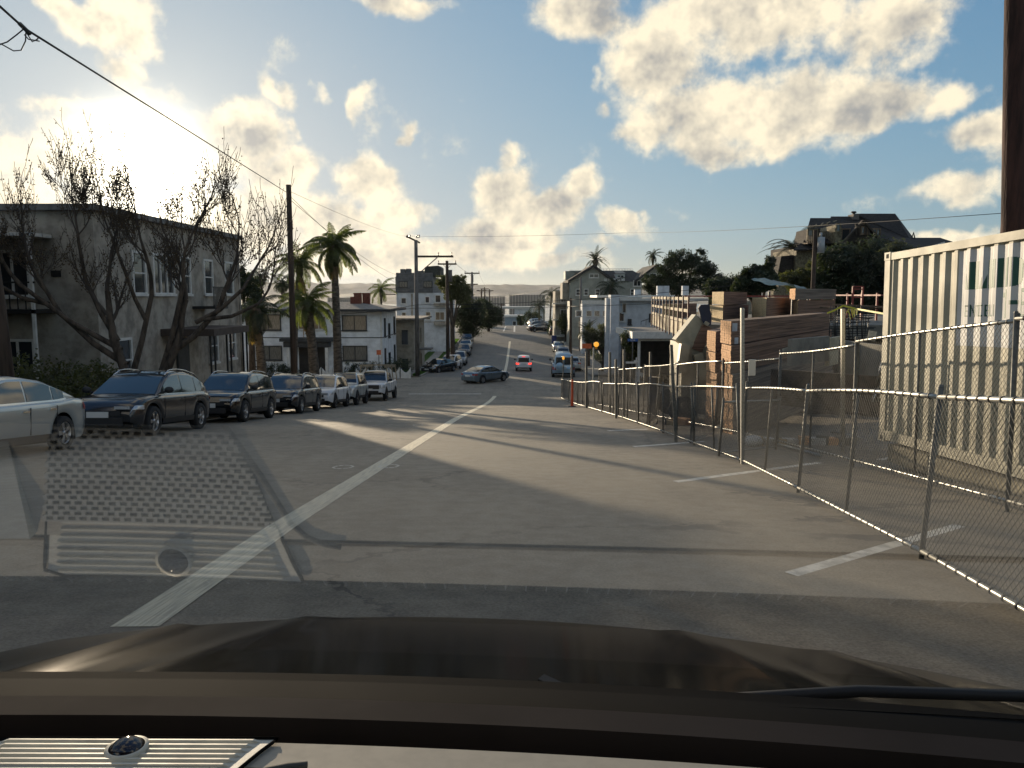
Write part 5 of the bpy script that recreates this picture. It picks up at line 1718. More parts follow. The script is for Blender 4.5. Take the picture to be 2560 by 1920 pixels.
# brown ground cover beside the modern house
def cover():
    b = MB(); r = random.Random(5)
    for _ in range(9000):
        x, y = r.uniform(11.2, 17), r.uniform(66, 104)
        if x > 11.2 + (104 - y) * .16 + 1.5 or (x > 14.5 and 62 < y < 80): continue
        z = gz(x, y) + r.uniform(0, .28)
        s = r.uniform(.08, .2); a = r.uniform(0, 6.3)
        b.add([(x - s * cos(a), y - s * sin(a), z), (x, y, z + s), (x + s * cos(a), y + s * sin(a), z)], [(0, 1, 2)])
    tag(b.build("ground_cover", leafm("brown_cover", (.11, .075, .045), .2)), "brown dry ground cover on the slope beside the pavement", "ground cover", kind="stuff")
cover()
def turf():
    b = MB(); r = random.Random(6)
    for _ in range(16000):
        if r.random() < .5: x, y = r.uniform(-10.4, -9.5), r.uniform(78, 131)
        else: x, y = r.uniform(-12.6, -11.65), r.uniform(80, 128)
        z = gz(x, y) + .12; s = r.uniform(.03, .08)
        b.add([(x - .02, y, z), (x + .02, y, z), (x + r.uniform(-.03, .03), y + r.uniform(-.03, .03), z + s)], [(0, 1, 2)])
    tag(b.build("turf", leafm("turf_blade", (.07, .15, .03), .35)), "short green grass on the verges beside the far pavement", "grass", kind="stuff")
turf()

# ------------------------------------------------------------------ poles and wires
M_POLE = mat("wood_pole", (.075, .05, .035), .9, var=.3, vscale=5, bump=.6, bscale=25, stretch=(1, 1, .1))
M_POLEG = mat("grey_pole", (.16, .15, .14), .85, var=.25, vscale=5, stretch=(1, 1, .2))
M_WIRE = mat("wire_black", (.015, .015, .015), .6, var=0)
M_INS = mat("insulator", (.05, .04, .04), .3, var=0)
M_GALV = mat("galvanised_steel", (.42, .42, .39), .38, metal=.75, var=.15, vscale=30)
M_GALVD = mat("dull_galvanised_steel", (.15, .15, .135), .6, metal=.4, var=.15, vscale=20)


M_LINK = mat("chain_wire", (.13, .125, .11), .75, metal=.2, var=0)


def pole(name, label, px, pyt, pyb, Y, r, lean=0.0, m=None, group=None):
    p = at(px, pyb, Y)
    z0 = gz(p.x, Y) - .3
    zt_ = at(px, pyt, Y).z
    t = thing(name, label, "utility pole", (p.x, Y, z0), 0, group)
    b = MB(); b.tube([(0, 0, 0), (lean * .5, 0, (zt_ - z0) / 2), (lean, 0, zt_ - z0)], [r * 1.15, r, r * .85], 12); b.build("shaft", m or M_POLE, t)
    t["h"] = zt_ - z0
    return t


def arm(t, x0, x1, z, w=.11, y=0.16, ins=(), m=None, brace=True, nm="crossarm"):
    b = MB(); b.span(x0, x1, y - w / 2, y + w / 2, z - w * .6, z + w * .6)
    if brace:
        for s in (-1, 1):
            e = x1 * .45 if s > 0 else x0 * .45
            b.bar((e, y, z - .05), (0, y, z - .55), .04)
    b.build(nm, m or M_POLE, t)
    for xi in ins:
        b = MB(); b.cyl((xi, y, z + w * .6), (xi, y, z + w * .6 + .22), .05, .03, 8); b.ball((xi, y, z + w * .6 + .24), .075, 8, 5); b.build("insulator", M_INS, t)

t = pole("utility_pole", "tall bare wooden pole standing in front of the palms", 735, 462, 925, 42, .16, .02)
PA = (t.location.x, 42.0, t.location.z + t["h"])
g7 = "wooden utility poles down the street"
t = pole("utility_pole", "wooden pole with one long side arm at the clapboard house corner", 1044, 600, 930, 78, .20, 0, M_POLEG, g7)
PB = (t.location.x, 78.0, t.location.z + t["h"]); h = t["h"]
k = 78 / F_PX
arm(t, 0, 92 * k, h - 1.6, .16, ins=(55 * k, 88 * k), brace=False)
b = MB(); b.bar((52 * k, .16, h - 1.7), (.1, .1, h - 3.4), .09); b.build("brace", M_POLEG, t)
b = MB(); b.bar((-.9, -.3, h + .35), (.35, .35, h - .25), .14); b.build("crossarm", M_POLE, t)
for q in (-.85, -.6, 0.1, .3):
    b = MB(); b.cyl((q, -.1, h + .2), (q + .05, -.1, h + .5), .09, .07, 8); b.build("insulator", M_INS, t)
t = pole("utility_pole", "dark pole with a transformer at its top and a short crossarm", 1120, 652, 925, 88, .19, 0, None, g7)
h = t["h"]; PC = (t.location.x, 88.0, t.location.z + h); arm(t, -1.05, 1.05, h - .35, .14, ins=(-.95, .95))
b = MB(); b.cyl((.32, .1, h - 2.3), (.32, .1, h - 1.0), .24, n=12); b.build("transformer", M_POLEG, t)
t = pole("utility_pole", "grey pole with two crossarms at the upper crossing", 1181, 680, 850, 130, .20, 0, M_POLEG, g7)
h = t["h"]; PD = (t.location.x, 130.0, t.location.z + h); arm(t, -1.25, 1.25, h - .2, .16, ins=(-1.15, 1.15), m=M_POLE); arm(t, -1.1, .95, h - 2.0, .14, m=M_POLE)
b = MB(); b.cyl((.0, .3, h - 1.7), (.0, .3, h - .6), .22, n=12); b.build("transformer", M_POLEG, t)
for px, pyt, Y, lab in ((1204, 722, 160, "small distant pole left of the tree row at the crest"), (1212, 718, 190, "thin distant pole second beyond the crest"), (1224, 723, 200, "distant pole with two crossarms beyond the crest"), (1254, 758, 215, "shortest distant pole beyond the crest by the blue house")):
    t = pole("utility_pole", lab, px, pyt, 830, Y, .16, 0, None, g7); h = t["h"]; arm(t, -1.0, 1.0, h - .4, .14); 
t = pole("utility_pole", "slim grey pole on the right pavement in front of the gabled house", 1451, 693, 830, 112, .17, 0, M_POLEG, g7); PE = (t.location.x, 112.0, t.location.z + t["h"])
b = MB(); b.box((0, -.2, 4.4), (.5, .3, .8)); b.build("meter_box", M_GREYST, t)
t = pole("utility_pole", "dark pole beside the pavement behind the blue van", 1426, 745, 890, 96, .17, 0, None, g7); PF = (t.location.x, 96.0, t.location.z + t["h"])
t = pole("utility_pole", "dark wooden pole with a small transformer before the shingled house", 2029, 575, 800, 44, .13); h = t["h"]; PG = (t.location.x, 44.0, t.location.z + h)
b = MB(); b.cyl((.30, -.1, h - 1.25), (.30, -.1, h - .4), .20, n=14); b.cyl((.28, -.1, h - .4), (.28, -.1, h - .15), .07, n=8); b.build("transformer", mat("transformer_grey", (.35, .38, .40), .5, var=.1), t)
# near poles at both edges of the picture
p = at(2560, 560, 13.5)
pa_, pb_ = at(2534, 560, 13.6), at(2540, 0, 13.6)
t = thing("utility_pole", "thick dark wooden pole rising behind the storage container", "utility pole", (pa_.x, 13.6, gz(8.5, 13.6) - .3))
o_ = t.location
b = MB(); b.tube([(0, 0, 0), tuple(pa_ - Vector(o_)), tuple(pb_ - Vector(o_)), tuple(pb_ - Vector(o_) + Vector((.02, 0, 3)))], [.20, .19, .17, .165], 16); b.build("shaft", mat("red_brown_pole", (.055, .022, .016), .9, var=.3, vscale=6, bump=.7, bscale=30, stretch=(1, 1, .15)), t)
t = thing("utility_pole", "dark pole at the very left behind the silver sedan", "utility pole", (-11.35, 17.2, gz(-11.3, 17.2) - .2))
b = MB(); b.tube([(.10, 0, 0), (-.05, 0, 3.2), (-.22, 0, 6.0)], [.16, .15, .12], 14); b.build("shaft", M_POLE, t)
p = at(604, 850, 47)
t = thing("metal_post", "slim grey metal post beside the corner of the grey stucco house", "post", (at(606, 900, 44).x, 44, gz(-15, 44) - .2)); b = MB(); b.tube([(0, 0, 0), (0, 0, 6.2)], .06, 8); b.build("shaft", M_GALVD, t)


def wire(label, pts, sag, r=.012, group=None, n=16):
    b = MB()
    for a, c in zip(pts, pts[1:]):
        a, c = Vector(a), Vector(c)
        q = []
        for i in range(n + 1):
            s = i / n
            p = a.lerp(c, s); p.z -= sag * 4 * s * (1 - s); q.append(p)
        b.tube(q, r, 5)
    return tag(b.build("overhead_wire", M_WIRE), label, "wire", group)

W0 = at(60, 70, 11.5)
wire("thick service cable running from the top left corner to the bare wooden pole", [at(-40, -20, 10.5), W0, (PA[0], PA[1], PA[2] - .45)], .0, .017)
# splice and loops on it
b = MB()
r = random.Random(3)
b.tube([W0 + Vector((-.06, 0, .06)), W0 + Vector((.08, 0, -.08))], .03, 8)
for pp in (((0, 0, -.01), (-.12, 0, -.10), (-.28, 0, -.21), (-.5, 0, -.28)), ((.03, 0, -.03), (-.02, .05, -.18), (-.10, .05, -.32), (-.22, .05, -.33), (-.42, .05, -.22)), ((.02, 0, -.05), (.10, .03, -.20), (.17, .04, -.16), (.20, .03, -.14)), ((0, 0, -.1), (.06, 0, -.17), (.18, 0, -.19), (.23, 0, -.20))):
    b.tube([W0 + Vector(q) * .9 for q in pp], .009, 6)
tag(b.build("cable_splice", M_WIRE), "black splice with loose loops hanging from the service cable at top left", "cable splice")
wire("thin wire sagging from the bare wooden pole to the long armed pole", [(PA[0], PA[1], PA[2] - .5), (PB[0], PB[1], PB[2] - 5)], .8, .012, "wires from the bare wooden pole")
wire("upper of the wires running from the bare wooden pole past the tall palm", [(PA[0], PA[1], PA[2] - .7), at(1000, 690, 100)], .6, .014, "wires from the bare wooden pole")
wire("lower wire running from the bare wooden pole behind the tall palm", [(PA[0], PA[1], PA[2] - .3), at(1010, 590, 110)], .3, .01, "wires from the bare wooden pole")
wire("short wire from the bare wooden pole down to the left behind the bare tree", [(PA[0], PA[1], PA[2] - .9), at(600, 640, 38)], .4, .012)
wire("thin wire crossing the whole sky from the long armed pole to the right pole", [at(1010, 590, 110), at(1560, 582, 80), at(2520, 532, 30)], .2, .013)
wire("upper black cable crossing the street in front of the houses", [at(860, 785, 73), at(1040, 762, 74), at(1426, 750, 72), at(1900, 705, 60)], .12, .022, "pair of cables crossing the street")
wire("lower black cable crossing the street in front of the houses", [at(830, 783, 73), at(1040, 770, 74), at(1426, 766, 72), at(1900, 742, 55)], .1, .022, "pair of cables crossing the street")
wire("sagging white service loop between the second and third poles", [at(1120, 720, 88), at(1181, 690, 130)], 2.6, .02)
wire("wire between the third pole and the distant poles", [(PC[0] + .9, 88, PC[2] - .2), (PD[0] + 1.1, 130, PD[2] - .1), at(1224, 725, 200)], .6, .015)
wire("wire from the distant poles to the slim grey pole on the right", [at(1224, 745, 200), (PE[0], PE[1], PE[2] - .3)], .5, .02)

# ------------------------------------------------------------------ fences
def chain_mesh(b, A, Bv, z0, z1, pitch, r):
    """two families of straight wires clipped to the panel"""
    L = (Bv - A).length; H = z1 - z0
    u = (Bv - A) / L
    U = Vector((u.x, u.y, u.z)); Z = Vector((0, 0, 1))
    P0 = A + Z * z0
    n = int((L + H) / pitch)
    for s in (1, -1):
        for i in range(n + 1):
            c = i * pitch
            # line: x - s*z = c (shifted)
            if s == 1: xa, za, xb, zb_ = c - H, 0, c, H
            else: xa, za, xb, zb_ = c, 0, c - H, H
            pts = []
            # clip in x
            x0_, y0_, x1_, y1_ = xa, za, xb, zb_
            def clip(xl):
                return y0_ + (y1_ - y0_) * (xl - x0_) / (x1_ - x0_)
            lo, hi = sorted((x0_, x1_))
            if hi <= 0 or lo >= L: continue
            ends = []
            for (xx, zz) in ((x0_, y0_), (x1_, y1_)):
                if xx < 0: ends.append((0, clip(0)))
                elif xx > L: ends.append((L, clip(L)))
                else: ends.append((xx, zz))
            p, q = [P0 + U * e[0] + Z * e[1] for e in ends]
            if (p - q).length > .03:
                b.tube([p, q], r, 3, cap=False, smooth=False)


def fence_panel(label, A, Bp, h, group, lean=0.0, pitch=.07, r=.0022, ties=False, mid=True, z0=.06, wob=0.0, midrail=False, rr=.021, tops=(0, 0)):
    A, Bp = Vector(A), Vector(Bp)
    u = (Bp - A).normalized(); nrm = Vector((u.y, -u.x, 0))
    t = thing("fence_panel", label, "fence panel", A, 0, group)
    o = Vector((0, 0, 0)); e = Bp - A
    Z = Vector((0, 0, 1)) + nrm * lean
    rd = random.Random(int(A.y * 100))
    for q, dz in ((o, tops[0]), (e, tops[1])):
        b = MB(); b.tube([q, q + Z * (h + .06 + dz)], rr, 10); b.ball(tuple(q + Z * (h + .06 + dz)), rr * 1.1, 8, 4); b.build("post", M_GALVD, t)
    def rail(zz, nm, w):
        pts = []
        for i in range(9):
            s = i / 8
            p = o.lerp(e, s) + Z * zz + Vector((0, 0, w * sin(pi * s) * (1 if nm == "top_rail" else -.3))) 
            pts.append(p)
        b = MB(); b.tube(pts, rr * .95, 10); b.build(nm, M_GALV, t)
        return pts
    tp = rail(h, "top_rail", wob)
    bp = rail(z0, "bottom_rail", 0)
    if midrail: rail(h * .55, "middle_rail", 0)
    if mid:
        m_ = o.lerp(e, .5)
        b = MB(); b.tube([m_ + Z * z0, m_ + Z * h], rr * .8, 8); b.build("stanchion", M_GALVD, t)
    b = MB(); chain_mesh(b, o, e, z0 + .01, h - .01, pitch, r); tag(b.build("chain_link", M_LINK, t), kind="stuff")
    if ties:
        b = MB()
        L = e.length
        for pts in (tp, bp):
            n = int(L / .16)
            for i in range(1, n):
                s = i / n * 8; k = min(7, int(s)); p = pts[k].lerp(pts[k + 1], s - k)
                d = (pts[k + 1] - pts[k]).normalized()
                b.tube([p - d * .012, p + d * .012], rr * 1.16, 8, cap=True)
        tag(b.build("wire_tie", M_METD, t), kind="stuff")
    return t

G8 = "low chain link panels along the road side"
FR = [(2.70, 2.75), (3.13, 5.85), (3.47, 9.4), (3.77, 12.9), (3.80, 16.4), (3.86, 20.2), (3.88, 24.4), (3.84, 28.9), (3.76, 33.5), (3.62, 38.5), (3.48, 43.5), (3.3, 48.5), (3.1, 53.0)]
LAB = ["nearest low chain link panel at the lower right corner", "low chain link panel before the container's right half", "low chain link panel across the container's near corner", "low chain link panel left of the tall steel post", "low wavy chain link panel beside the first tall leaning post",
       "low chain link panel fourth beyond the tall steel post", "low chain link panel fifth beyond the tall steel post with small wheels", "low chain link panel beyond the small wheels", "low chain link panel left of the twin leaning posts", "low chain link panel just nearer than the orange tube marker",
       "low chain link panel behind the orange tube marker", "farthest low chain link panel but one", "farthest low chain link panel at the junction"]
for i, (a, c) in enumerate(zip(FR, FR[1:])):
    P, Q = on(a[0], a[1], .0), on(c[0], c[1], .0)
    near = a[1] < 13
    fence_panel(LAB[i], P, Q, 1.26 if i < 8 else 1.32, G8, lean=(.05 if i < 3 else rnd.uniform(-.08, .06)), pitch=.062 if a[1] < 20 else .09, r=.0020 if near else .0028, ties=a[1] < 25, wob=rnd.uniform(-.02, .05), midrail=False, mid=True, tops=(0.0, rnd.uniform(0, .1)))
G9 = "tall chain link panels in front of the building site"
BK = [(4.9, 4.6), (5.15, 8.0), (5.35, 12.2), (5.5, 16.2), (5.45, 20.4), (5.2, 25), (4.95, 30), (4.7, 35.5), (4.4, 41.5)]
LB = ["tall chain link panel nearest the camera before the container", "tall chain link panel across the middle of the container", "tall chain link panel at the container's far corner", "tall chain link panel before the sandy plywood box", "tall chain link panel before the stacked lumber", "tall chain link panel before the orange lit lumber ends", "tall chain link panel before the beige boom", "farthest tall chain link panel"]
for i, (a, c) in enumerate(zip(BK, BK[1:])):
    h0 = (2.02, 2.0, 1.95, 1.85, 1.9, 1.95, 1.9, 2.0)[i]
    fence_panel(LB[i], on(a[0], a[1]), on(c[0], c[1]), h0, G9, lean=rnd.uniform(-.03, .03), pitch=.075 if i < 3 else .11, r=.0021 if i < 3 else .0028, ties=i < 4, wob=rnd.uniform(-.06, .05), mid=True, z0=.12, rr=.022)
# loose cross panels folded behind the first run
for k, (a, c, h) in enumerate((((3.85, 17), (5.0, 19.5), 1.25), ((3.9, 23), (4.9, 27), 1.5), ((3.9, 31), (4.6, 36), 1.7), ((3.7, 14), (5.2, 15.4), 1.0))):
    fence_panel(("chain link panel set aslant behind the tall steel post", "chain link panel set aslant before the lumber ends", "chain link panel set aslant far down the run", "short chain link panel turned across behind the low run")[k], on(*a), on(*c), h, "panels set aslant between the two fence runs", lean=.06, pitch=.09, r=.0026, mid=False, ties=False)


def post(label, px, pyt, pyb, w, m=None, lean=0, name="steel_post", sq=True):
    g = gnd(px, pyb)
    top = at(px + lean, pyt, g.y)
    t = thing(name, label, "post", (g.x, g.y, g.z - .02))
    b = MB(); wm = w * g.y / F_PX
    e = Vector(top) - Vector((g.x, g.y, g.z - .02))
    b.bar((0, 0, 0), e, wm, wm * .9) if sq else b.tube([(0, 0, 0), e], wm / 2, 10)
    b.build("shaft", m or M_GALV, t)
    return t, e, wm

t, e, w = post("tallest square steel post with a glaring lamp reflector", 1856, 770, 1160, 9)
b = MB(); b.box((.10, -.01, 1.62), (.11, .03, .26)); b.build("reflector", mat("lamp_reflector", (.85, .86, .82), .12, metal=.6, var=0), t)
post("square steel post standing before the yellow tape", 2107, 772, 1128, 9)
post("grey square post at the left of the beige boom", 1692, 818, 1000, 9, M_GALVD)
post("leaning grey post where the low fence run bends", 1690, 862, 1105, 8, M_GALVD, lean=-12)
post("dull square post beside the stacked lumber", 1937, 820, 1010, 9, M_GALVD)
post("black post with wire rings before the long lumber pack", 1905, 850, 1000, 8, M_METD)
post("thin leaning tube crossing the lumber ends", 1805, 862, 1060, 4, M_GALV, lean=24)
for px, a, c, lab in ((1560, 874, 1046, "grey post in the middle of the low run"), (1540, 898, 1046, "thin grey post left of the grey middle post"), (1525, 880, 1032, "slim post behind the orange warning light's fence"), (1626, 880, 1030, "short grey post left of the grey boom post"), (1466, 880, 1020, "distant thin post near the orange sign"), (1430, 890, 1005, "distant thin post at the end of the low run")):
    post(lab, px, a, c, 6, M_GALVD)
# castor wheels under a panel
for px, py, lab in ((1617, 1055, "first small black castor wheel under a low fence panel"), (1642, 1060, "middle small black castor wheel, slightly larger looking, under a low fence panel"), (1663, 1062, "last small black castor wheel to the right under a low fence panel")):
    g = gnd(px, py); b = MB(); b.lathe([(.03, -.02), (.075, -.02), (.075, .02), (.03, .02)], (0, 0, .075), "x", 14); b.bar((0, 0, .08), (0, 0, .2), .03)
    tag(b.build("castor_wheel", M_BLACK, None, g), lab, "wheel", "castor wheels under the fence")
# tags tied to the fence
M_PAPER = mat("weathered_notice", (.55, .54, .46), .8, var=.2, vscale=8)
def notice(label, px, py, w, h, Y, rot):
    p = at(px, py, Y); k = Y / F_PX
    b = MB(); M = Matrix.Rotation(rot, 3, "Y")
    b.box((0, 0, 0), (w * k, .006, h * k), M=M)
    o = b.build("notice", M_PAPER, None, p); tag(o, label, "notice")
    o.rotation_euler = (0, 0, R(10))
    b = MB()
    for i in range(4): b.box((0, -.0045, h * k * (.28 - i * .17)), (w * k * .7, .002, h * k * .05), M=None)
    b.build("print", mat("grey_print", (.25, .25, .24), .9, var=0), o)
notice("crumpled white notice tied to the fence low at the right", 2408, 1382, 46, 38, 6.4, .3)
notice("white notice tied high on the tall fence left of the container", 2180, 840, 22, 25, 16.0, .15)
notice("tilted white notice hanging on the tall fence before the plywood box", 1966, 878, 20, 18, 18.5, -.25)

# orange tube marker, signs and warning light
M_ORANGE = mat("safety_orange", (.75, .10, .03), .5, var=.08)
M_ORSIGN = mat("orange_sign", (.62, .13, .04), .6, var=.1)
g = on(2.98, 41.0)
t = thing("tube_marker", "orange red tube marker standing at the foot of the low fence", "traffic marker", g)
hh = (1015 - 945) * g.y / F_PX
b = MB(); b.lathe([(.09, 0.02), (.075, .1), (.05, hh * .86), (.06, hh * .9), (.06, hh * .93), (.03, hh)], n=14); b.build("tube", M_ORANGE, t)
b = MB(); b.lathe([(.22, 0), (.22, .035), (.10, .05)], n=8); b.build("base", M_BLACK, t)


def sign(name, label, px, py, w, h, pyb, Y, m, cat="sign", pole_px=None):
    k = Y / F_PX
    p = at(px, py, Y); gzz = gz(p.x, Y)
    t = thing(name, label, cat, (p.x, Y, gzz))
    b = MB(); b.box((0, -.04, p.z - gzz), (w * k, .02, h * k)); b.build("board", m, t)
    b = MB(); b.span(-.035, .035, -.03, .03, 0, p.z - gzz + h * k * .3); b.build("post", M_GALVD, t)
    return t
sign("roadwork_sign", "orange sign board on a post before the clapboard house corner", 947, 881, 11, 12, 930, 70, M_ORSIGN)
sign("roadwork_sign", "oblong orange sign board beside the warning light", 1467, 865, 24, 12, 930, 60, M_ORSIGN)
t = thing("warning_light", "round amber warning light on a pale barricade post", "warning light", on(at(1483, 930, 56).x, 56))
k = 56 / F_PX; z = at(1490, 861, 56).z - gz(5.8, 56)
b = MB(); b.span(-.05, .05, -.04, .04, -.1, at(1483, 869, 56).z - gz(5.8, 56)); b.build("post", mat("pale_post", (.55, .54, .48), .7, var=.1), t)
b = MB(); b.lathe([(0, -.06), (.10, -.06), (.19, -.02), (.19, .03), (.12, .07), (0, .07)], (.2, 0, z), "y", 12); b.build("lens", mat("amber_light", (.8, .33, .05), .3, var=0, emit=(1, .45, .05), estr=.5), t)
b = MB(); b.box((.2, 0, z - .25), (.16, .1, .16)); b.build("battery_box", M_AMBER, t)
t = thing("warning_light", "small amber light on a thin fence post before the blue van", "warning light", on(at(1408, 940, 55).x, 55))
zz = at(1407, 895, 55).z - gz(3.3, 55)
b = MB(); b.span(-.03, .03, -.03, .03, 0, zz - .1); b.build("post", M_GALVD, t)
b = MB(); b.ball((0, 0, zz), .11, 10, 6, sc=(.8, .5, 1.3)); b.build("lens", MATS["amber_light"], t)
# street name plates
t = thing("street_name_sign", "blue street name sign on a post with red striped barricade below", "street sign", on(at(1581, 900, 58).x, 58))
k = 58 / F_PX; z = at(1582, 850, 58).z - gz(8.6, 58)
b = MB(); b.box((0, -.05, z), (26 * k, .02, 7 * k)); b.build("board", mat("sign_blue", (.04, .12, .35), .5, var=.05), t)
fc = bpy.data.curves.new("name", "FONT"); fc.body = "Olive"; fc.size = .17; fc.align_x = "CENTER"; fc.align_y = "CENTER"; fc.extrude = .002
tmp = bpy.data.objects.new("tmp", fc); COL.objects.link(tmp); dg = bpy.context.evaluated_depsgraph_get(); me = bpy.data.meshes.new_from_object(tmp.evaluated_get(dg)); bpy.data.objects.remove(tmp)
me.materials.clear(); me.materials.append(M_WHITEP)
o = link("lettering", me, t, (0, -.065, z)); o.rotation_euler = (pi / 2, 0, 0)
b = MB(); b.span(-.04, .04, -.035, .035, 0, z + .1); b.build("post", M_GALVD, t)
b = MB(); b.span(-.5, .3, -.1, -.06, z - 1.75, z - 1.6); b.span(.25, .33, -.05, .0, 0, z - 1.3); b.span(.1, .5, -.09, -.05, z - 1.65, z - 1.5); b.build("barricade", M_WHITEW, t)
# blue bin
t = thing("wheelie_bin", "dark blue wheeled bin at the kerb before the upper crossing", "bin", on(at(1385, 845, 122).x, 122))
b = MB(); b.prism([(-.33, .06), (.33, .06), (.40, 1.35), (-.40, 1.35)], "y", -.4, .4); b.build("body", mat("bin_blue", (.02, .035, .16), .5, var=.05), t)
b = MB(); b.prism([(-.43, 1.36), (.43, 1.36), (.36, 1.5), (-.38, 1.5)], "y", -.45, .45); b.build("lid", MATS["bin_blue"], t)
for s in (-.34, .34):
    b = MB(); b.lathe([(0, -.04), (.13, -.04), (.13, .04), (0, .04)], (s, .35, .13), "x", 12); b.build("wheel", M_BLACK, t)
# white garden wall along the right pavement
def garden_wall():
    t = thing("garden_wall", "white garden wall running down beside the hedge strip", "wall", on(10.9, 104))
    b = MB(); r0 = []
    o = t.location
    for i in range(34):
        y = 70 + (132 - 70) * i / 33
        x = 11.0 - (y - 104) * .012
        zt_ = gz(x, y) + .62
        r0.append([(x - o.x, y - o.y, gz(x, y) - .2 - o.z), (x - o.x, y - o.y, zt_ - o.z), (x + .25 - o.x, y - o.y, zt_ - o.z), (x + .25 - o.x, y - o.y, gz(x, y) - .2 - o.z)])
    b.grid(r0, smooth=False); b.build("wall", M_WHITEW, t)
    b = MB(); b.box((.1 - .3, 25.5, gz(10.6, 129.5) + .9 - o.z), (.7, .7, 1.8)); b.build("pillar", M_PALE, t)
garden_wall()
# white picket fence and scalloped wall on the left
t = thing("picket_fence", "white picket fence sloping along the lawn of the far left pavement", "fence", on(-12.8, 84)); o0 = t.location
bm_ = MB(); bm_.box((0, 0, .55), (.03, .11, 1.1)); pk = bm_.mesh("picket", M_WHITEW)
for i in range(230):
    y = 84 + i * .18
    link("picket", pk, t, (0, y - 84, gz(-12.8, y) - o0.z))
for zz in (.3, .85):
    b = MB(); b.tube([(.05, y - 84, gz(-12.8, y) + zz - o0.z) for y in range(84, 126, 3)], .04, 4); b.build("rail", M_WHITEW, t)
t = thing("scalloped_wall", "low white garden wall with scalloped top before the clapboard house", "wall", (at(870, 930, 73).x, 72.9, gy(72.9)))
x0_ = t.location.x
for i in range(9):
    if i in (3,): continue
    a = at(778 + i * 28, 930, 73).x - x0_; c = at(778 + (i + 1) * 28 - 3, 930, 73).x - x0_
    n = 8; pts = [(a, -.3), (c, -.3)]
    for k in range(n + 1):
        s = 1 - k / n
        pts.append((a + (c - a) * s, 1.05 - .45 * sin(pi * s) - .12 * (1 - s)))
    b = MB(); b.prism(pts, "y", 0, .22); b.build("scallop", M_WHITEW, t)

# ------------------------------------------------------------------ storage container
M_CONT = mat("container_cream", (.47, .44, .33), .6, var=.12, vscale=1.3, bump=.05)
M_CONTW = mat("container_white", (.60, .60, .58), .6, var=.05, vscale=1.3)
M_CGREEN = mat("sign_green", (.02, .09, .06), .5, var=0)


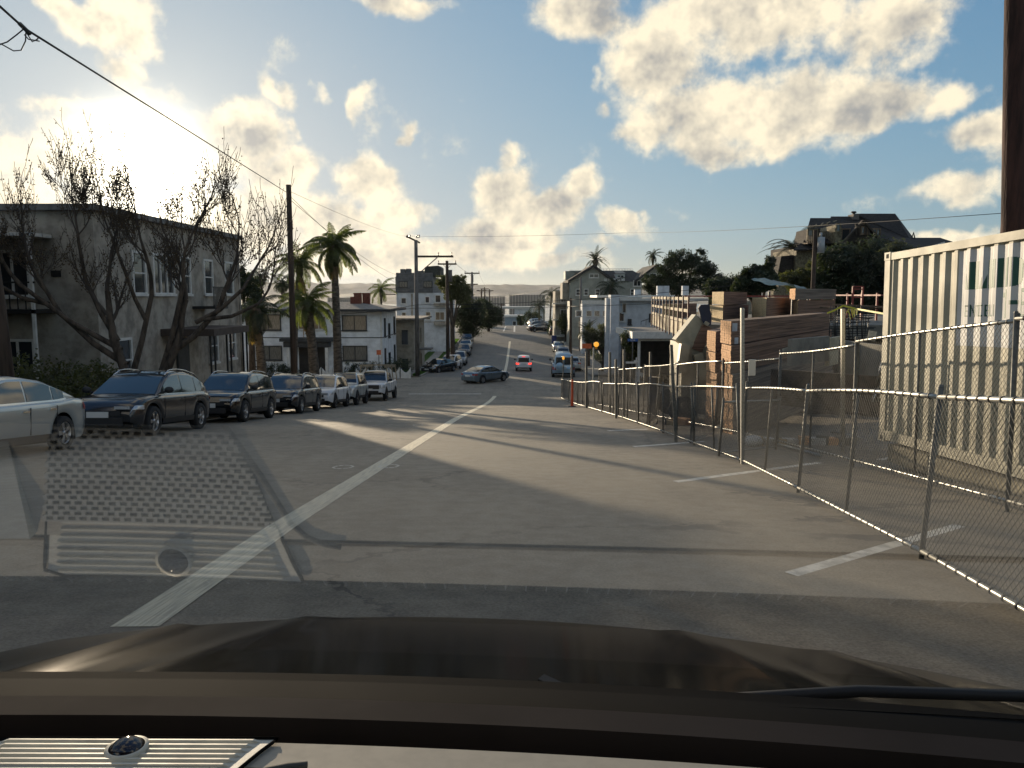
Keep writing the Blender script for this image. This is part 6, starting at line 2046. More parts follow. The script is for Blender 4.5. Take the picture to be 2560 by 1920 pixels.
def container():
    Y0 = 12.5
    c0 = at(2222, 632, Y0); zb = at(2222, 1098, Y0).z
    H = c0.z - zb
    d = Vector((ray(1215, 813).x, ray(1215, 813).y, ray(1215, 813).z)); d = (d / d.y)
    ln = -1.0  # towards the camera
    ux = Vector((-d.x, -1, 0)).normalized()            # along the long side, nearer
    tl = -d.z * 1.0                                    # drop... rises towards us
    rz = atan2(ux.y, ux.x)
    t = thing("storage_container", "cream corrugated steel storage container with a white and green sign panel", "container", (c0.x, c0.y, zb), 0)
    t.rotation_euler = (Matrix.Rotation(rz, 3, "Z") @ Matrix.Rotation(-math.atan(-d.z), 3, "Y")).to_euler()
    L, Wd = 6.06, 2.44
    # local: x along the side towards us, the visible face is at y=0 looking -? ; body extends to +y side away from the road
    sgn = 1
    # road side is -x world; with x local pointing to -Y world, local y = world +x
    def P(x, y, z): return (x, y * sgn, z)
    per, dep = .278, .036
    def corr(u):
        f = (u / per) % 1.0
        if f < .25: return 0
        if f < .5: return dep * (f - .25) / .25
        if f < .75: return dep
        return dep * (1 - (f - .75) / .25)
    # corrugated side panel
    us = []
    n = int((L - .32) / per)
    for k in range(n + 1):
        for f in (0, .25, .5, .75):
            u = .16 + (k + f) * per
            if u < L - .16: us.append(u)
    def dd(u): return corr(u - .16)
    z0, z1 = .17, H - .12
    b = MB(); b.grid([[P(u, dd(u) + .02, z0) for u in us], [P(u, dd(u) + .02, z1) for u in us]], smooth=False, flip=True)
    b.build("side_panel", M_CONT, t)
    # white sign area painted over the ribs, letters follow the ribs
    s0 = 1.92
    def fit(ua, ub, step=.02):
        k = max(1, int((ub - ua) / step)); return [ua + (ub - ua) * i / k for i in range(k + 1)]
    zs0, zs1 = H * .525, H - .15
    w = [u for u in fit(s0, L - .3, .0695)]
    w = sorted(set([s0] + [u for u in us if u > s0]))
    b = MB(); b.grid([[P(u, dd(u) + .0175, z) for u in w] for z in (zs0, zs1)], smooth=False, flip=True); b.build("sign_panel", M_CONTW, t)
    lets = MB()
    def quadl(ua, ub, za, zc, shear=0.0, tri=None):
        q = fit(ua, ub, .015)
        lo, hi = [], []
        for i, u in enumerate(q):
            s = i / (len(q) - 1)
            a, c = za, zc
            if tri == "up": c = za + (zc - za) * (1 - s)          # falling diagonal
            if tri == "dn": a = zc - (zc - za) * s * 1.0; 
            if tri == "rise": c = za + (zc - za) * s
            lo.append(P(u, dd(u) + .0155, a)); hi.append(P(u, dd(u) + .0155, c))
        lets.grid([lo, hi], smooth=False, flip=True)
    zc = H * .775; hL = .36
    # block letters of the logo: M A N D style blocks as they read on the ribs
    x = s0 + .16
    quadl(x, x + .07, zc, zc + hL, tri="up")
    quadl(x + .075, x + .26, zc, zc + hL)
    quadl(x + .31, x + .36, zc, zc + hL * .45, tri="rise"); quadl(x + .36, x + .43, zc, zc + hL * .5, tri="rise")
    quadl(x + .44, x + .62, zc, zc + hL)
    quadl(x + .66, x + .74, zc, zc + hL); quadl(x + .77, x + .86, zc, zc + hL)
    # D
    for i in range(8):
        ua = x + .89 + i * .03; hh = hL / 2 * sqrt(max(0.02, 1 - (i / 8) ** 2))
        quadl(ua, ua + .03, zc + hL / 2 - hh, zc + hL / 2 + hh)
    quadl(x + 1.25, x + 1.4, zc, zc + hL); quadl(x + 1.5, x + 1.75, zc, zc + hL)
    def thin(u, kind, z, h, w=.075):
        s = .018
        if kind in "NHMI": quadl(u, u + s, z, z + h)
        if kind in "NHM": quadl(u + w - s, u + w, z, z + h)
        if kind == "N":
            for i in range(6): quadl(u + w * i / 6, u + w * (i + 1) / 6, z + h * (1 - (i + 1) / 6), z + h * (1 - i / 6) + .01)
        if kind in "TE": quadl(u, u + w, z + h - s, z + h)
        if kind == "T": quadl(u + w / 2 - s / 2, u + w / 2 + s / 2, z, z + h)
        if kind in "ECBL": quadl(u, u + s, z, z + h); quadl(u, u + w, z, z + s)
        if kind in "ECB": quadl(u, u + w, z + h - s, z + h)
        if kind in "EB": quadl(u, u + w * .85, z + h / 2 - s / 2, z + h / 2 + s / 2)
        if kind == "B": quadl(u + w - s, u + w, z + .02, z + h - .02)
        if kind == "I": pass
    zz = H * .655
    for i, ch in enumerate("ENTCBLI"):
        thin(x + .02 + i * .098, ch, zz, .15)
    quadl(x + .78, x + .83, H * .645, H * .645 + .36); quadl(x + .74, x + .78, H * .645 + .26, H * .645 + .32)
    quadl(x + .90, x + 1.02, H * .645 + .17, H * .645 + .22)
    for k in (0, 1, 2, 3):
        u = x + 1.08 + k * .2
        quadl(u, u + .13, H * .645, H * .645 + .05); quadl(u, u + .13, H * .645 + .31, H * .645 + .36); quadl(u, u + .04, H * .645, H * .645 + .36); quadl(u + .1, u + .14, H * .645, H * .645 + .36); quadl(u, u + .13, H * .645 + .155, H * .645 + .2)
    lets.build("lettering", M_CGREEN, t)
    def bx(nm, x0, x1, y0, y1, za, zb_, m=M_CONT):
        b = MB(); b.span(x0, x1, y0 * sgn, y1 * sgn, za, zb_); b.build(nm, m, t)
    bx("top_rail", .17, L - .17, .0, .07, H - .12, H - .01)
    bx("bottom_rail", .17, L - .17, .0, .07, .02, .17)
    bx("corner_post", 0, .16, .0, .16, .12, H - .12); bx("corner_post", L - .16, L, .0, .16, .12, H - .12)
    bx("corner_post", 0, .16, Wd - .16, Wd, .12, H - .12); bx("corner_post", L - .16, L, Wd - .16, Wd, .12, H - .12)
    for xa in (0, L - .178):
        for ya in (-.008, Wd - .17):
            for za in (-.01, H - .118):
                b = MB(); b.span(xa - .004, xa + .178, ya, ya + .178, za, za + .125)
                o = b.build("corner_casting", M_CONT, t)
                hb = MB(); hb.lathe([(.030, -.004), (.030, .004)], (xa + .09, ya - .002, za + .062), "y", 10); 
                hb.prism([(xa + .06, za + .03), (xa + .12, za + .03), (xa + .12, za + .095), (xa + .06, za + .095)], "y", ya - .006, ya - .001); hb.build("hole", M_UNDER, o)
    bx("roof", .02, L - .02, .08, Wd - .08, H - .08, H - .015); bx("back_panel", .17, L - .17, Wd - .05, Wd - .02, .17, H - .121); bx("end_panel", .03, .06, .161, Wd - .161, .1, H - .121); bx("door", L - .06, L - .03, .161, Wd - .161, .1, H - .121)
    bx("floor", .1, L - .1, .1, Wd - .1, .04, .15, M_WOOD)
    # timber skid and blocks it stands on
    s = thing("timber_skid", "long weathered timber beam under the storage container", "timber", (c0.x, c0.y, zb))
    s.rotation_euler = t.rotation_euler
    b = MB(); b.span(.35, L + .3, -.03, .22, -.30, -.02); b.build("beam", mat("pale_timber", (.30, .27, .19), .85, var=.2, vscale=3, stretch=(.2, 1, 1), bump=.2), s)
    b = MB(); b.span(.35, L + .3, Wd - .3, Wd - .05, -.30, -.02); b.build("beam", MATS["pale_timber"], s)
    for xx in (.9, 2.6, 4.6):
        b = MB(); b.span(xx, xx + .4, .02, .45, -.9, -.305); b.build("block", M_UNDER, s)
container()

# ------------------------------------------------------------------ building site
M_LUM = mat("lumber_side", (.27, .16, .105), .9, var=.3, vscale=5, stretch=(.06, .06, 7), bump=.3, bscale=10)
M_LUMG = mat("lumber_grey_side", (.26, .205, .16), .9, var=.3, vscale=5, stretch=(.06, .06, 7), bump=.3, bscale=10)
M_LEND = mat("lumber_end", (.72, .55, .31), .85, var=.12, vscale=25, bump=.3, bscale=60)
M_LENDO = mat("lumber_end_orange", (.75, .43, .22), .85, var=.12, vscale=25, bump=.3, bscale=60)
M_PLY = mat("plywood", (.48, .41, .28), .8, var=.15, vscale=3)
M_REDP = mat("red_oxide_steel", (.28, .055, .04), .6, var=.15)
M_FORM = mat("formwork_grey", (.22, .21, .18), .9, var=.2, vscale=1.5, bump=.2)
DECK = .22


def pack(label, pl, pm, pr, yt_, yb_, Y, Yl, Yr, ms=None, me_=None, lay=.065, name="lumber_pack", bands=True, zbot=None, group="lumber packs on the building site"):
    ms = ms or M_LUM; me_ = me_ or M_LEND
    m = at(pm, yt_, Y); l = at(pl, yt_, Yl); r = at(pr, yt_, Yr)
    zt_ = m.z; zb = at(pm, yb_, Y).z if zbot is None else zbot
    E = Vector((l.x - m.x, Yl - Y)); S = Vector((r.x - m.x, Yr - Y))
    t = thing(name, label, "lumber pack", (m.x, Y, zb), 0, group)
    rr = random.Random(int(pl * 7 + yt_))
    n = max(2, int(round((zt_ - zb) / lay)))
    H = zt_ - zb
    b = MB()
    for i in range(n):
        z0, z1 = H * i / n + .0018, H * (i + 1) / n - .0018
        o = rr.uniform(-.015, .015); e = rr.uniform(-.02, .02)
        su, eu = S.normalized(), E.normalized()
        c = [Vector((0, 0)) + su * e + eu * o, S + su * rr.uniform(-.03, .03) + eu * o, S + E + su * rr.uniform(-.03, .03) + eu * o, E + su * e + eu * o]
        vs = [(p.x, p.y, z0) for p in c] + [(p.x, p.y, z1) for p in c]
        b.add(vs, [(0, 1, 2, 3), (4, 7, 6, 5), (1, 0, 4, 5), (2, 1, 5, 6), (3, 2, 6, 7)], 0)
        # end grain: board ends side by side
        k = max(1, int(E.length / .20))
        for j in range(k):
            a0 = E * (j / k + .008); a1 = E * ((j + 1) / k - .008); q = su * (e - rr.uniform(.002, .02))
            b.add([((a0 + q).x, (a0 + q).y, z0), ((a1 + q).x, (a1 + q).y, z0), ((a1 + q).x, (a1 + q).y, z1), ((a0 + q).x, (a0 + q).y, z1)], [(0, 1, 2, 3)], 1)
    tag(b.build("boards", [ms, me_], t), kind="stuff")
    if bands:
        for f in (.2, .75):
            p = S * f - E.normalized() * .025
            q = su = S.normalized() * .02
            bb = MB(); bb.add([(p.x, p.y, 0), (p.x + q.x, p.y + q.y, 0), (p.x + q.x, p.y + q.y, H), (p.x, p.y, H)], [(0, 1, 2, 3)]); bb.build("band", M_GALVD, t)
    return t


def site():
    # concrete podium the packs stand on
    t = thing("podium_deck", "half built concrete podium with a plywood faced edge on the building site", "deck", (7.15, 32, -3.4))
    e = Vector((8.7, 49.5)) - Vector((7.15, 32))
    foot = [(0, 0), (e.x, e.y), (22, 17.5), (22, 1), (4, -1.0)]
    b = MB(); b.prism([(2.6, 1.2), (5.5, -.4), (21.8, 1.3), (21.8, 17), (6, 17)], "z", -1, DECK + 3.4 - .552); b.build("wall", mat("dark_basement", (.10, .075, .06), .9, var=.3, vscale=1), t)
    b = MB(); b.prism([foot[0], foot[4], foot[3], foot[2], foot[1]], "z", DECK + 3.4 - .549, DECK + 3.4); b.build("deck", M_FORM, t)
    u = e.normalized(); nn = Vector((-u.y, u.x))
    L = e.length; npan = 9
    zz = DECK + 3.4
    for i in range(npan):
        a = u * (L * i / npan + .03) + nn * .05; c = u * (L * (i + 1) / npan - .03) + nn * .05
        b = MB(); b.bar((a.x, a.y, zz - .32), (c.x, c.y, zz - .32), .04, .62); b.build("edge_panel", M_PLY, t)
    for i in range(npan + 2):
        a = u * (L * i / (npan + 1)) + nn * .12
        b = MB(); b.span(a.x - .03, a.x + .03, a.y - .03, a.y + .03, zz - .75, zz + 1.15); b.build("guard_post", mat("dark_red_steel", (.10, .025, .02), .6, var=.1), t)
    for h in (1.05, .55, .10):
        a = nn * .08; c = u * L + nn * .08
        b = MB(); b.bar((a.x, a.y, zz + h), (c.x, c.y, zz + h), .04, .13); b.build("guard_rail", M_PLY, t)
    # red guard rail at the back of the deck
    t = thing("guard_railing", "red oxide steel guard railing along the back of the podium", "railing", (14, 44, DECK))
    A, C = at(2086, 738, 42), at(2235, 738, 36)
    b = MB(); b.bar((A.x - 14, A.y - 44, A.z - DECK), (C.x - 14, C.y - 44, C.z - DECK), .07); b.bar((A.x - 14 - 8, A.y - 44, A.z - DECK - .05), (A.x - 14, A.y - 44, A.z - DECK - .05), .06); b.build("rail", M_REDP, t)
    for i in range(8):
        p = A.lerp(C, i / 4 - .75) if i < 8 else A
        b = MB(); b.span(p.x - 14 - .04, p.x - 14 + .04, p.y - 44 - .04, p.y - 44 + .04, -.2, A.z - DECK + .1); b.build("post", M_REDP, t)
    t = thing("ladder_frame", "red ladder frame standing up from the railing", "ladder", (at(2144, 738, 38).x, 38, DECK))
    k = 38 / F_PX; z1 = at(2144, 716, 38).z - DECK
    for s in (-12 * k, 12 * k):
        b = MB(); b.span(s - .04, s + .04, -.04, .04, -.3, z1); b.build("upright", M_REDP, t)
    for z in (z1 - .04, z1 - .16, z1 - .55):
        b = MB(); b.span(-12 * k, 12 * k, -.03, .03, z, z + .06); b.build("rung", M_REDP, t)
    # packs on the podium
    pack("upper lumber pack with pale ends directly behind the dark blue head of the boom", 1781, 1810, 1868, 729, 762, 34, 36.2, 38)
    pack("lumber pack under the upper one behind the dark blue boom head", 1775, 1808, 1871, 764, 806, 34.2, 36.4, 38.2, zbot=DECK)
    pack("squat lumber pack with a half shaded pale end in the middle of the podium", 1881, 1917, 1978, 744, 795, 33, 35.5, 37, zbot=DECK)
    pack("long grey lumber pack with orange ends highest on the podium", 1975, 1989, 2091, 721, 749, 34, 36, 37.5, ms=M_LUMG, me_=M_LENDO)
    pack("dark lumber pack carrying the long grey one", 1982, 1996, 2088, 751, 790, 34.3, 36.2, 37.7, zbot=DECK)
    pack("small pale ended lumber pack behind the guard rails of the podium", 1658, 1700, 1742, 760, 790, 41, 42, 45, zbot=DECK)
    # tall stacks in front of the podium, standing on the ground
    zg = gz(6, 21)
    pack("long brown lumber pack on top of the nearest stack", 1802, 1829, 2076, 803, 862, 20, 21.0, 30, me_=M_LENDO)
    pack("long brown lumber pack second from the top of the nearest stack", 1804, 1828, 2078, 865, 935, 19.9, 20.9, 29.8, me_=M_LENDO)
    pack("long brown lumber pack third from the top of the nearest stack", 1806, 1832, 2080, 938, 1010, 19.8, 20.9, 29.5, me_=M_LENDO, ms=M_LUMG)
    pack("lowest lumber pack of the nearest stack on the asphalt", 1808, 1834, 2080, 1013, 1060, 19.7, 20.8, 29.2, me_=M_LENDO, ms=M_LUMG, zbot=zg - .1)
    pack("upper orange ended lumber pack beside the beige boom", 1768, 1790, 1835, 829, 880, 24, 24.9, 27.5, me_=M_LENDO)
    pack("middle orange ended lumber pack beside the beige boom", 1766, 1789, 1835, 882, 932, 23.9, 24.8, 27.4, me_=M_LENDO)
    pack("lower orange ended lumber pack beside the beige boom", 1766, 1792, 1836, 935, 990, 23.8, 24.7, 27.3, me_=M_LENDO, zbot=gz(6, 24) - .1)
    # sheets of paper stapled to the packs
    for px, py, w, h, Y, lab in ((1837, 818, 22, 20, 19.9, "blue white label sheet stapled to the top of the long pack"), (1841, 852, 16, 16, 19.9, "crumpled white sheet stapled lower on the long pack")):
        k = Y / F_PX; p = at(px, py, Y - .12); b = MB(); b.box((0, 0, 0), (w * k, .008, h * k), .75); tag(b.build("label_sheet", mat("label_sheet", (.45, .47, .50), .6, var=.1), None, p), lab, "label")
    # sandy plywood box and grey wall left of the container
    b = MB()
    t = thing("formwork_wall", "long grey formwork wall with one sandy sunlit sheet left of the container", "wall", (at(2000, 900, 19).x, 19, gz(8, 19) - .2))
    o = t.location
    def seg(px0, px1, Y0_, Y1_, pyt, pyb_, m, nm):
        a, c = at(px0, pyt, Y0_), at(px1, pyt, Y1_)
        b = MB(); zc_ = (a.z + at(px0, pyb_, Y0_).z) / 2 - o.z; hh = a.z - at(px0, pyb_, Y0_).z
        b.bar((a.x - o.x, a.y - o.y, zc_), (c.x - o.x, c.y - o.y, zc_), .1, hh); b.build(nm, m, t)
    seg(1975, 2069, 18, 19.5, 848, 915, M_FORM, "panel")
    seg(2070, 2102, 19.5, 20.4, 845, 915, M_PLY, "sunlit_sheet")
    seg(2103, 2260, 19.4, 16.5, 850, 935, M_FORM, "panel")
    seg(1930, 2270, 17.6, 15.6, 922, 1010, mat("dark_boards", (.10, .075, .055), .9, var=.3, vscale=3), "plinth")
    # rebar cage
    t = thing("rebar_cage", "tangle of black rebar cages before the podium", "rebar", (at(2130, 800, 24).x, 24, DECK - 2.2)); o = t.location
    r = random.Random(8)
    for i in range(34):
        b = MB()
        if i < 16:
            px = 2076 + i * 6.4; A = at(px, 766 + r.uniform(-3, 6), 24 + r.uniform(-.4, .4)); C = at(px + r.uniform(-5, 5), 858, 24 + r.uniform(-.4, .4))
        else:
            py = 772 + (i - 16) * 4.8; A = at(2072 + r.uniform(0, 12), py, 24.2); C = at(2184 + r.uniform(-20, 6), py + r.uniform(-8, 10), 23.8)
        b.tube([A - o, C - o], .014, 5); b.build("bar", M_METD, t)
    t = thing("planks", "loose planks lying level above the rebar", "planks", (at(2100, 768, 25).x, 25, DECK)); o = t.location
    for (a, c, y0, y1) in ((2082, 2225, 762, 768), (2050, 2222, 768, 785), (2100, 2230, 770, 772)):
        b = MB(); b.bar(at(a, y0, 25) - o, at(c, y1, 24) - o, .16, .05); b.build("plank", M_WOOD, t)
    # yellow tape
    b = MB(); pts = [at(2068, 783, 22.5), at(2086, 776, 22.5), at(2108, 764, 22.4), at(2140, 772, 22), at(2225, 787, 20)]
    for a, c in zip(pts, pts[1:]): b.bar(a, c, .01, .045)
    r = random.Random(2)
    for k in range(7):
        p = at(2120 + k * 4, 772, 22.2); b.bar(p, p + Vector((r.uniform(-.1, .1), 0, -r.uniform(.1, .3))), .008, .018)
    tag(b.build("caution_tape", mat("yellow_tape", (.65, .60, .06), .5, var=.1)), "yellow caution tape strung over the rebar towards the container", "tape")
    # plastic sheet
    b = MB(); r = random.Random(12); rows = []
    for j in range(12):
        s = j / 11; row = []
        for i in range(9):
            px = 2182 + i * 3.4 + (1 - s) * 22 + r.uniform(-2.2, 2.2) - (8 if s > .5 else 0) * (s - .5)
            row.append(at(px, 895 + 110 * s, 14.5 + .25 * sin(i * 1.9 + j * .8)))
        rows.append(row)
    b.grid(rows); tag(b.build("plastic_sheet", mat("clear_plastic", (.45, .47, .48), .25, var=.3, vscale=4, spec=.8)), "crumpled clear plastic sheet draped at the container's far corner", "plastic sheet")
    # beige boom lift
    t = thing("telehandler", "beige boom machine with a dark blue head between posts and lumber", "construction vehicle", (at(1715, 980, 27).x, 27, gz(5.9, 27))); o = t.location
    mb = mat("machine_beige", (.42, .38, .27), .5, var=.12, vscale=2); mbl = mat("machine_dark_blue", (.02, .025, .05), .5, var=.1)
    A, C = at(1702, 862, 26.6), at(1752, 800, 26.6)
    b = MB(); b.bar(A - o, C - o, .62, .62); b.build("boom", mb, t)
    b = MB(); b.bar(at(1738, 875, 26.4) - o, at(1765, 815, 26.4) - o, .5, .35); b.build("boom_side", M_LUM, t)
    b = MB(); P = [(1746, 770), (1752, 762), (1772, 761), (1779, 790), (1778, 812), (1764, 818), (1754, 800)]
    q = [at(a, c, 26.2) - o for a, c in P]
    b.add([tuple(p) for p in q] + [(p.x + .1, p.y + .6, p.z) for p in q], [tuple(range(7)), tuple(range(13, 6, -1))] + [(i, i + 7, (i + 1) % 7 + 7, (i + 1) % 7) for i in range(7)]); b.build("head", mbl, t)
    b = MB(); b.bar(at(1762, 806, 26.1) - o, at(1771, 812, 26.1) - o, .12, .12); b.build("bracket", mb, t)
    z1 = at(1700, 862, 27).z - o.z
    b = MB(); b.prism([(-.35, .5), (.75, .5), (.75, z1 - .3), (.3, z1 + .1), (-.35, z1 + .1)], "y", -.8, 1.2); b.build("chassis", mb, t)
    b = MB(); b.bar(at(1712, 860, 26) - o, at(1702, 930, 26) - o, .35, .3); b.bar(at(1744, 885, 26) - o, at(1757, 950, 26) - o, .3, .3); b.build("outrigger", mb, t)
    for xx, yy in ((-.3, -.9), (.9, -.9), (-.3, 1.3), (.9, 1.3)):
        b = MB(); b.lathe([(0, -.18), (.3, -.18), (.46, -.15), (.48, 0), (.46, .15), (.3, .18), (0, .18)], (xx, yy, .48), "y", 18); b.build("wheel", M_TYRE, t)
    # clutter on the asphalt behind the fence
    r = random.Random(31)
    spots = [(1945, 1000), (1985, 1010), (2015, 1005), (2060, 1000), (1960, 960), (1975, 975), (2085, 1012), (2120, 1005), (1890, 985), (1925, 1030), (1705, 985), (1740, 975), (1680, 960), (2045, 985)]
    labs = ["white bucket lid lying left of the tall square post", "pale timber block beside the plywood plinth", "orange brown timber offcut by the plinth", "grey concrete block below the sandy sheet", "small stack of offcuts behind the low fence", "brown board offcut behind the low fence", "pale plank end near the container corner", "dark offcut near the plastic sheet", "white plastic jug behind the low fence", "flat pale offcut on the asphalt", "grey block by the boom machine", "brown offcut by the boom machine's wheel", "short pale offcut beyond the boom machine", "pink marked timber block before the plinth"]
    for i, (px, py) in enumerate(spots):
        Y = 16.5 if px > 1850 else 24
        p = at(px, py, Y); zz = gz(p.x, Y)
        b = MB(); s = r.uniform(.12, .22)
        b.box((0, 0, s * .5), (s * r.uniform(1, 2.4), s * r.uniform(.8, 1.6), s), r.uniform(0, 3)); b.box((s * .6, .1, s * .3), (s, s * .5, s * .6), r.uniform(0, 3))
        tag(b.build("offcut", (M_LEND, M_WHITEW, M_LENDO, M_FORM)[i % 4], None, (p.x, Y, zz)), labs[i], "offcut", "offcuts lying behind the fence")
    b = MB(); b.lathe([(.0, 0), (.16, 0), (.19, .12), (.15, .2), (.0, .24)], n=14); g_ = gnd(1885, 1050); g_.y -= .0
    tag(b.build("hard_hat", M_WHITEW, None, on(5.0, 16.2)), "white hard hat shaped lid lying behind the low fence", "hard hat")
    # long fallen rails on the asphalt
    for k, (a, c) in enumerate((((1905, 1105), (2050, 1145)), ((2080, 1085), (2150, 1100)))):
        b = MB(); b.tube([gnd(*a) + Vector((0, 0, .05)), gnd(*c) + Vector((0, 0, .05))], .03, 8); tag(b.build("loose_pipe", M_GALV), ("long loose pipe lying behind the low fence", "short loose pipe lying near the container skid")[k], "pipe", "loose pipes on the asphalt")
site()

# ------------------------------------------------------------------ the car we look out of
def own_car():
    M_DASH = mat("dashboard_vinyl", (.50, .455, .37), .75, var=.03, vscale=60, bump=.008, bscale=600, spec=.2)
    M_DSTR = mat("striped_trim", (.72, .69, .58), .5, var=.05, vscale=20)
    M_DGRI = mat("grille_plastic", (.62, .59, .50), .6, var=.05)
    M_DBL = mat("dash_black", (.008, .008, .008), .9, var=0, spec=.05)
    M_HOOD = mat("bonnet_black", (.005, .006, .006), .12, var=0, spec=.015, coat=.0)
    t = thing("own_car", "the car the picture is taken from with dashboard and black bonnet below the windscreen", "car", EYE)
    Bd, Bz, rk = .80, -.411, R(37)                     # foot of the glass, and its rake
    def ang(py): return math.tan(PITCH + math.atan((py - 960) / F_PX))
    def mirror(d, h):
        vx, vz = Bd - d, -Bz - h
        l = math.hypot(vx, vz); a = 2 * rk - atan2(vz, vx)
        return Bd - l * cos(a), -Bz - l * sin(a)
    # slope of the dashboard top that puts the light sensor's direct and mirrored images where they are
    best = None
    for i in range(400):
        d_ = .45 + i * .0007; h_ = ang(1889) * d_
        m_ = mirror(d_, h_); e_ = abs(m_[1] / m_[0] - ang(1395))
        if best is None or e_ < best[0]: best = (e_, d_, h_)
    SD = best[1]; TS = (-Bz - best[2]) / (Bd - SD)      # sensor distance, slope
    def zl(d): return Bz + TS * (Bd - d)
    def dD(py):                                         # distance of the dash point seen directly at row py
        return (-Bz - TS * Bd) / (ang(py) - TS)
    def dR(py):                                         # distance of the dash point whose mirror image is at row py
        lo, hi = .1, .79
        for _ in range(40):
            m_ = (lo + hi) / 2; q_ = mirror(m_, -zl(m_))
            if q_[1] / q_[0] > ang(py): hi = m_
            else: lo = m_
        return lo
    E_SLOT, E_SL2, E_LED = dD(1852), dD(1790), dD(1742)
    E_SEAM, E_GRI, E_TOP = dR(1345), dR(1300), dR(1072)
    def dc(lat): return -.10 * max(0, lat + .42) ** 2 - .03 * min(0, lat + .42) ** 2      # the dash line curves back to the sides
    def surf(d0, d1, nm, m, dz=0.0, par=None, lo=-1.1, hi=1.1, n=6, th=.06):
        ls = fr(lo, hi, .05)
        b = MB()
        b.grid([[(x, d0 + (d1 - d0) * j / n + dc(x), zl(d0 + (d1 - d0) * j / n) + dz) for x in ls] for j in range(n + 1)], smooth=True)
        for d in (d0, d1):
            b.grid([[(x, d + dc(x), zl(d) + dz) for x in ls], [(x, d + dc(x), zl(d) + dz - th) for x in ls]], smooth=False)
        return b.build(nm, m, par)
    dash = surf(.14, E_SEAM - .002, "dashboard", M_DASH, .004, t)
    surf(E_SEAM + .008, E_SLOT, "rear_pad", M_DASH, 0, dash)
    surf(E_SEAM, E_SEAM + .007, "seam", M_DBL, -.004, dash)
    surf(E_SLOT, E_SL2, "vent_slot", M_DBL, -.035, dash)
    surf(E_SL2, E_LED, "front_ledge", mat("ledge_vinyl", (.04, .034, .032), .9, var=.1, spec=.06), 0, dash)
    surf(E_LED, .85, "cowl_shade", M_DBL, -.012, dash)
    w_ = (E_SL2 - E_SLOT) * .62
    fb = MB(); fb.add([(0, 0, -.034), (0, w_, -.036), (0, w_, -.034), (0, 0, -.010), (.0012, 0, -.034), (.0012, w_, -.036), (.0012, w_, -.034), (.0012, 0, -.010)], [(0, 1, 2, 3), (7, 6, 5, 4), (3, 2, 6, 7)])
    fm = fb.mesh("fin", mat("fin_plastic", (.30, .28, .26), .7, var=0, spec=.2))
    for i in range(90):
        x = -.9 + i * .0205
        link("fin", fm, dash, (x, E_SLOT + dc(x), zl(E_SLOT)))
    # striped trim panel with sensor, and speaker grille, left of the middle
    def quadrow(pts, d): pass
    def refl(d, px):      # lateral place of the insert's outline at distance d
        rd, rh = mirror(d, -zl(d))
        return (px - 1280) / F_PX * (rd * cos(PITCH) + rh * sin(PITCH))
    E_P1 = E_SLOT - .003
    EP = [(dR(1020), 500), (dR(1072), 545), (dR(1180), 612), (dR(1300), 668), (dR(1400), 718), (dR(1455), 752), (E_P1, 757)]
    def edge_r(d): return refl(d, lerp_pts(EP, d))
    def edge_l(d): return refl(d, lerp_pts([(dR(1020), 95), (dR(1440), 96), (E_P1 - .008, 118), (E_P1, 150)], d))
    b = MB(); n = 64; rows = []
    P0 = E_GRI + .002
    for j in range(n + 1):
        d = P0 + (E_P1 - P0) * j / n
        rid = .0026 * max(0, min(1, 1.6 * sin(2 * pi * (d - P0) / (E_P1 - P0) * 8)))
        la = edge_l(d) + .003; rr = edge_r(d) - .003
        rows.append([(la + (rr - la) * q, d, zl(d) + .0025 + (rid if .05 < q < .95 else .0)) for q in (0, .03, .06, .3, .5, .7, .94, .97, 1)])
    b.grid(rows, smooth=False); b.build("trim_panel", M_DSTR, dash)
    b = MB(); ds = fr(P0, E_P1, .008)
    b.tube([(edge_l(d), d, zl(d) + .003) for d in ds] + [(edge_r(d), d, zl(d) + .003) for d in ds[::-1]] + [(edge_l(P0), P0, zl(P0) + .003)], .0017, 5); b.build("trim_edge", M_DBL, dash)
    sd_ = SD; sx = refl(sd_, 420)
    b = MB(); b.lathe([(.0165, .002), (.0178, .007), (.0145, .0078)], (sx, sd_, zl(sd_)), n=28); b.build("bezel", M_DSTR, dash)
    b = MB(); b.ball((sx, sd_, zl(sd_) + .004), .0142, 22, 12, sc=(1, 1, .75)); b.build("light_sensor", mat("sensor_dome", (.02, .015, .02), .08, var=0, spec=.9), dash)
    # grille: bars with staggered bridges over a dark pan
    gdash = MB(); d0, d1 = E_TOP, E_GRI
    gdash.grid([[(edge_l(d) + (edge_r(d) - edge_l(d)) * q, d, zl(d) + .0046) for q in (0, .5, 1)] for d in fr(d0, d1, .01)]); gdash.build("grille_pan", mat("grille_pan_dark", (.08, .076, .068), .8, var=0), dash)
    b = MB(); nr = 17; sp_ = (d1 - d0) / nr
    for j in range(nr + 1):
        d = d0 + sp_ * j
        b.span(edge_l(d), edge_r(d), d - sp_ * .15, d + sp_ * .15, zl(d) + .0055, zl(d) + .0080)
        if j < nr:
            dm = d + sp_ / 2; x = edge_l(dm) + (.005 if j % 2 else 0)
            while x < edge_r(dm) - .002:
                b.span(x - .0018, x + .0018, d + sp_ * .15, d + sp_ * .85, zl(dm) + .005, zl(dm) + .0078); x += .0104
    tag(b.build("speaker_grille", M_DGRI, dash), kind="stuff")
    PP = [(dR(1020), 500), (dR(1080), 545), (dR(1180), 625), (dR(1290), 700), (dR(1325), 745), (dR(1340), 790), (dR(1344), 830)]
    x1_ = PP[-1]
    b = MB(); b.tube([(refl(d, p), d, zl(d) + .004) for d, p in PP], .003, 6); b.build("piping", mat("piping_dark", (.10, .095, .085), .8, var=0), dash)
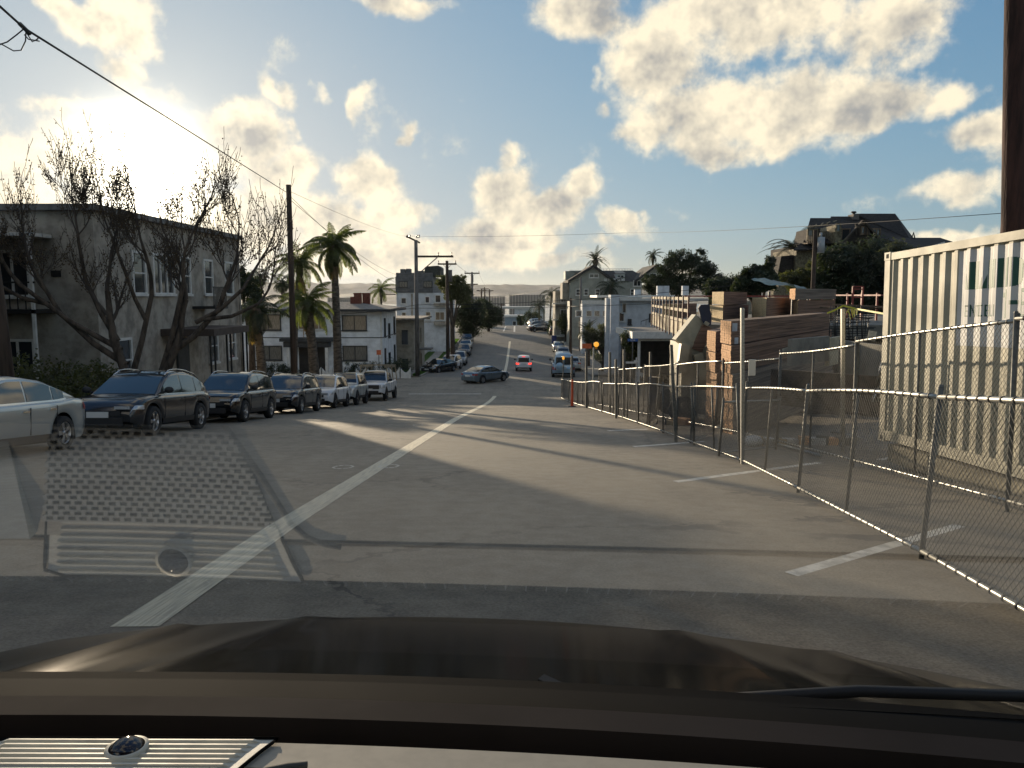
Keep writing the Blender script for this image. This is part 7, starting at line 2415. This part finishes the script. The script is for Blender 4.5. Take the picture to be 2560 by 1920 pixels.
    b = MB(); xv = refl(dR(1200), 0); b.span(xv - .12, refl(dR(1250), 42), dR(1090), dR(1335), zl(dR(1200)) - .01, zl(dR(1200)) + .008); b.build("side_vent", M_DSTR, dash)
    # windscreen: clear upper pane and reflecting lower pane
    def wp(s): return (Bd - s * cos(rk), Bz + s * sin(rk))        # s: distance up the glass
    # the lower pane: partial mirror, its reflection faded out upward by a gradient to hide the seam
    m = bpy.data.materials.new("windscreen_glass"); m.use_nodes = True
    q = m.node_tree; q.nodes.clear()
    out = N(q, "ShaderNodeOutputMaterial"); tr_ = N(q, "ShaderNodeBsdfTransparent"); gl_ = N(q, "ShaderNodeBsdfGlossy"); gl_.inputs["Roughness"].default_value = .025
    fz_ = N(q, "ShaderNodeFresnel"); fz_.inputs[0].default_value = 1.5
    tc = N(q, "ShaderNodeTexCoord"); sp = N(q, "ShaderNodeSeparateXYZ"); LK(q, tc.outputs["Object"], sp.inputs[0])
    fade = smooth(q, sp.outputs[1], SEAM_D - .05, SEAM_D + .06, 0, 1)
    k = mth(q, "MULTIPLY", mth(q, "MINIMUM", mth(q, "MULTIPLY", fz_.outputs[0], 2.0), .38), fade)
    mx = N(q, "ShaderNodeMixShader"); LK(q, k, mx.inputs[0]); LK(q, tr_.outputs[0], mx.inputs[1]); LK(q, gl_.outputs[0], mx.inputs[2]); LK(q, mx.outputs[0], out.inputs[0])
    c = bpy.data.materials.new("windscreen_clear"); c.use_nodes = True; q = c.node_tree; q.nodes.clear()
    out = N(q, "ShaderNodeOutputMaterial"); tr_ = N(q, "ShaderNodeBsdfTransparent"); LK(q, tr_.outputs[0], out.inputs[0])
    s_top = (Bd - SEAM_D) / cos(rk)
    def gp(x, sv): 
        d, z = wp(sv)
        return (x, d + dc(x) * max(0, 1 - .25 * sv), z)
    gx_ = fr(-.95, .95, .025)
    ws = MB(); ws.grid([[gp(x, s_top * j / 12) for x in gx_] for j in range(13)], smooth=True, flip=True); w = ws.build("windscreen", m, t)
    u = MB(); u.grid([[gp(x, s_top + (.93 - s_top) * j / 4) for x in gx_] for j in range(5)], smooth=True, flip=True); u.build("upper_glass", c, w)
    # bonnet
    def be(x): return 1.72 - .15 * (x + .25) ** 2
    def bz(x): return -.733 - .03 * (x + .25) ** 2
    b = MB(); xs_ = fr(-1.0, 1.0, .04); rows = []
    for j in range(15):
        s = j / 14; row = []
        for x in xs_:
            d0_ = .86 + dc(x) * .6
            d = d0_ + (be(x) - d0_) * s
            z0_ = -.50
            z = z0_ + (bz(x) - z0_) * (s ** 1.02)
            cr = .014 * math.exp(-((abs(x + .05) - .42 - .12 * (1 - s)) / .035) ** 2) + .018 * math.exp(-((abs(x + .05) - .72) / .03) ** 2)
            row.append((x, d, z + cr * (1 - .5 * s)))
        rows.append(row)
    b.grid(rows, smooth=True)
    b.grid([rows[-1], [(p[0], p[1] + .03, p[2] - .015) for p in rows[-1]], [(p[0], p[1] + .04, p[2] - .25) for p in rows[-1]]], smooth=True)
    b.build("bonnet", M_HOOD, t)
    b = MB(); b.grid([[(x, .80 + dc(x) * .6, -.425) for x in xs_], [(x, .87 + dc(x) * .6, -.52) for x in xs_]]); b.build("cowl", M_DBL, t)
    for (xa, xb, dz) in ((-.62, .12, 0), (.1, .72, .0)):
        b = MB(); b.tube([(xa, .86, -.475), ((xa + xb) / 2, .885, -.468), (xb, .875, -.472)], .007, 6); b.bar((xb, .84, -.478), (xb - .09, .90, -.465), .014); b.build("wiper", M_BLACK, t)
    # pillars, roof and seat backs keep the cabin in its own shade
    b = MB(); b.span(-.85, .85, -1.9, .03, .15, .19); b.build("roof", M_DBL, t)
    for s in (-1, 1):
        b = MB(); b.bar((s * .97, .74, -.42), (s * .82, .02, .15), .07); b.build("pillar", M_DBL, t)
        b = MB(); b.span(s * .98, s * 1.03, -1.9, .7, -.95, -.25); b.build("door", M_DBL, t)
    b = MB(); b.span(-.7, .7, -.75, -.6, -.9, .0); b.build("seat_back", M_DBL, t)
SEAM_D = .325
own_car()
# the headliner and seats are behind the lens; nothing here is attached to the camera

# ------------------------------------------------------------------ haze
HAZE = 0.00003
m = bpy.data.materials.new("haze_air"); m.use_nodes = True
q = m.node_tree; q.nodes.clear()
out = N(q, "ShaderNodeOutputMaterial"); pv = N(q, "ShaderNodeVolumePrincipled"); pv.inputs["Color"].default_value = (.9, .92, .95, 1); pv.inputs["Density"].default_value = HAZE; pv.inputs["Anisotropy"].default_value = .45
LK(q, pv.outputs[0], out.inputs["Volume"])
b = MB(); b.span(-8600, 8600, -120, 8600, -50, 160)
hz = tag(b.build("haze", m), kind="stuff"); hz["label"] = "thin sea haze over the whole view"
